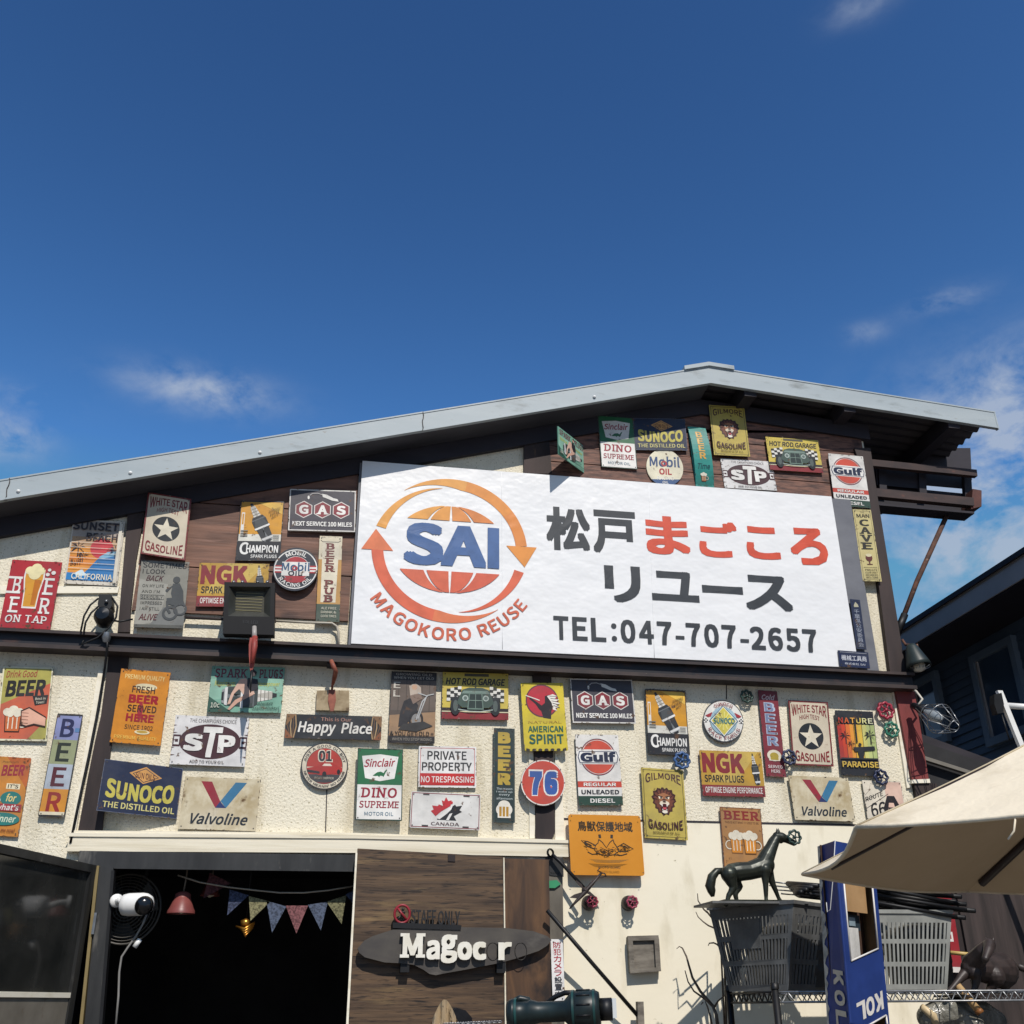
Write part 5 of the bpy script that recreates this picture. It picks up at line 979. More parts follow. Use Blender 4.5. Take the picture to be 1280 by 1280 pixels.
# ------------------------------------------------------------------ helpers for free-standing things
def proj(P):
    v = Vector(P)-CAM; k = FPX/v.dot(FW); return (640+k*v.dot(RT), 640-k*v.dot(UP))
def pxr(r, P): return r*(Vector(P)-CAM).dot(FW)/FPX        # picture radius -> metres at P
def extrude(mb, pts, faces, vec, mat, side=None):
    vec = Vector(vec); pts = [Vector(p) for p in pts]; n = len(pts); cnt = {}
    for f in faces:
        for i in range(len(f)): a, b = f[i], f[(i+1) % len(f)]; cnt[(min(a, b), max(a, b))] = cnt.get((min(a, b), max(a, b)), 0)+1
    mb.add(pts, faces, mat); mb.add([p+vec for p in pts] + pts, [tuple(reversed(f)) for f in faces] + [(a, b, b+n, a+n) if 0 else (n+a, n+b, b, a) for (a, b), c in cnt.items() if c == 1], side or mat)
def letters3d(mb, txt, TLp, BRp, y, depth, mat, b=0.0, serif=False, side=None):
    p0, p1 = ony(*TLp, y), ony(*BRp, y); a = Art(1, 1); a.t(0, txt, 0, 0, 1, 1, b, serif=serif)
    for op in a.ops: extrude(mb, [(p0.x+(p1.x-p0.x)*q[0], y-(q[2] if len(q) > 2 else 0)*.00002, p0.z+(p1.z-p0.z)*q[1]) for q in op[0]], op[1], (0, depth, 0), mat, side)
def skin(name, nodes, edges, mat, parent=None, origin=None, sub=2, root=0):
    me = bpy.data.meshes.new(name); me.from_pydata([Vector(n[0]) for n in nodes], edges, []); ob = bpy.data.objects.new(name, me); COL.objects.link(ob)
    md = ob.modifiers.new('s', 'SKIN'); md.use_smooth_shade = True
    for i, n in enumerate(nodes):
        d = me.skin_vertices[0].data[i]; r = n[1]; d.radius = r if isinstance(r, tuple) else (r, r); d.use_root = (i == root)
    sb = ob.modifiers.new('u', 'SUBSURF'); sb.levels = sub; sb.render_levels = sub
    bpy.context.view_layer.update(); dg = bpy.context.evaluated_depsgraph_get(); m2 = bpy.data.meshes.new_from_object(ob.evaluated_get(dg))
    vs = [v.co.copy() for v in m2.vertices]; fs = [tuple(p.vertices) for p in m2.polygons]; bpy.data.objects.remove(ob); bpy.data.meshes.remove(me); bpy.data.meshes.remove(m2)
    mb = MB(); mb.add(vs, fs, mat, True); return mb.build(name, parent, origin)
def fused(name, build, mat, parent, voxel=.0026, it=4):
    """One continuous body: overlapping tapered limbs fused by a voxel remesh, then smoothed."""
    mb = MB(); build(mb); me = bpy.data.meshes.new(name); me.from_pydata(mb.v, [], mb.f); ob = bpy.data.objects.new(name, me); COL.objects.link(ob)
    r = ob.modifiers.new('r', 'REMESH'); r.mode = 'VOXEL'; r.voxel_size = voxel; sm = ob.modifiers.new('s', 'SMOOTH'); sm.iterations = it; sm.factor = .5
    bpy.context.view_layer.update(); m2 = bpy.data.meshes.new_from_object(ob.evaluated_get(bpy.context.evaluated_depsgraph_get()))
    vs = [v.co.copy() for v in m2.vertices]; fs = [tuple(p.vertices) for p in m2.polygons]; bpy.data.objects.remove(ob); bpy.data.meshes.remove(me); bpy.data.meshes.remove(m2)
    out = MB(); out.add(vs, fs, mat, True); return out.build(name, parent)
def limb(mb, *nd):      # (px, py, y, picture radius) along a limb, rounded at both ends
    P = [ony(a, b, y) for a, b, y, r in nd]; r = [pxr(n[3], p) for n, p in zip(nd, P)]
    Q = []; q = []
    for i in range(len(P)-1):
        for k in range(4): t = k/4; Q.append(P[i].lerp(P[i+1], t)); q.append(r[i]+(r[i+1]-r[i])*t)
    Q.append(P[-1]); q.append(r[-1]); mb.tube(Q, q, 'bronze', 14)
    for p, rr in ((P[0], r[0]), (P[-1], r[-1])): mb.lathe([(rr*math.sin(PI*i/8), -rr*math.cos(PI*i/8)) for i in range(9)], p, (0, 0, 1), 'bronze', 14)
def qbox(mb, P, y0, y1, mat): mb.pxprism(P, y0, y1-y0, mat)
# ------------------------------------------------------------------ plank door dressings
sb = empty('surfboard_sign', ony(568, 1190, -.15), 'dark surfboard shaped sign with raised white letters on the plank door', 'sign')
P = [(447, 1185.5), (455, 1176), (466, 1170), (491, 1162), (531, 1158.5), (582, 1159), (633, 1160), (667, 1164), (684, 1170), (689.5, 1175), (684, 1182), (673.6, 1188.6), (643, 1198.7), (623, 1204), (582, 1212), (554, 1217), (545, 1219), (537, 1217.5), (529, 1212), (517, 1206), (500, 1204), (480.6, 1203), (456, 1196.6), (449, 1191)]
m = MB(); m.prism([ony(a, b, -.130) for a, b in P], (0, .026, 0), nmat('grey_worn_board', C('#57524b', .85), C('#474340', .85), (6, 6, 14), rough=.5, bump=.08, stain=(C('#6f6a62', .85), (5, 5, 9), .62, .8, 6)), nmat('dark_board_edge', C('#262423', .8), C('#1d1b1b', .8), (9, 9, 9))); m.build('board', sb)
lw = nmat('ivory_letter', C('#f2efe4', .93), C('#e2ddcc', .93), (14, 14, 14), rough=.5)
for ch, a, b in (('M', (504, 1166.5), (528, 1197)), ('a', (533.5, 1175), (549.5, 1199.5)), ('g', (551.5, 1168), (571.5, 1204)), ('o', (572, 1177), (590, 1200)), ('c', (591, 1177), (608, 1200)), ('r', (623, 1177.5), (640, 1200))):
    m = MB(); letters3d(m, ch, a, b, -.156, .025, lw, .07 if ch in 'oc' else .05, ch in 'M', lw); m.build('letter', sb)
for cx in (616, 651):
    m = MB(); c = ony(cx, 1189, -.131); m.tube([c+Vector((.025*math.cos(t*PI/10), 0, .034*math.sin(t*PI/10))) for t in range(20)], .0016, '#35312e', 6, True); m.build('glue_outline', sb)
for px, py in ((506, 1207), (626, 1208)):
    m = MB(); c = ony(px, py, -.12); m.box(c.x-.018, c.x+.018, -.126, -.088, c.z-.025, c.z+.02, 'black'); m.build('bracket', sb)
so_ = empty('staff_sign', ony(533, 1158, -.12), 'black cut out STAFF ONLY lettering with red no entry ring on the plank door', 'sign')
m = MB(); m.pxprism([(491, 1153), (577, 1156.5), (576, 1162.5), (491, 1160)], -.135, .04, 'black'); m.build('bar', so_)
m = MB(); letters3d(m, 'STAFF', (514, 1137), (545, 1155), -.128, .012, '#2f2e2e', .02); letters3d(m, 'ONLY', (548, 1138.5), (575, 1156.5), -.128, .012, '#2f2e2e', .02); m.build('lettering', so_)
m = MB(); c = ony(502.7, 1142.5, -.128); r = pxr(9.5, c); m.tube([c+Vector((r*math.cos(t*PI/12), 0, 1.1*r*math.sin(t*PI/12))) for t in range(24)], .0055, '#8f2732', 8, True)
m.tube([c+Vector((-.7*r, 0, .8*r)), c+Vector((.7*r, 0, -.8*r))], .005, '#8f2732'); m.build('ring', so_)
m = MB(); k = r/10; m.lathe([(0, -.004), (2*k, -.003), (2*k, .003), (0, .004)], c+Vector((1*k, .004, 6*k)), (0, 1, 0), '#2f2e2e', 12)
for seg in (((0, 4), (-1, -1)), ((-1, -1), (3, -4), (2, -8)), ((-1, -1), (-4, -5), (-6, -6)), ((0, 3.5), (4, 1)), ((0, 3.5), (-4, 1.5))): m.tube([c+Vector((a*k, .004, b*k)) for a, b in seg], .0035, '#2f2e2e', 6)
m.build('figure', so_)
# ------------------------------------------------------------------ valve wheels
def valve(px, py, rp, col, label, y=-.03, base=False, stem=True, seed=0):
    c = ony(px, py, y); r = pxr(rp, c); m = MB(); mt = nmat('cast_'+col, C(col), tuple(x*.6 for x in C(col)[:3])+(1,), (40, 40, 40), rough=.45, spec=.5, bump=.2, bscale=(90, 90, 90), bdist=.003)
    n = 48; m.tube([c+Vector((r*(.86+.09*math.cos(8*2*PI*i/n+seed))*math.cos(2*PI*i/n), 0, r*(.86+.09*math.cos(8*2*PI*i/n+seed))*math.sin(2*PI*i/n))) for i in range(n)], r*.17, mt, 8, True)
    for k in range(5):
        t = 2*PI*k/5+.4+seed; d = Vector((math.cos(t), 0, math.sin(t))); e = Vector((-math.sin(t), 0, math.cos(t)))
        m.tube([c+d*r*.15+Vector((0, -.2*r, 0)), c+d*r*.5+e*r*.12+Vector((0, -.12*r, 0)), c+d*r*.85], r*.09, mt, 6)
    m.lathe([(0, -.32*r), (.2*r, -.30*r), (.24*r, -.05*r), (.24*r, .15*r)], c, (0, 1, 0), mt, 14)
    if stem: m.tube([c, Vector((c.x, -.004, c.z))], r*.10, 'dkbrown', 8)
    if base: m.lathe([(r*.35, -abs(y)*.72), (r*1.12, -abs(y)*.6), (r*1.25, -abs(y)*.25), (r*1.25, -.001), (0, -.001)], Vector((c.x, 0, c.z)), (0, 1, 0), 'dkbrown', 20)
    tag(m.build('valve_wheel', origin=c), label, 'valve wheel', 'valve wheels decorating the wall')
valve(933.5, 870.5, 8.3, '#2d4a42', 'small dark green valve wheel above the mustard spark plugs sign', seed=.3)
valve(852.5, 950.5, 10.5, '#41679c', 'bright blue valve wheel between spark plug sign and lion sign', y=-.04, seed=.7)
valve(986.5, 946.5, 9.5, '#333c5e', 'navy valve wheel beside the sunlit white star sign', y=-.04, seed=.1)
valve(1107, 888, 11, '#b32f48', 'crimson valve wheel at the upper right corner of the lower wall', seed=.5)
valve(1114.5, 912, 9.8, '#2f8068', 'emerald valve wheel just below the crimson one', seed=.9)
valve(1101.3, 971.3, 9.5, '#2b3557', 'navy valve wheel above the ROUTE 66 sign', y=-.035, seed=.2)
valve(740.5, 1127, 7.4, '#a63a52', 'red valve wheel on black base beneath the iron dragonfly', y=-.075, base=True, seed=.4)
valve(790.5, 1127.5, 7.4, '#a8405a', 'red valve wheel on black base right of the dragonfly', y=-.075, base=True, seed=.8)
# ------------------------------------------------------------------ plaque, dragonfly, rods
pq = empty('wooden_plaque', ony(805, 1216, -.03), 'small square weathered wooden plaque on the cream wall', 'plaque')
gw = nmat('grey_weathered_wood', C('#8c8579', .9), C('#5c564e', .9), (9, 9, 26), .35, .66, .8, bump=.35, bscale=(12, 12, 90), spots=(C('#3f3a35'), (14, 14, 30), .6, .72, 7))
m = MB(); m.pxprism([(785, 1171), (823, 1170), (826, 1214), (788, 1216)], -.035, .034, gw); m.build('backboard', pq)
for A_ in ([(785, 1170), (823, 1169), (824, 1175), (785, 1176)], [(787.5, 1211), (826, 1209), (826.5, 1214), (788, 1216.5)], [(785, 1176), (791, 1176), (793.5, 1210.6), (787.5, 1211)], [(818, 1175.2), (824, 1175), (826, 1209), (820, 1209.3)]):
    m = MB(); m.pxprism(A_, -.05, .015, gw); m.build('rim', pq)
df = empty('iron_dragonfly', ony(733, 1112, -.1), 'black wrought iron dragonfly ornament hanging from the rod over the cream wall', 'ornament')
Y = -.115
m = MB(); m.tube([ony(752, 1091, Y), ony(741, 1104, Y), ony(731, 1115, Y), ony(720, 1127, Y), ony(712, 1136, Y)], [.005, .007, .011, .006, .003], 'dkbrown', 8); m.lathe([(0, -.012), (.012, -.006), (.014, .004), (.006, .013), (0, .014)], ony(731, 1113, Y), (0, 1, 0), 'dkbrown', 12); m.build('body', df)
for e in (((731, 1113), (738, 1103), (745, 1102), (739, 1109)), ((731, 1113), (722, 1105), (720, 1100), (727, 1105)), ((731, 1114), (718, 1118), (712, 1122), (722, 1123)), ((731, 1115), (740, 1120), (746, 1122), (737, 1114))):
    m = MB(); m.prism([ony(a, b, Y-.004) for a, b in e], (0, .006, 0), 'dkbrown'); m.build('wing', df)
for e in (((752, 1091), (747, 1088), (750, 1085)), ((752, 1091), (756, 1092), (758, 1096)), ((748, 1095), (752, 1097), (757, 1095))):
    m = MB(); m.tube([ony(a, b, Y) for a, b in e], .0028, 'dkbrown', 6); m.build('feeler', df)
m = MB(); m.tube([ony(690, 1068, -.06), ony(700, 1077, -.07), ony(730, 1110, -.10)], .008, 'black', 8); m.lathe([(.014, -.01), (.02, 0), (.014, .01)], ony(688, 1066, -.06), (.3, -1, 0), 'black', 12)
tag(m.build('support_rod'), 'short black rod slanting from the lintel end to the iron dragonfly', 'rod')
m = MB(); m.tube([ony(684, 1138, -.14), ony(742, 1206, -.11), ony(801, 1274, -.08)], .0085, 'black', 8)
tag(m.build('support_rod'), 'long black rod slanting down across the cream wall to the wooden stake', 'rod')
m = MB(); m.pxprism([(797, 1252), (804.5, 1252), (806, 1290), (798, 1290)], -.10, .03, gw); q = ony(801, 1290, -.09); m.box(q.x-.014, q.x+.014, -.10, -.07, 0, q.z, gw)
tag(m.build('wooden_stake', origin=(q.x, -.085, 0)), 'top of a weathered wooden stake at the foot of the cream wall', 'stake')
# ------------------------------------------------------------------ shrub of dry twigs
tw = MB(); YT = -.28
for rr, pts in ((.0075, ((898, 1290), (895, 1268), (891, 1257), (875, 1239), (866, 1222), (861, 1207), (858, 1196), (853, 1185))), (.005, ((891, 1258), (881, 1249), (867, 1239), (860, 1227), (856, 1213))), (.005, ((893, 1259), (898, 1251), (906, 1244))), (.005, ((891, 1290), (888, 1270), (884, 1258), (881, 1252))), (.004, ((893, 1160), (886, 1157), (879, 1152), (873, 1146), (870, 1140))), (.0045, ((884, 1140), (880, 1137), (873, 1126), (871.5, 1117))), (.004, ((897, 1181), (892, 1178.5), (887, 1179), (885, 1182))), (.003, ((853, 1185), (849, 1183), (846, 1186))), (.003, ((879, 1253), (876, 1256)))):
    P = [ony(a+random.uniform(-.5, .5), b, YT+random.uniform(-.03, .03)) for a, b in pts]; tw.tube(P, [rr*(1-.6*i/(len(P)-1)) for i in range(len(P))], 'twig', 6)
base = ony(897, 1290, YT); tw.tube([base, Vector((base.x+.02, YT+.02, .7)), Vector((base.x+.05, YT, 0))], [.0075, .011, .016], 'twig', 7)
for pts in (((893, 1160), (905, 1175)), ((884, 1140), (900, 1160)), ((897, 1181), (905, 1190))):
    a = ony(*pts[0], YT); b = ony(*pts[1], YT+.12); tw.tube([a, b, Vector((base.x+.03, YT+.05, 1.0))], .004, 'twig', 6)
tag(tw.build('bare_shrub', origin=(base.x+.05, YT, 0)), 'leafless grey twigs growing beside the black basket against the wall', 'shrub')
# ------------------------------------------------------------------ lamps and fittings on the facade
fl = empty('floodlight', ony(311, 793, -.14), 'black square floodlight standing on the ledge in front of the mustard sign', 'lamp')
yb = -.19; R4 = [(280.5, 727.5), (343.5, 728.5), (342.5, 793.5), (278.5, 792)]
m = MB(); f = [ony(a, b, yb) for a, b in R4]; bk = [Vector((p.x, -.10, p.z+.012)) for p in f]
inn = [(286, 733), (338.5, 733.5), (337.5, 771), (285, 770)]; fi = [ony(a, b, yb) for a, b in inn]
m.add(f+bk+fi, [(4, 5, 1, 0), (5, 6, 2, 1), (6, 7, 3, 2), (7, 4, 0, 3), (7, 6, 5, 4), (0, 1, 9, 8), (1, 2, 10, 9), (2, 3, 11, 10), (3, 0, 8, 11)], nmat('floodlight_black', (.006, .006, .007, 1), (.004, .004, .005, 1), (9, 9, 9), rough=.55, spec=.25)); m.build('housing', fl)
inn2 = [(294, 735.5), (330, 736), (329.5, 762), (294, 761)]; fj = [Vector((p.x, p.y+.035, p.z)) for p in (ony(a, b, yb) for a, b in inn2)]
m = MB(); m.add(fi+fj, [(0, 1, 5, 4), (1, 2, 6, 5), (2, 3, 7, 6), (3, 0, 4, 7)], nmat('dull_reflector', C('#6f706b', .6), C('#5b5c55', .6), (9, 9, 9), rough=.35, metal=.5)); m.build('reflector', fl)
m = MB(); m.add(fj, [(0, 1, 2, 3)], nmat('yellow_led_panel', C('#4f4b35', .6), C('#413e2b', .6), (4, 4, 90), rough=.4)); m.build('led_panel', fl)
for i in range(7):
    z = fj[3].z+(fj[0].z-fj[3].z)*(i+.5)/7; mm = MB(); mm.box(fj[0].x+.004, fj[1].x-.004, fj[0].y-.002, fj[0].y-.001, z-.0012, z+.0012, '#8d8660'); mm.build('led_row', fl)
m = MB(); a = Art(1, 1); letters3d(m, 'TOL LED', (303, 775), (322, 780), yb-.0015, .001, '#3a3b3e'); m.build('lettering', fl)
for px in (292, 303, 322, 334): mm = MB(); c = ony(px, 728, yb+.01); mm.lathe([(.008, 0), (.006, .008), (0, .01)], c, (0, 0, 1), 'chrome', 10); mm.build('screw', fl)
ra = empty('clamp_arm', ony(316, 812, -.2), 'red spring clamp arm holding the black floodlight above the ledge', 'clamp')
rp = nmat('faded_red_paint', C('#a8493f'), C('#8a3a33'), (16, 16, 16), rough=.55, spots=(C('#d9b0a6'), (30, 30, 30), .66, .74, 5))
m = MB(); m.prism([ony(a, b, -.235) for a, b in ((312.5, 797), (320, 797), (321.5, 806), (318, 826), (315, 840), (312.5, 838), (311, 818), (311, 806))], (0, .03, 0), rp); m.build('jaw', ra)
m = MB(); m.tube([ony(318.5, 796, -.225), ony(318, 808, -.24), ony(315, 828, -.25)], [.012, .014, .007], rp); m.build('handle', ra)
m = MB(); c = ony(318, 783.5, -.2); m.tube([c, ony(318, 798, -.22)], [.010, .012], '#b0aaa4', 10); m.build('knob', ra)
m = MB(); m.tube([ony(315, 838, -.245), ony(313.5, 852, -.25), ony(313, 866, -.25)], [.006, .005, .002], 'black'); m.build('shadow_spur', ra)  # black spur drawn as the arm's shadow, not a part of the clamp
# rusty hook, small plate and streaked stain plate in the middle of the wall
hk = MB(); cu = nmat('copper_rust', C('#a5624c'), C('#7a4034'), (22, 22, 22), rough=.6, spots=(C('#d9a48c'), (30, 30, 30), .6, .72, 5))
hk.tube([ony(414, 826, -.09), ony(417, 834, -.11), ony(420, 839, -.10), ony(419, 846, -.06), ony(416, 856, -.03)], [.010, .012, .010, .009, .006], cu, 8); hk.tube([ony(418, 838, -.1), ony(416, 850, -.05), ony(415, 862, -.02)], .005, cu, 6)
hk.prism([ony(a, b, -.07) for a, b in ((408, 824), (421, 825), (421, 831), (409, 830))], (0, .07, 0), 'beam'); tag(hk.build('rusty_hook'), 'copper coloured rusty hook hanging under the ledge above the small plate', 'hook')
pl = MB(); pl.prism([ony(a, b, -.025) for a, b in ((396, 863), (436.5, 863), (436.5, 888.5), (395, 887.5))], (0, .02, 0), nmat('tarnished_plate', C('#b9a684'), C('#8f7a58'), (16, 16, 16), rough=.3, spec=.6, spots=(C('#6b5537'), (22, 22, 22), .55, .68, 6)))
pl.prism([ony(a, b, -.030) for a, b in ((411, 862), (419, 862), (420, 875), (417, 889), (413, 889), (410, 876))], (0, .005, 0), cu); tag(pl.build('metal_plate'), 'small tarnished metal plate with rust streak above the black plank sign', 'plate')
# junction box with loops of cable on the left post
jb = empty('junction_box', ony(132, 783, -.08), 'black outdoor junction box with cable loops at the left dark post', 'box')
m = MB(); m.prism([ony(a, b, -.10) for a, b in ((124, 743), (139, 743), (140, 757), (136, 763), (124, 762), (122, 755))], (0, .08, 0), 'black'); m.build('cover', jb)
m = MB(); c = ony(130.5, 773, -.08); m.lathe([(.030, -.04), (.040, -.02), (.042, .03), (.03, .06)], c, (0, -1, .1), 'black', 18); m.lathe([(0, .062), (.030, .058)], c, (0, -1, .1), 'blackgloss', 18); m.build('transformer', jb)
m = MB(); m.tube([ony(132, 752, -.105), ony(134, 751, -.112)], .007, 'chrome', 8); m.build('gland', jb)
for pts in (((123, 748), (113, 756), (105, 770), (101, 789)), ((124, 757), (114, 766), (107, 778), (105, 789)), ((140, 747), (147, 758), (145, 772), (136, 785), (122, 797), (108, 803), (101, 806), (105, 801)), ((138, 775), (150, 777), (166, 774))):
    m = MB(); m.tube([ony(a, b, -.095-.01*(i % 2)) for i, (a, b) in enumerate(pts)], .0045, 'black', 8); m.build('cable', jb)
cb = MB(); cb.tube([ony(a, b, y) for a, b, y in ((134, 796, -.1), (134, 812, -.10), (131, 834, -.03), (124, 880, -.025), (111, 945, -.025), (97, 1010, -.025), (88, 1054, -.03))], .0055, 'black', 8); cb.lathe([(.014, -.02), (.02, 0), (.012, .025)], ony(133, 797, -.1), (0, -.3, 1), 'chrome', 12)
tag(cb.build('wall_cable'), 'black cable running down beside the left dark post to the lintel', 'cable')
cd = MB(); cd.tube([ony(a, b, -.03) for a, b in ((345, 776), (380, 778), (415, 779), (421, 783), (423, 790), (423, 808))], .006, '#b9b2a2', 8); cd.tube([ony(a, b, -.028) for a, b in ((232, 772), (280, 774), (345, 777))], .007, 'ledgelip', 8)
tag(cd.build('conduit'), 'thin grey conduit under the brown boards bending down to the ledge', 'pipe')
# lamps at the right corner
bl_ = empty('bell_lamp', ony(1143, 838, -.05), 'dark green bell shaped wall lamp at the right corner post', 'lamp')
c = ony(1138, 805, -.09); ax = Vector((.12, -.12, -1)).normalized()
m = MB(); m.lathe([(0, 0), (.020, .004), (.030, .02), (.058, .105), (.064, .13), (.058, .128), (.03, .03)], c, ax, nmat('dark_green_enamel', C('#2f3a38', .8), C('#222a29', .8), (12, 12, 12), rough=.45), 24); m.build('shade', bl_)
m = MB()
for k in range(6): t = PI*k/6; e = Vector((math.cos(t), math.sin(t), 0))*.055; m.tube([c+ax*.13-e, c+ax*.15, c+ax*.13+e], .002, 'chrome', 6)
m.lathe([(0, .10), (.03, .11), (.03, .145), (0, .155)], c, ax, '#d9d2c0', 14); m.build('grille', bl_)
m = MB(); m.tube([ony(1128, 800, -.02), ony(1132, 806, -.06), ony(1141, 806, -.09)], .007, 'rust'); m.tube([ony(1148, 812, -.08), ony(1146, 805, -.09)], .005, 'rust', 6); m.build('bracket', bl_)
cg = empty('cage_lamp', ony(1168, 905, -.1), 'wire diamond cage lamp sticking out at the red painted post', 'lamp')
a0, a1 = ony(1146, 884, -.10), ony(1193, 908, -.30); d = (a1-a0).normalized(); e = d.orthogonal().normalized(); g = d.cross(e); Lc = (a1-a0).length
prof = ((0, .012), (.62, .075), (1.0, .03)); nn = 8
for k in range(nn):
    t = 2*PI*k/nn; dr = e*math.cos(t)+g*math.sin(t); m = MB(); m.tube([a0+d*Lc*s+dr*r for s, r in prof], .0022, 'chrome', 6); m.build('wire', cg)
m = MB()
for s, r in ((.62, .075), (1.0, .03), (.3, .043)): m.tube([a0+d*Lc*s+(e*math.cos(2*PI*k/16)+g*math.sin(2*PI*k/16))*r for k in range(16)], .0022, 'chrome', 6, True)
m.build('hoop', cg)
m = MB(); m.lathe([(0, -.03), (.016, -.025), (.018, .03), (.010, .06)], a0, d, 'black', 14); m.build('socket', cg)
m = MB(); m.lathe([(.008, .05), (.026, .10), (.030, .13), (.020, .16), (0, .17)], a0, d, nmat('clear_bulb', C('#b9c0c4', .6), C('#a3abb0', .6), (3, 3, 3), rough=.05, spec=.8), 18); m.build('bulb', cg)
m = MB(); m.tube([ony(1141, 862, -.05), ony(1145, 864, -.09), ony(1153, 874, -.10), ony(1147, 882, -.10)], [.009, .006, .006, .005], '#c9c3b5', 8); m.build('stem', cg)
# ------------------------------------------------------------------ inside the doorway
sc_ = empty('security_camera', ony(171, 1143, -.1), 'white dome security camera mounted on the dark mullion of the doorway', 'camera')
yc = -.13; c0 = ony(155, 1131, yc); c1 = ony(186, 1130, yc-.03); ax = (c1-c0).normalized(); Lx = (c1-c0).length; rr = pxr(13.5, c0)
m = MB(); m.lathe([(0, -.012), (rr*.62, -.010), (rr*.92, 0), (rr, .02), (rr, Lx*.75), (rr*.93, Lx*.92), (rr*.70, Lx*1.08), (rr*.3, Lx*1.16), (0, Lx*1.17)], c0, ax, 'white', 28); m.build('body', sc_)
m = MB(); cl = ony(180, 1132, yc-.045); m.lathe([(0, .034), (rr*.45, .032), (rr*.80, .020), (rr*.86, .0)], cl, Vector((.25, -1, -.15)), 'blackgloss', 24); m.build('lens', sc_)
m = MB(); m.tube([ony(146, 1127, -.05), ony(151, 1126, -.08), c0], [.016, .011, .014], 'white', 10); m.lathe([(.026, 0), (.026, .012), (0, .014)], ony(145, 1126, -.05), (.6, -1, 0), 'white', 16); m.build('bracket', sc_)
m = MB(); m.tube([ony(a, b, -.10) for a, b in ((184, 1141), (178, 1156), (170, 1170), (160, 1184), (152, 1196), (149, 1215), (148, 1245), (144, 1290))], .0042, '#8c8a86', 8); m.build('cable', sc_)
m = MB(); m.tube([ony(175, 1174, -.103), ony(168, 1184, -.103)], .010, 'white', 10); m.build('connector', sc_)
fn = empty('wall_fan', ony(160, 1150, .22), 'dark wall fan with round wire guard behind the white security camera', 'fan')
cf_ = ony(158, 1136, .20); Rf = pxr(41, cf_)
m = MB(); 
for k in range(10): r_ = Rf*(.18+.82*k/9); m.tube([cf_+Vector((r_*math.cos(2*PI*i/40), -.03*(1-(r_/Rf)**2), r_*math.sin(2*PI*i/40))) for i in range(40)], .0022 if k < 9 else .005, '#4c4a45', 6, True)
for k in range(20): t = 2*PI*k/20; m.tube([cf_+Vector((.2*Rf*math.cos(t), -.028, .2*Rf*math.sin(t))), cf_+Vector((Rf*math.cos(t), 0, Rf*math.sin(t)))], .0012, '#4c4a45', 5)
m.build('guard', fn)
m = MB()
for k in range(3): t = 2*PI*k/3+.4; e = Vector((math.cos(t), 0, math.sin(t))); h = Vector((-math.sin(t), 0, math.cos(t))); m.prism([cf_+Vector((0, .03, 0))+e*.03, cf_+Vector((0, .02, 0))+e*Rf*.8+h*.08, cf_+Vector((0, .04, 0))+e*Rf*.85-h*.05, cf_+Vector((0, .045, 0))+e*.04-h*.03], (0, .004, 0), '#4a4c4c')
m.build('blades', fn)
m = MB(); m.lathe([(.03, -.03), (.06, .02), (.06, .14), (0, .15)], cf_, (0, 1, 0), 'black', 18); m.tube([cf_+Vector((0, .12, 0)), cf_+Vector((.05, .13, .20)), cf_+Vector((.05, .13, .30))], .014, 'black'); m.build('motor', fn)
for i, (px, y, lb) in enumerate(((226, .085, 'red enamel pendant lamp hanging in the dark doorway, nearest the camera'), (262, .5, 'second red enamel pendant lamp deep inside the dark doorway'))):
    pdl = empty('pendant_lamp', ony(px, 1142, y), lb, 'lamp'); c = ony(px, 1142 if i == 0 else 1120, y); r_ = pxr(17, c) if i == 0 else pxr(12, c); en = nmat('red_enamel', C('#8f4f4a'), C('#7c423f'), (9, 9, 9), rough=.4)
    m = MB(); m.lathe([(r_, 0), (r_*.97, .012), (r_*.72, r_*.62), (r_*.62, r_*.72), (r_*.56, r_*1.35), (r_*.30, r_*1.5), (r_*.1, r_*1.55), (r_*.05, r_*1.5), (r_*.5, r_*1.3), (r_*.92, .014)], c, (0, 0, 1), en, 28); m.build('shade', pdl)
    m = MB(); m.tube([c+Vector((0, 0, r_*1.5)), c+Vector((.004, 0, r_*2.4)), Vector((c.x, c.y+.05, 2.32))], .004, '#7a6f62', 6); m.build('cord', pdl)
    m = MB(); m.lathe([(0, -.03), (.022, -.02), (.026, .0), (.012, .04)], c+Vector((0, 0, r_*.5)), (0, 0, 1), '#d9cfb8', 14); m.build('bulb', pdl)
bt = empty('bunting', ony(360, 1120, .115), 'string of red, navy and cream triangular pennants across the dark doorway', 'bunting')
yb_ = .07
m = MB(); m.tube([ony(a, b, yb_) for a, b in ((222, 1094), (250, 1103), (285, 1109), (320, 1113), (350, 1116), (380, 1116), (410, 1113), (446, 1107))], .0035, '#a59a88', 6); m.build('cord', bt)
def denim(h): return nmat('print_'+h, C(h, .9), tuple(x*.35 for x in C(h, .9)[:3])+(1,), (130, 130, 130), .42, .6, .9)
for h, T3 in (('#5e3436', ((262, 1091), (289, 1104), (254, 1123))), ('#4a536e', ((287, 1112), (311, 1119), (284, 1144))), ('#8f8a66', ((311, 1120), (338, 1127), (313, 1151))), ('#596479', ((333, 1126), (358, 1133), (340, 1166))), ('#8a5a5c', ((357, 1132), (385, 1132), (370.5, 1167))), ('#596479', ((385, 1131), (410, 1127), (401, 1163))), ('#83805f', ((408, 1127), (433, 1119), (427, 1155))), ('#4a536e', ((432, 1118), (444, 1112), (441, 1129)))):
    m = MB(); P = [ony(a, b, yb_+.002) for a, b in T3]; m.prism(P, (0, .002, 0), denim(h)); m.build('pennant', bt)
gd = MB(); c = ony(307, 1160, .10)
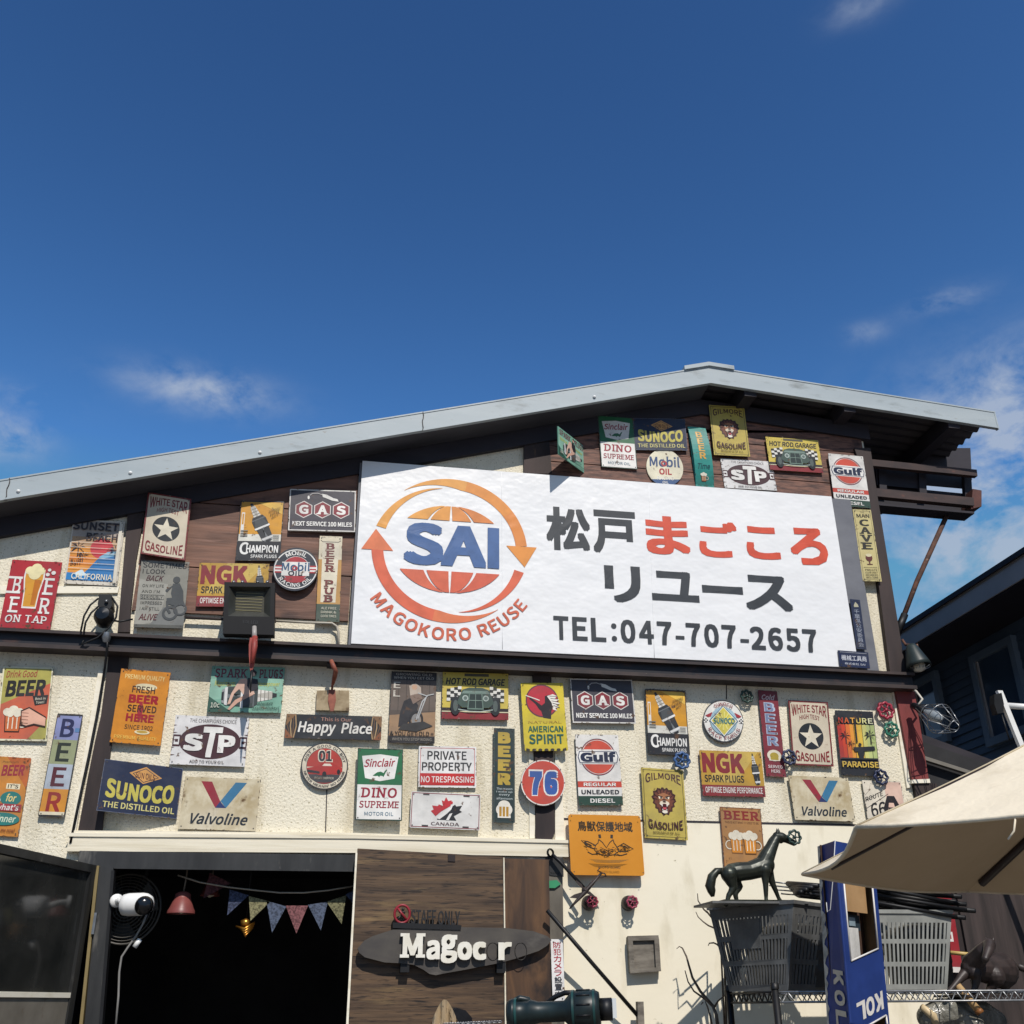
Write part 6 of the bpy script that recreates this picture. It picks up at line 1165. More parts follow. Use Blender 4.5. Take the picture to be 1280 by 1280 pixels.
for k in range(4): a_ = ony(295+2*k, 1158-2*k+k*2.5, .10); b_ = ony(319-k, 1152+2.6*k, .10); mid = (a_+b_)/2+Vector((0, -.03, -.022-.004*k)); gd.tube([a_, mid, b_], [.004, .008, .003], 'gold', 8)
gd.lathe([(0, -.02), (.02, -.01), (.022, .01), (0, .02)], ony(307, 1154, .10), (0, 0, 1), 'gold', 14); gd.tube([c+Vector((0, 0, .04)), Vector((c.x, .12, 2.30))], .002, 'black', 6)
tag(gd.build('gold_ornament'), 'small gold metal ornament glinting below the bunting in the doorway', 'ornament')
# ------------------------------------------------------------------ wire rack with baskets and statues
zs = ony(974, 1240, -.77).z; bx = ony(911, 1240, -.30).x; xr = 3.9; yf, ybk = -.77, -.30
rk = empty('wire_rack', ((bx+xr)/2, -.53, 0), 'black and chrome wire shelving rack along the cream wall carrying two baskets', 'rack')
for x, y in ((bx, yf), (bx, ybk), (xr, yf), (xr, ybk)):
    m = MB(); m.tube([(x, y, 0), (x, y, zs+.012)], .0135, 'black', 12); m.lathe([(.016, 0), (.016, .02), (0, .022)], (x, y, zs+.010), (0, 0, 1), 'black', 12); m.build('post', rk)
def truss(p, q, mat, n):
    m = MB(); p, q = Vector(p), Vector(q); m.tube([p, q], .004, mat, 6); m.tube([p-Vector((0, 0, .034)), q-Vector((0, 0, .034))], .004, mat, 6)
    for i in range(n): a = p.lerp(q, i/n); b = p.lerp(q, (i+.5)/n)-Vector((0, 0, .034)); c = p.lerp(q, (i+1)/n); m.tube([a, b, c], .003, mat, 6)
    return m.build('shelf_edge', rk)
truss((bx, yf, zs), (xr, yf, zs), 'chrome', 46); truss((bx, ybk, zs), (xr, ybk, zs), 'chrome', 46); truss((bx, yf, zs), (bx, ybk, zs), 'black', 9)
m = MB()
for i in range(58): x = bx+(xr-bx)*(i+.5)/58; m.tube([(x, yf, zs-.006), (x, ybk, zs-.006)], .0022, 'chrome', 6)
m.build('shelf_wires', rk)
truss((bx, yf, zs-.45), (xr, yf, zs-.45), 'chrome', 46)
def basket(name, label, cat, top, bot, zt, zb_, mat, n=(18, 12), plate=None, face_plate=0):
    root = empty(name, ((bot[0][0]+bot[2][0])/2, (bot[0][1]+bot[2][1])/2, zb_), label, cat)
    T_ = [Vector((x, y, zt)) for x, y in top]; B_ = [Vector((x, y, zb_)) for x, y in bot]; cen = sum(T_+B_, Vector())/8
    m = MB(); 
    for s in range(4):
        a, b, c, d = B_[s], B_[(s+1) % 4], T_[(s+1) % 4], T_[s]; nrm = (b-a).cross(d-a).normalized(); nrm = nrm if nrm.dot((a+c)/2-cen) > 0 else -nrm
        P = lambda u, v: (a.lerp(b, u)).lerp(d.lerp(c, u), v)
        def pad(u0, u1, v0, v1, t=.004, o=0):
            q = [P(u0, v0)+nrm*o, P(u1, v0)+nrm*o, P(u1, v1)+nrm*o, P(u0, v1)+nrm*o]; m.hexa(q+[p-nrm*t for p in q], mat)
        N_ = n[s % 2]
        for v0, v1 in ((0, .07), (.30, .36), (.60, .66), (.88, 1)): pad(0, 1, v0, v1)
        for r0, r1 in ((.07, .30), (.36, .60), (.66, .88)):
            pad(0, .05, r0, r1); pad(.95, 1, r0, r1)
            for k in range(N_):
                u = .05+.9*(k+.5)/N_; pad(u-.9/N_*.24, u+.9/N_*.24, r0, r1)
        if plate and s == face_plate: pad(*plate, .003, .002)
    m.add(B_, [(0, 1, 2, 3)], mat); m.build('shell', root)
    m = MB(); rim = [p+(p-cen)*.035 for p in T_]; rim = [Vector((p.x, p.y, zt)) for p in rim]
    for s in range(4):
        a, b = rim[s], rim[(s+1) % 4]; a2, b2 = T_[s].lerp(Vector((cen.x, cen.y, zt)), .02), T_[(s+1) % 4].lerp(Vector((cen.x, cen.y, zt)), .02)
        m.hexa([a, b, b+Vector((0, 0, .014)), a+Vector((0, 0, .014)), a2, b2, b2+Vector((0, 0, .012)), a2+Vector((0, 0, .012))], mat)
    m.build('rim', root)
    return root
Lt, Mt, Rt = ony(886, 1134, -.42), ony(992, 1133, -.74), ony(1062, 1133, -.44); Lb, Mb_, Rb = ony(911, 1232, -.42), ony(985, 1237, -.70), ony(1046, 1234, -.44)
zt_, zb0 = ony(950, 1134, -.58).z, zs+.006
ti = [(Lt.x, Lt.y), (Mt.x, Mt.y), (Rt.x, Rt.y)]; ti.append((Lt.x+Rt.x-Mt.x, -.12)); bi = [(Lb.x, Lb.y), (Mb_.x, Mb_.y), (Rb.x, Rb.y)]; bi.append((Lb.x+Rb.x-Mb_.x, -.16))
basket('shopping_basket', 'black slotted plastic shopping basket on the rack under the horse statue', 'basket', ti, bi, zt_, zb0, 'basket', (20, 14), (.22, .60, .50, .86), 0)
g0, g1 = ony(1092, 1150, -.70), ony(1191, 1150, -.70); h0, h1 = ony(1098, 1236, -.68), ony(1184, 1236, -.68); zg = ony(1140, 1142, -.70).z
basket('shopping_basket', 'light grey slotted plastic basket on the rack under the pile of black hangers', 'basket', [(g0.x, -.70), (g1.x, -.70), (g1.x, -.36), (g0.x, -.36)], [(h0.x, -.68), (h1.x, -.68), (h1.x, -.38), (h0.x, -.38)], zg, zs+.006, 'gbasket', (16, 10))
def filling(px, y0, y1, w, zt, zb, lab):
    m = MB(); c = ony(px, 1190, (y0+y1)/2); vs = []; fs = []
    for j in range(9):
        for i in range(24):
            a = 2*PI*i/24; v = j/8; k = (.80+.16*v)*(1+.06*mnoise.noise(Vector((i*.9, j*.8, 3))))*(1 if j < 7 else (.82 if j == 7 else .3))
            ex = abs(math.cos(a))**.5*math.copysign(1, math.cos(a)); ey = abs(math.sin(a))**.5*math.copysign(1, math.sin(a)); vs.append((c.x+ex*w*k, (y0+y1)/2+ey*(y1-y0)/2*k, zb+(zt-zb)*min(1, v*1.06)+.012*mnoise.noise(Vector((i, j, 7)))))
    for j in range(8):
        for i in range(24): fs.append((j*24+i, j*24+(i+1) % 24, (j+1)*24+(i+1) % 24, (j+1)*24+i))
    m.add(vs, fs, nmat('black_bag_film', C('#1d1e20', .7), C('#121315', .7), (20, 20, 20), rough=.35, bump=.5, bscale=(16, 16, 16), bdist=.02), True)
    tag(m.build('plastic_bag'), lab, 'bag')
filling(986, -.60, -.24, .17, zt_-.05, zb0+.012, 'black plastic bag filling the black basket')
filling(1146, -.655, -.40, .125, zg-.03, zs+.016, 'black plastic bag filling the grey basket')
# hangers: each a flat shouldered frame with a hook
def hanger(c, ang, wd, tilt_, lab, roll=0):
    m = MB(); loc = lambda x, y, z: c+Vector((x*math.cos(ang)-y*math.sin(ang), x*math.sin(ang)+y*math.cos(ang), z+x*tilt_+y*roll))
    pts = [(-wd, -.05, 0), (-wd*.72, .012, 0), (-wd*.3, .05, 0), (0, .075, 0), (wd*.3, .05, 0), (wd*.72, .012, 0), (wd, -.05, 0)]
    m.tube([loc(*p) for p in pts], [.009, .0105, .011, .011, .011, .0105, .009], 'black', 8); m.tube([loc(-wd*.9, -.03, 0), loc(0, -.035, 0), loc(wd*.9, -.03, 0)], .007, 'black', 8)
    m.tube([loc(0, .075, 0), loc(0, .11, .002), loc(.022, .14, .004), loc(0, .165, .004), (loc(-.022, .145, .004))], .003, 'chrome', 6)
    tag(m.build('clothes_hanger'), lab, 'hanger', lab and ('black hangers piled on the baskets'))
hc = Vector(((g0.x+g1.x)/2+.03, -.55, zg))
for i in range(9): hanger(hc+Vector((-.02+.015*(i % 3), -.12+.06*((i*2) % 4), .018+.013*i)), .10*math.sin(i*2.1)-.05, .20+.006*(i % 3), -.16+.02*(i % 2), 'black plastic clothes hanger lying in the pile on the grey basket', .05)
hb = ony(1012, 1118, -.50)
for i in range(4): hanger(hb+Vector((.02, .02*i, -.005+.016*i)), .5+.2*i, .15, .05*(i-1), 'black plastic clothes hanger lying on the black basket behind the carton', .1)
# horse statues
def H(px, py, y, r): P = ony(px, py, y); return (P, pxr(r, P))
def horse1():
    y = -.60; Y1, Y2 = y-.022, y+.022
    nd = [H(932, 1089, y, 11)]
    root = empty('horse_statue', (nd[0][0].x, y, zt_+.014), 'dark green bronze horse statue standing on the black basket', 'statue')
    def bld(mb):
        limb(mb, (908, 1092, y, 8), (913, 1091, y, 11), (924, 1089.5, y, 11.5), (937, 1088.5, y, 11), (948, 1085, y, 12), (957, 1081, y, 11.5))
        limb(mb, (954, 1081, y, 11), (959, 1070, y, 9.8), (964, 1060, y, 7.8), (968.5, 1051, y, 6.3), (972, 1045.5, y, 5.2))
        limb(mb, (971, 1045.5, y, 5.6), (977, 1046.5, y, 6.0), (983, 1049, y, 4.8), (988, 1051.5, y, 4.2), (992, 1053.5, y, 3.9))
        limb(mb, (970, 1048, y, 4), (976, 1051, y, 3.5))
        limb(mb, (956, 1087, Y1, 8), (956.5, 1097, Y1, 5), (957, 1106, Y1, 3.6), (957.3, 1114, Y1, 3.1), (957.6, 1123, Y1, 2.4), (958, 1127, Y1, 2.9), (959.5, 1130.5, Y1, 3.2))
        limb(mb, (959, 1087, Y2, 8), (963, 1097, Y2, 5.2), (966, 1105, Y2, 3.8), (969, 1112, Y2, 3.1), (973, 1122, Y2, 2.4), (975, 1126, Y2, 2.8), (978, 1130, Y2, 3.2))
        limb(mb, (911, 1093, Y1, 10.5), (914, 1102, Y1, 7.5), (917, 1109, Y1, 5), (913, 1116, Y1, 3.6), (911, 1119, Y1, 3.4), (909, 1126, Y1, 2.6), (907, 1130.5, Y1, 3.3))
        limb(mb, (914, 1093, Y2, 10.5), (919, 1102, Y2, 7.5), (924, 1108, Y2, 5), (920, 1115, Y2, 3.6), (919, 1118, Y2, 3.4), (921, 1126, Y2, 2.6), (924, 1130.5, Y2, 3.3))
    fused('body', bld, 'bronze', root)
    m = MB(); m.tube([H(904, 1088, y, 1)[0], H(896, 1089, y, 1)[0], H(890, 1096, y, 1)[0], H(887.5, 1108, y, 1)[0], H(889.5, 1114, y, 1)[0], H(891, 1121, y, 1)[0]], [pxr(k, nd[0][0]) for k in (3.4, 4.6, 5.6, 6.2, 5.2, 2.2)], 'bronze', 10); m.build('tail', root)
    for dy, dx in ((-.010, 0), (.010, 2)): 
        m = MB(); P0 = H(971.5+dx, 1041, y+dy, 1)[0]; m.lathe([(.007, 0), (.006, .012), (.001, .026)], P0-Vector((0, 0, .008)), (0, 0, 1), 'bronze', 10); m.build('ear', root)
    m = MB(); m.tube([H(970, 1041, y, 1)[0], H(963, 1050, y, 1)[0], H(957, 1061, y, 1)[0], H(951, 1073, y, 1)[0]], [pxr(k, nd[0][0]) for k in (1.5, 2.4, 2.4, 1)], 'bronze', 8); m.build('mane', root)
    m = MB(); q = H(940, 1131, y, 1)[0]; m.box(H(903, 1131, y, 1)[0].x-.01, H(980, 1131, y, 1)[0].x+.01, y-.05, y+.05, zt_+.012, zt_+.022, 'bronze'); m.build('plinth', root)
    m = MB(); m.box(q.x-.2, q.x+.2, y-.10, y+.12, zt_+.004, zt_+.012, 'basket')
    tag(m.build('black_tray'), 'thin black plastic tray under the bronze horse on the black basket', 'tray')
horse1()
valve(993, 1046.5, 9, '#2f4a44', 'dark green valve wheel hung on the muzzle of the bronze horse', y=-.63, stem=False, seed=.6)
def horse2():
    y = -.62
    nd = [H(1245, 1213, y, 20)]
    root = empty('horse_statue', (nd[0][0].x, y, zs), 'dark brown horse statue with lowered head at the right end of the rack', 'statue')
    def bld(mb):
        limb(mb, (1251, 1213, y+.02, 21), (1244, 1213, y, 20), (1230, 1212, y-.03, 16), (1217, 1211, y-.06, 13.5), (1212, 1210, y-.07, 11))
        limb(mb, (1216, 1205, y-.075, 13), (1222, 1198, y-.105, 11.5), (1229, 1189, y-.14, 9.5), (1236, 1182, y-.16, 7.6))
        limb(mb, (1237, 1181, y-.17, 7.4), (1235.5, 1188, y-.195, 6.2), (1233, 1195, y-.21, 4.6), (1231.5, 1199, y-.215, 4.6), (1231, 1201, y-.213, 3.6))
        for g in (-1, 1): limb(mb, (1237+g*5, 1184, y-.185, 1.8), (1237+g*5.4, 1186, y-.19, 1.4)); limb(mb, (1237+g*4, 1177, y-.165, 2.2), (1237+g*5, 1172, y-.165, .9))
        limb(mb, (1211, 1213, y-.06, 9), (1204, 1219, y-.07, 6), (1198, 1226, y-.075, 4.4), (1192, 1233, y-.08, 3.4), (1187, 1239, y-.08, 3.6))
        limb(mb, (1218, 1216, y-.09, 9), (1220, 1225, y-.09, 6), (1219, 1232, y-.09, 4.2), (1217, 1240, y-.09, 3.6))
        limb(mb, (1243, 1220, y-.05, 13), (1242, 1229, y-.05, 7), (1237, 1236, y-.04, 4.6), (1234, 1242, y-.04, 3.8))
        limb(mb, (1257, 1220, y+.05, 13), (1258, 1229, y+.05, 7), (1255, 1236, y+.05, 4.6), (1253, 1242, y+.05, 3.8))
    fused('body', bld, 'dkbrown', root)
    m = MB(); m.tube([H(1272, 1208, y+.03, 1)[0], H(1283, 1212, y+.04, 1)[0], H(1292, 1222, y+.05, 1)[0]], [pxr(k, nd[0][0]) for k in (4, 5, 2)], 'dkbrown', 10); m.build('tail', root)
    m = MB(); a_ = ony(1184, 1243, y); b_ = ony(1262, 1243, y); m.box(a_.x, b_.x, y-.12, y+.10, a_.z-.010, a_.z-.002, 'dkbrown'); m.build('plinth', root)
horse2()
m = MB(); m.tube([ony(1180, 1190, -.5), ony(1222, 1194, -.55)], .008, '#c9ad6a', 10); tag(m.build('bamboo_stick'), 'short yellow bamboo stick poking out behind the dark brown horse', 'stick')
m = MB(); m.tube([ony(1197, 1232, -.7), ony(1222, 1262, -.74)], .014, '#c8a676', 10); m.tube([ony(1222, 1262, -.74), ony(1226, 1267, -.745)], .016, '#8a5a30', 10); tag(m.build('tool_shaft'), 'pale wooden tool handle poking down through the rack by the brown horse', 'handle')
film = nmat('clear_crumpled_film', C('#a8a79c', .75), C('#6f6d62', .75), (16, 16, 16), rough=.22, spec=.7, bump=.8, bscale=(22, 22, 22), bdist=.02)
def bundle(mb):
    limb(mb, (1160, 1272, -.62, 14), (1178, 1268, -.62, 19), (1200, 1270, -.60, 22), (1222, 1268, -.58, 20), (1245, 1276, -.56, 13)); limb(mb, (1188, 1258, -.66, 9), (1210, 1285, -.62, 22))
bu = empty('wrapped_bundle', ony(1200, 1290, -.60), 'clear plastic wrapped bundle on the lower shelf under the brown horse', 'bundle')
fused('film', bundle, film, bu, .006, 2)
m = MB(); m.tube([ony(1152, 1258, -.66), ony(1166, 1270, -.66), ony(1172, 1284, -.66)], [.012, .017, .010], '#d9c39a', 10); m.build('stick', bu)
# ------------------------------------------------------------------ blue carton
kb = empty('blue_carton', ony(1070, 1280, -1.0), 'tall blue carton with white KOLA lettering and cut out window, torn left edge', 'carton')
def vline(p0, p1, y): return ony(*p0, y), ony(*p1, y)
e1 = vline((1036, 1300), (1022.5, 1058), -.98); e2 = vline((1065, 1300), (1043, 1051), -1.12); e3 = vline((1114, 1300), (1091, 1060), -.98)
e4 = tuple(e1[i]+e3[i]-e2[i] for i in (0, 1))
def quadmap(ea, eb):
    return lambda u, v: (ea[1].lerp(ea[0], v)).lerp(eb[1].lerp(eb[0], v), u)
blue = nmat('printed_blue_card', C('#2b4388', .85), C('#243a78', .85), (9, 9, 9), rough=.5, bump=.05, spots=(C('#8fa0c4'), (40, 40, 18), .72, .78, 5)); brd = nmat('brown_card', C('#b89468'), C('#a58258'), (9, 9, 9), rough=.8)
L_ = quadmap(e1, e2); R_ = quadmap(e2, e3)
m = MB(); qn = (e2[0]-e1[0]).cross(e1[1]-e1[0]).normalized(); qn = qn if qn.y < 0 else -qn; rn = (e3[0]-e2[0]).cross(e2[1]-e2[0]).normalized(); rn = rn if rn.y < 0 else -rn
m.add([L_(0, 0), L_(1, 0), L_(1, 1), L_(0, 1)]+[p-qn*.004 for p in (L_(0, 0), L_(1, 0), L_(1, 1), L_(0, 1))], [(0, 1, 2, 3), (7, 6, 5, 4), (0, 4, 5, 1), (1, 5, 6, 2), (2, 6, 7, 3), (3, 7, 4, 0)], blue); m.build('side_panel', kb)
iv = (e1[0]-e2[0]); iv = Vector((iv.x, iv.y, 0)).normalized()
def rfr(name, u0, v0, u1, v1, mat, o=0, t=.004):
    if o < 0:
        q = [R_(u0, v0)-iv*o, R_(u1, v0)-iv*o, R_(u1, v1)-iv*o, R_(u0, v1)-iv*o]; mm = MB(); mm.hexa(q+[p+iv*t for p in q], mat); return mm.build(name, kb)
    q = [R_(u0, v0)+rn*o, R_(u1, v0)+rn*o, R_(u1, v1)+rn*o, R_(u0, v1)+rn*o]; mm = MB(); mm.hexa(q+[p-rn*t for p in q], mat); return mm.build(name, kb)
def rpoly(name, pts, mat, o, t=.001): mm = MB(); mm.prism([R_(u, v)+rn*o for u, v in pts], -rn*t, mat); return mm.build(name, kb)
# front with a real cut-out window: four strips
wv0, wv1, wv2, wv3 = .155, .60, .72, .93
rfr('front_panel', 0, 0, 1, wv0, blue); rfr('front_panel', 0, wv0, .14, wv1+.10, blue); rfr('front_panel', .88, wv0, 1, wv1+.10, blue); rpoly('front_panel', [(.14, wv1+.02), (.88, wv1-.055), (.88, wv1+.10), (.14, wv1+.10)], blue, 0, .004)
rfr('front_panel', 0, wv1+.10, 1, wv3-.055, blue); rpoly('front_panel', [(0, wv3-.055), (1, wv3-.055), (1, 1), (.92, 1), (.92, wv3-.05), (.16, wv3+.03), (.10, 1), (0, 1)], blue, 0, .004)
wt = '#e9e7e2'
for A_, B2 in (((.14, wv0), (.14, wv1+.02)), ((.14, wv1+.02), (.88, wv1-.055)), ((.88, wv1-.055), (.88, wv0))): mm = MB(); mm.tube([R_(*A_)+rn*.001, R_(*B2)+rn*.001], .0032, wt, 6); mm.build('window_border', kb)
mm = MB(); mm.tube([R_(.16, wv3+.03)+rn*.001, R_(.92, wv3-.05)+rn*.001], .0032, wt, 6); mm.tube([R_(.92, wv3-.05)+rn*.001, R_(.95, 1)+rn*.001], .0032, wt, 6); mm.build('window_border', kb)
rfr('inner_board', .16, wv0-.02, .82, .36, brd, -.03, .004); rfr('inner_back', .02, .0, .98, 1, nmat('dim_brown', C('#5a4438'), C('#3d2f28'), (6, 6, 3), rough=.7), -.10, .004)
rfr('inner_bag', .17, .44, .62, .66, nmat('crumpled_bag', C('#e3e2de'), C('#c4c3bd'), (12, 12, 5), rough=.45, bump=.5, bscale=(20, 20, 6), bdist=.02), -.05, .01); rfr('inner_device', .25, .37, .72, .45, '#33414a', -.06, .02); rfr('inner_screen', .42, .385, .58, .43, '#8fa3ad', -.055, .002)
def rtext(ch, u0, v0, u1, v1, mp, nn_, rot, col, slant=0):
    vs, fs, bb = glyphs(ch, .06, 0); mm = MB(); P = []
    for v in vs:
        x = (v[0]-bb[0])/(bb[2]-bb[0]); y = (v[1]-bb[1])/(bb[3]-bb[1])
        if rot == 180: uu, vv = 1-x, y
        else: uu, vv = y, x           # reading downwards
        U_ = u0+(u1-u0)*uu; P.append(mp(U_, v0+(v1-v0)*vv+slant*(U_-.5))+nn_*(.0012+v[2]*.00002))
    mm.add(P, fs, col); return mm.build('lettering', kb)
for i, ch in enumerate('KOL'): rtext(ch, .66-.24*i, .795-.055*0, .88-.24*i, .885, R_, rn, 180, wt, -.10)
for i, ch in enumerate('KOLA'): rtext(ch, .40, .66+.098*i, .86, .735+.098*i, L_, qn, 270, '#d9cdb8', .03)
random.seed(11); mm = MB(); P = [L_(-.02, 0)+qn*.001] ; N_ = 40
Pl = [L_(-.015, i/N_)+qn*.0015 for i in range(N_+1)]; Pr = [L_(max(.02, .05+.16*abs(math.sin(i*.9))*random.random()+(.16 if 14 < i < 24 else 0)*random.random()), i/N_)+qn*.0015 for i in range(N_+1)]
mm.add(Pl+Pr, [(i, i+1, N_+2+i, N_+1+i) for i in range(N_)], nmat('torn_card', C('#d8d2c4'), C('#9c978c'), (30, 30, 30), rough=.9)); mm.build('torn_edge', kb)
mm = MB(); mm.add([e1[1], e2[1], e3[1], e4[1]], [(0, 1, 2, 3)], blue); mm.add([e1[0], e1[1], e4[1], e4[0], e3[0], e3[1]], [(0, 1, 2, 3), (3, 2, 5, 4)], brd); mm.build('back_panel', kb)
mm = MB(); c = ony(1040, 1125, -1.10); mm.tube([ony(1044, 1050, -1.13), ony(1041, 1100, -1.12), ony(1038, 1137, -1.10), ony(1034, 1140, -1.1), ony(1033, 1128, -1.1)], .0016, '#d5d5d2', 6); mm.build('string', kb)
st = MB(); q = (e1[0]+e3[0])/2; st.box(q.x-.09, q.x+.09, -1.12, -.92, 0, q.z-.02, 'darkroom')
tag(st.build('crate_stack', origin=(q.x, -1.02, 0)), 'dark stand carrying the tall blue carton in front of the rack', 'stand')
# ------------------------------------------------------------------ things right of the corner
wp = MB(); a, b, c, d = ony(1190, 1085, -.04), ony(1274, 1085, -.04), ony(1278, 1280, -.04), ony(1215, 1280, -.04)
wp.box(a.x, b.x, -.04, .0, 0, a.z, nmat('brown_grain_panel', C('#4a3f3c', .8), C('#2f2826', .8), (30, 30, 2.2), .36, .66, .7, bump=.25, bscale=(70, 70, 5))); tag(wp.build('timber_panel', origin=((a.x+b.x)/2, -.02, 0)), 'tall dark brown timber panel behind the brown horse at the right corner', 'panel')
sign('banner_strip', 'narrow red vertical banner with white patches behind the grey basket', [(1164, 1104), (1186, 1105), (1205, 1216), (1179, 1215)], '#a02a30', lambda a: (a.r('#f0ebe4', .30, .06, .85, .15), a.t('#a02a30', '営業中', .36, .085, .8, .125, .01), a.r('#f0ebe4', .28, .55, .75, .66), a.r('#a02a30', .36, .58, .66, .63), a.r('#efe8e0', .2, .94, .9, 1)), off=.06, r=0, th=.003, screws=False)
# ------------------------------------------------------------------ parasol
UZ = 1.85; B_ = onz(1003, 1092, UZ)
A_ = onz(1070, 1033, UZ); ed = Vector((B_.x-A_.x, B_.y-A_.y, 0)); UC = Vector(((A_.x+B_.x)/2, (A_.y+B_.y)/2, 0))+Vector((ed.y, -ed.x, 0))*1.2071; a0_ = math.atan2(A_.y-UC.y, A_.x-UC.x); UR = (Vector((A_.x, A_.y, 0))-UC).length
hem = [Vector((UC.x+UR*math.cos(a0_-k*PI/4), UC.y+UR*math.sin(a0_-k*PI/4), UZ)) for k in range(8)]
best = min((abs((lambda p, q: p[1]+(q[1]-p[1])*(1280-p[0])/(q[0]-p[0]))(proj(hem[0]), proj(Vector((UC.x, UC.y, z))))-917), z) for z in [UZ+.2+.02*i for i in range(40)])
AP = Vector((UC.x, UC.y, best[1]))
pu = empty('parasol', (UC.x, UC.y, 0), 'large cream canvas parasol with brown ribs open at the right picture edge', 'parasol')
vs = []; fs = []; NU, NV = 10, 10
def gore(k, u, v, dz=0):     # v 0 apex .. 1 hem
    a, b = hem[k], hem[(k+1) % 8]; P = AP.lerp(a.lerp(b, u), v); s = math.sin(u*PI)
    P = P+Vector((0, 0, -.035*s*v-.03*math.sin(v*PI)+dz)); P += (AP-P)*(.045*s*max(0, v-.5)**2)*2; return P
m = MB()
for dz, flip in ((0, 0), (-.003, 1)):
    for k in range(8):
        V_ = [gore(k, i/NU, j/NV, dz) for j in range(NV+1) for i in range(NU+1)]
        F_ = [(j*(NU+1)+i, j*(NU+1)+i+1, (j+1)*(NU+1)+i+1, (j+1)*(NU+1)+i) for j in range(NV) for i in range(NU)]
        m.add(V_, [tuple(reversed(f)) for f in F_] if flip else F_, 'canvas_under' if flip else 'canvas', True)
for k in range(8): m.tube([gore(k, i/NU, 1, -.002) for i in range(NU+1)], .005, 'canvas', 6)
for k in range(8): m.tube([gore(k, 0, .04+.96*i/12, .0015) for i in range(13)], .0022, nmat('canvas_seam', C('#c9bb9f', .85), C('#bdae90', .85), (20, 20, 20), rough=.95), 5)
m.build('canopy', pu)
rbm = nmat('dark_rib', C('#40302b', .8), C('#2e2320', .8), (6, 6, 6), rough=.5)
for k in range(8):
    P = [gore(k, 0, v, -.016) for v in (.03, .3, .6, .93)]; m = MB(); m.tube(P, .014, rbm, 8); rb_ = m.build('rib', pu)
    m = MB(); m.tube([gore(k, 0, .52, -.03), Vector((UC.x, UC.y, AP.z-.55))], .008, rbm, 8); m.build('strut', rb_)
m = MB(); m.tube([(UC.x, UC.y, .02), (UC.x, UC.y, AP.z+.06)], .022, rbm, 14); m.build('pole', pu)
m = MB(); m.lathe([(.05, 0), (.05, .05), (.02, .06)], (UC.x, UC.y, AP.z-.58), (0, 0, 1), rbm, 16); m.lathe([(.03, .0), (.035, .05), (0, .10)], (UC.x, UC.y, AP.z+.02), (0, 0, 1), rbm, 16); m.build('hub', pu)
m = MB(); m.lathe([(.30, 0), (.30, .05), (.05, .09), (.03, .35)], (UC.x, UC.y, .004), (0, 0, 1), 'ground', 24); m.build('base', pu)
m = MB(); P0 = gore(7, .62, 1); 
m.tube([P0+Vector((0, 0, -.002)), P0+Vector((-.01, 0, -.03)), P0+Vector((-.02, .01, -.045))], .002, 'canvas', 6); m.build('tie_cord', pu)
# white stand behind the parasol
wsd = empty('white_stand', ony(1262, 915, -.4), 'white tubular stand with black clamp rising behind the parasol', 'stand')
p0, p1 = ony(1250, 863, -.40), ony(1275, 925, -.40); dd = (p1-p0)
m = MB(); m.hexa([p0+Vector((-.012, 0, 0)), p0+Vector((.014, 0, 0)), p0+dd*3+Vector((.014, 0, 0)), p0+dd*3+Vector((-.012, 0, 0)), p0+Vector((-.012, .02, 0)), p0+Vector((.014, .02, 0)), p0+dd*3+Vector((.014, .02, 0)), p0+dd*3+Vector((-.012, .02, 0))], 'white'); m.build('upright', wsd)
e_ = p0+dd*3; m = MB(); m.tube([e_, (e_.x+.05, -.39, .02)], .012, 'white', 10); m.build('leg', wsd)
m = MB(); m.tube([ony(1259, 882, -.385), ony(1320, 886, -.385)], .014, 'white', 12); m.build('cross_bar', wsd)
m = MB(); m.prism([ony(a, b, -.42) for a, b in ((1243, 868), (1252, 866), (1255, 880), (1254, 891), (1247, 892), (1243, 880))], (0, .04, 0), 'black'); m.tube([ony(1252, 893, -.41), ony(1262, 925, -.41)], .004, 'black', 6); m.build('clamp', wsd)
# ------------------------------------------------------------------ foreground at the lower edge
wl = empty('work_light', ony(690, 1290, -2.6), 'black battery work light with teal rings lying at the lower edge before the plank door', 'lamp')
yw = -2.6; g_ = nmat('teal_black_plastic', C('#223234', .8), C('#18201f', .8), (18, 18, 18), rough=.4, bump=.08); W0, W1 = ony(634, 1267, yw), ony(748, 1262, yw-.05); ax = (W1-W0).normalized(); Lw = (W1-W0).length; k_ = pxr(1, W0)
m = MB(); m.lathe([(0, 0), (14*k_, 0), (17*k_, .01), (17*k_, 9*k_), (13*k_, 12*k_), (13*k_, 26*k_), (15*k_, 30*k_), (12*k_, 40*k_), (12*k_, 72*k_), (18*k_, 78*k_), (23*k_, 84*k_), (23*k_, 110*k_), (20*k_, 116*k_), (0, 116*k_)], W0, ax, g_, 28); m.build('barrel', wl)
for s in (10, 82, 108): m = MB(); m.lathe([(17.6*k_ if s < 50 else 23.6*k_, s*k_), (17.6*k_ if s < 50 else 23.6*k_, (s+3)*k_)], W0, ax, nmat('teal_ring', C('#24504e', .8), C('#1d403e', .8), (9, 9, 9), rough=.4), 28); m.build('ring', wl)
m = MB()
for i in range(12): t = 2*PI*i/12; e = ax.orthogonal().normalized(); g2 = ax.cross(e); dr = (e*math.cos(t)+g2*math.sin(t))*23.4*k_; m.tube([W0+ax*88*k_+dr, W0+ax*105*k_+dr], 1.0*k_, 'black', 6)
m.build('grip_ribs', wl)
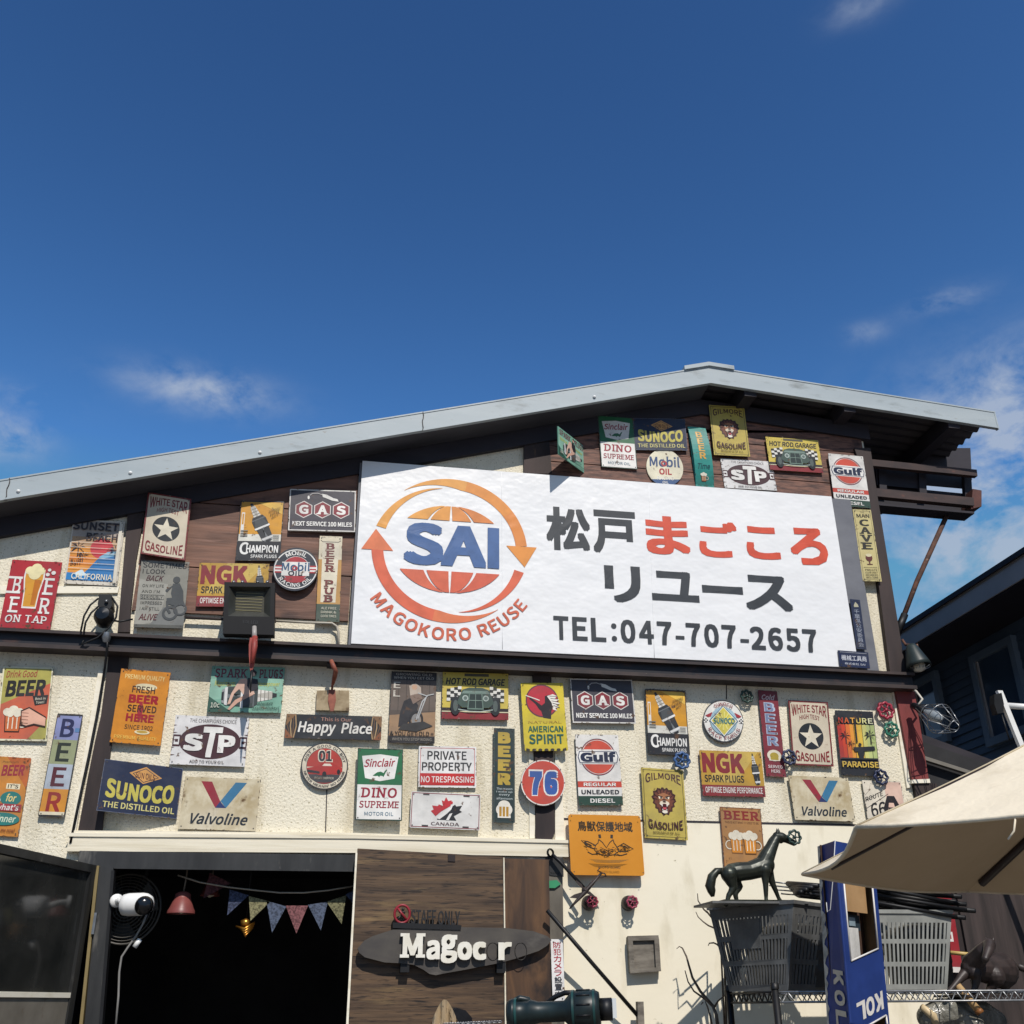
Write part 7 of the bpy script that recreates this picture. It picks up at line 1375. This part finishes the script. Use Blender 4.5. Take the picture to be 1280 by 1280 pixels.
m = MB(); m.tube([ony(684, 1254, yw), ony(694, 1246, yw), ony(706, 1241, yw-.02), ony(722, 1241, yw-.03)], 3.2*k_, 'black', 8); m.tube([ony(644, 1251, yw), ony(650, 1248, yw), ony(660, 1250, yw), ony(664, 1256, yw)], 4*k_, g_, 8); m.build('handle', wl)
m = MB(); m.lathe([(0, 116*k_), (13*k_, 116.5*k_), (13*k_, 131*k_), (0, 131*k_)], W0, ax, 'black', 20); m.build('socket', wl)
m = MB(); P = W0+ax*131*k_; m.box(P.x-2*k_, P.x+3*k_, P.y-10*k_, P.y+10*k_, P.z-10*k_, P.z+12*k_, '#cfd3d2'); m.build('tag_plate', wl)
tb = MB(); q0, q1 = ony(560, 1276, -2.55), ony(790, 1292, -2.55); tb.box(q0.x-.35, q1.x+.1, -2.75, -2.3, q1.z-.04, q1.z-.012, gw)
for x in (q0.x-.32, q1.x+.06):
    for y in (-2.72, -2.33): tb.box(x-.02, x+.02, y-.02, y+.02, 0, q1.z-.04, gw)
tag(tb.build('display_table', origin=((q0.x+q1.x)/2, -2.5, 0)), 'weathered table just below the picture holding the work light', 'table')
ct = MB(); Pb = [ony(a, b, -2.5) for a, b in ((527, 1296), (536, 1272), (545, 1257), (552, 1250), (560, 1249), (566, 1256), (572, 1264), (578, 1280), (582, 1296))]
n_ = len(Pb); apx = ony(556, 1249, -2.5); vs = []; fs = []
for j in range(6):
    for i in range(15):
        t = i/14; u = 527+55*t; ztop = 1249+ (abs(t-.53)*2)**1.6*42
        q = ony(u+ (556-u)*.25*(1-j/5), ztop+(1298-ztop)*j/5, -2.5-.018*math.sin(t*28+j*.4)-.02*math.sin(t*PI)*j/5); vs.append(q)
for j in range(5):
    for i in range(14): k = j*15+i; fs.append((k, k+1, k+16, k+15))
ct.add(vs+[v+Vector((0, .006, 0)) for v in vs], fs+[tuple(reversed([i+len(vs) for i in f])) for f in fs], nmat('beige_cloth', C('#a08e74', .9), C('#8a795f', .9), (18, 18, 6), rough=.95, spec=.1, bump=.3, bscale=(30, 30, 8), bdist=.01), True)
tag(ct.build('folded_cloth'), 'peak of crumpled beige cloth at the lower picture edge before the door', 'cloth')
ck = MB(); vs = []
P = [ony(a, b, -2.46) for a, b in ((566, 1296), (565, 1264), (572, 1260), (582, 1263), (590, 1272), (592, 1296))]; ck.prism(P, (0, .05, 0), nmat('black_cloth', C('#26272b', .8), C('#1c1d20', .8), (20, 20, 20), rough=.95, spec=.1, bump=.3, bscale=(14, 14, 14), bdist=.02))
tag(ck.build('black_bag'), 'small black cloth bag beside the beige cloth at lower edge', 'bag')
cn = MB()
p0, p1 = ony(556, 1280, -2.62), ony(628, 1277, -2.62); nl = 22
for i in range(nl):
    c = p0.lerp(p1, i/nl); r_ = (p1-p0).length/nl*.75; ex = Vector((1, 0, 0)); ez = Vector((0, .7, .7)) if i % 2 else Vector((0, -.7, .7)); cn.tube([c+ex*r_*math.cos(2*PI*k/12)+ez*r_*.6*math.sin(2*PI*k/12) for k in range(12)], r_*.2, 'chrome', 6, True)
tag(cn.build('steel_chain'), 'short steel chain lying between the cloth and the work light', 'chain')
bpy.data.objects.remove(FOB)
for o in list(bpy.data.objects):
    if o.get('label') == '' : del o['label']
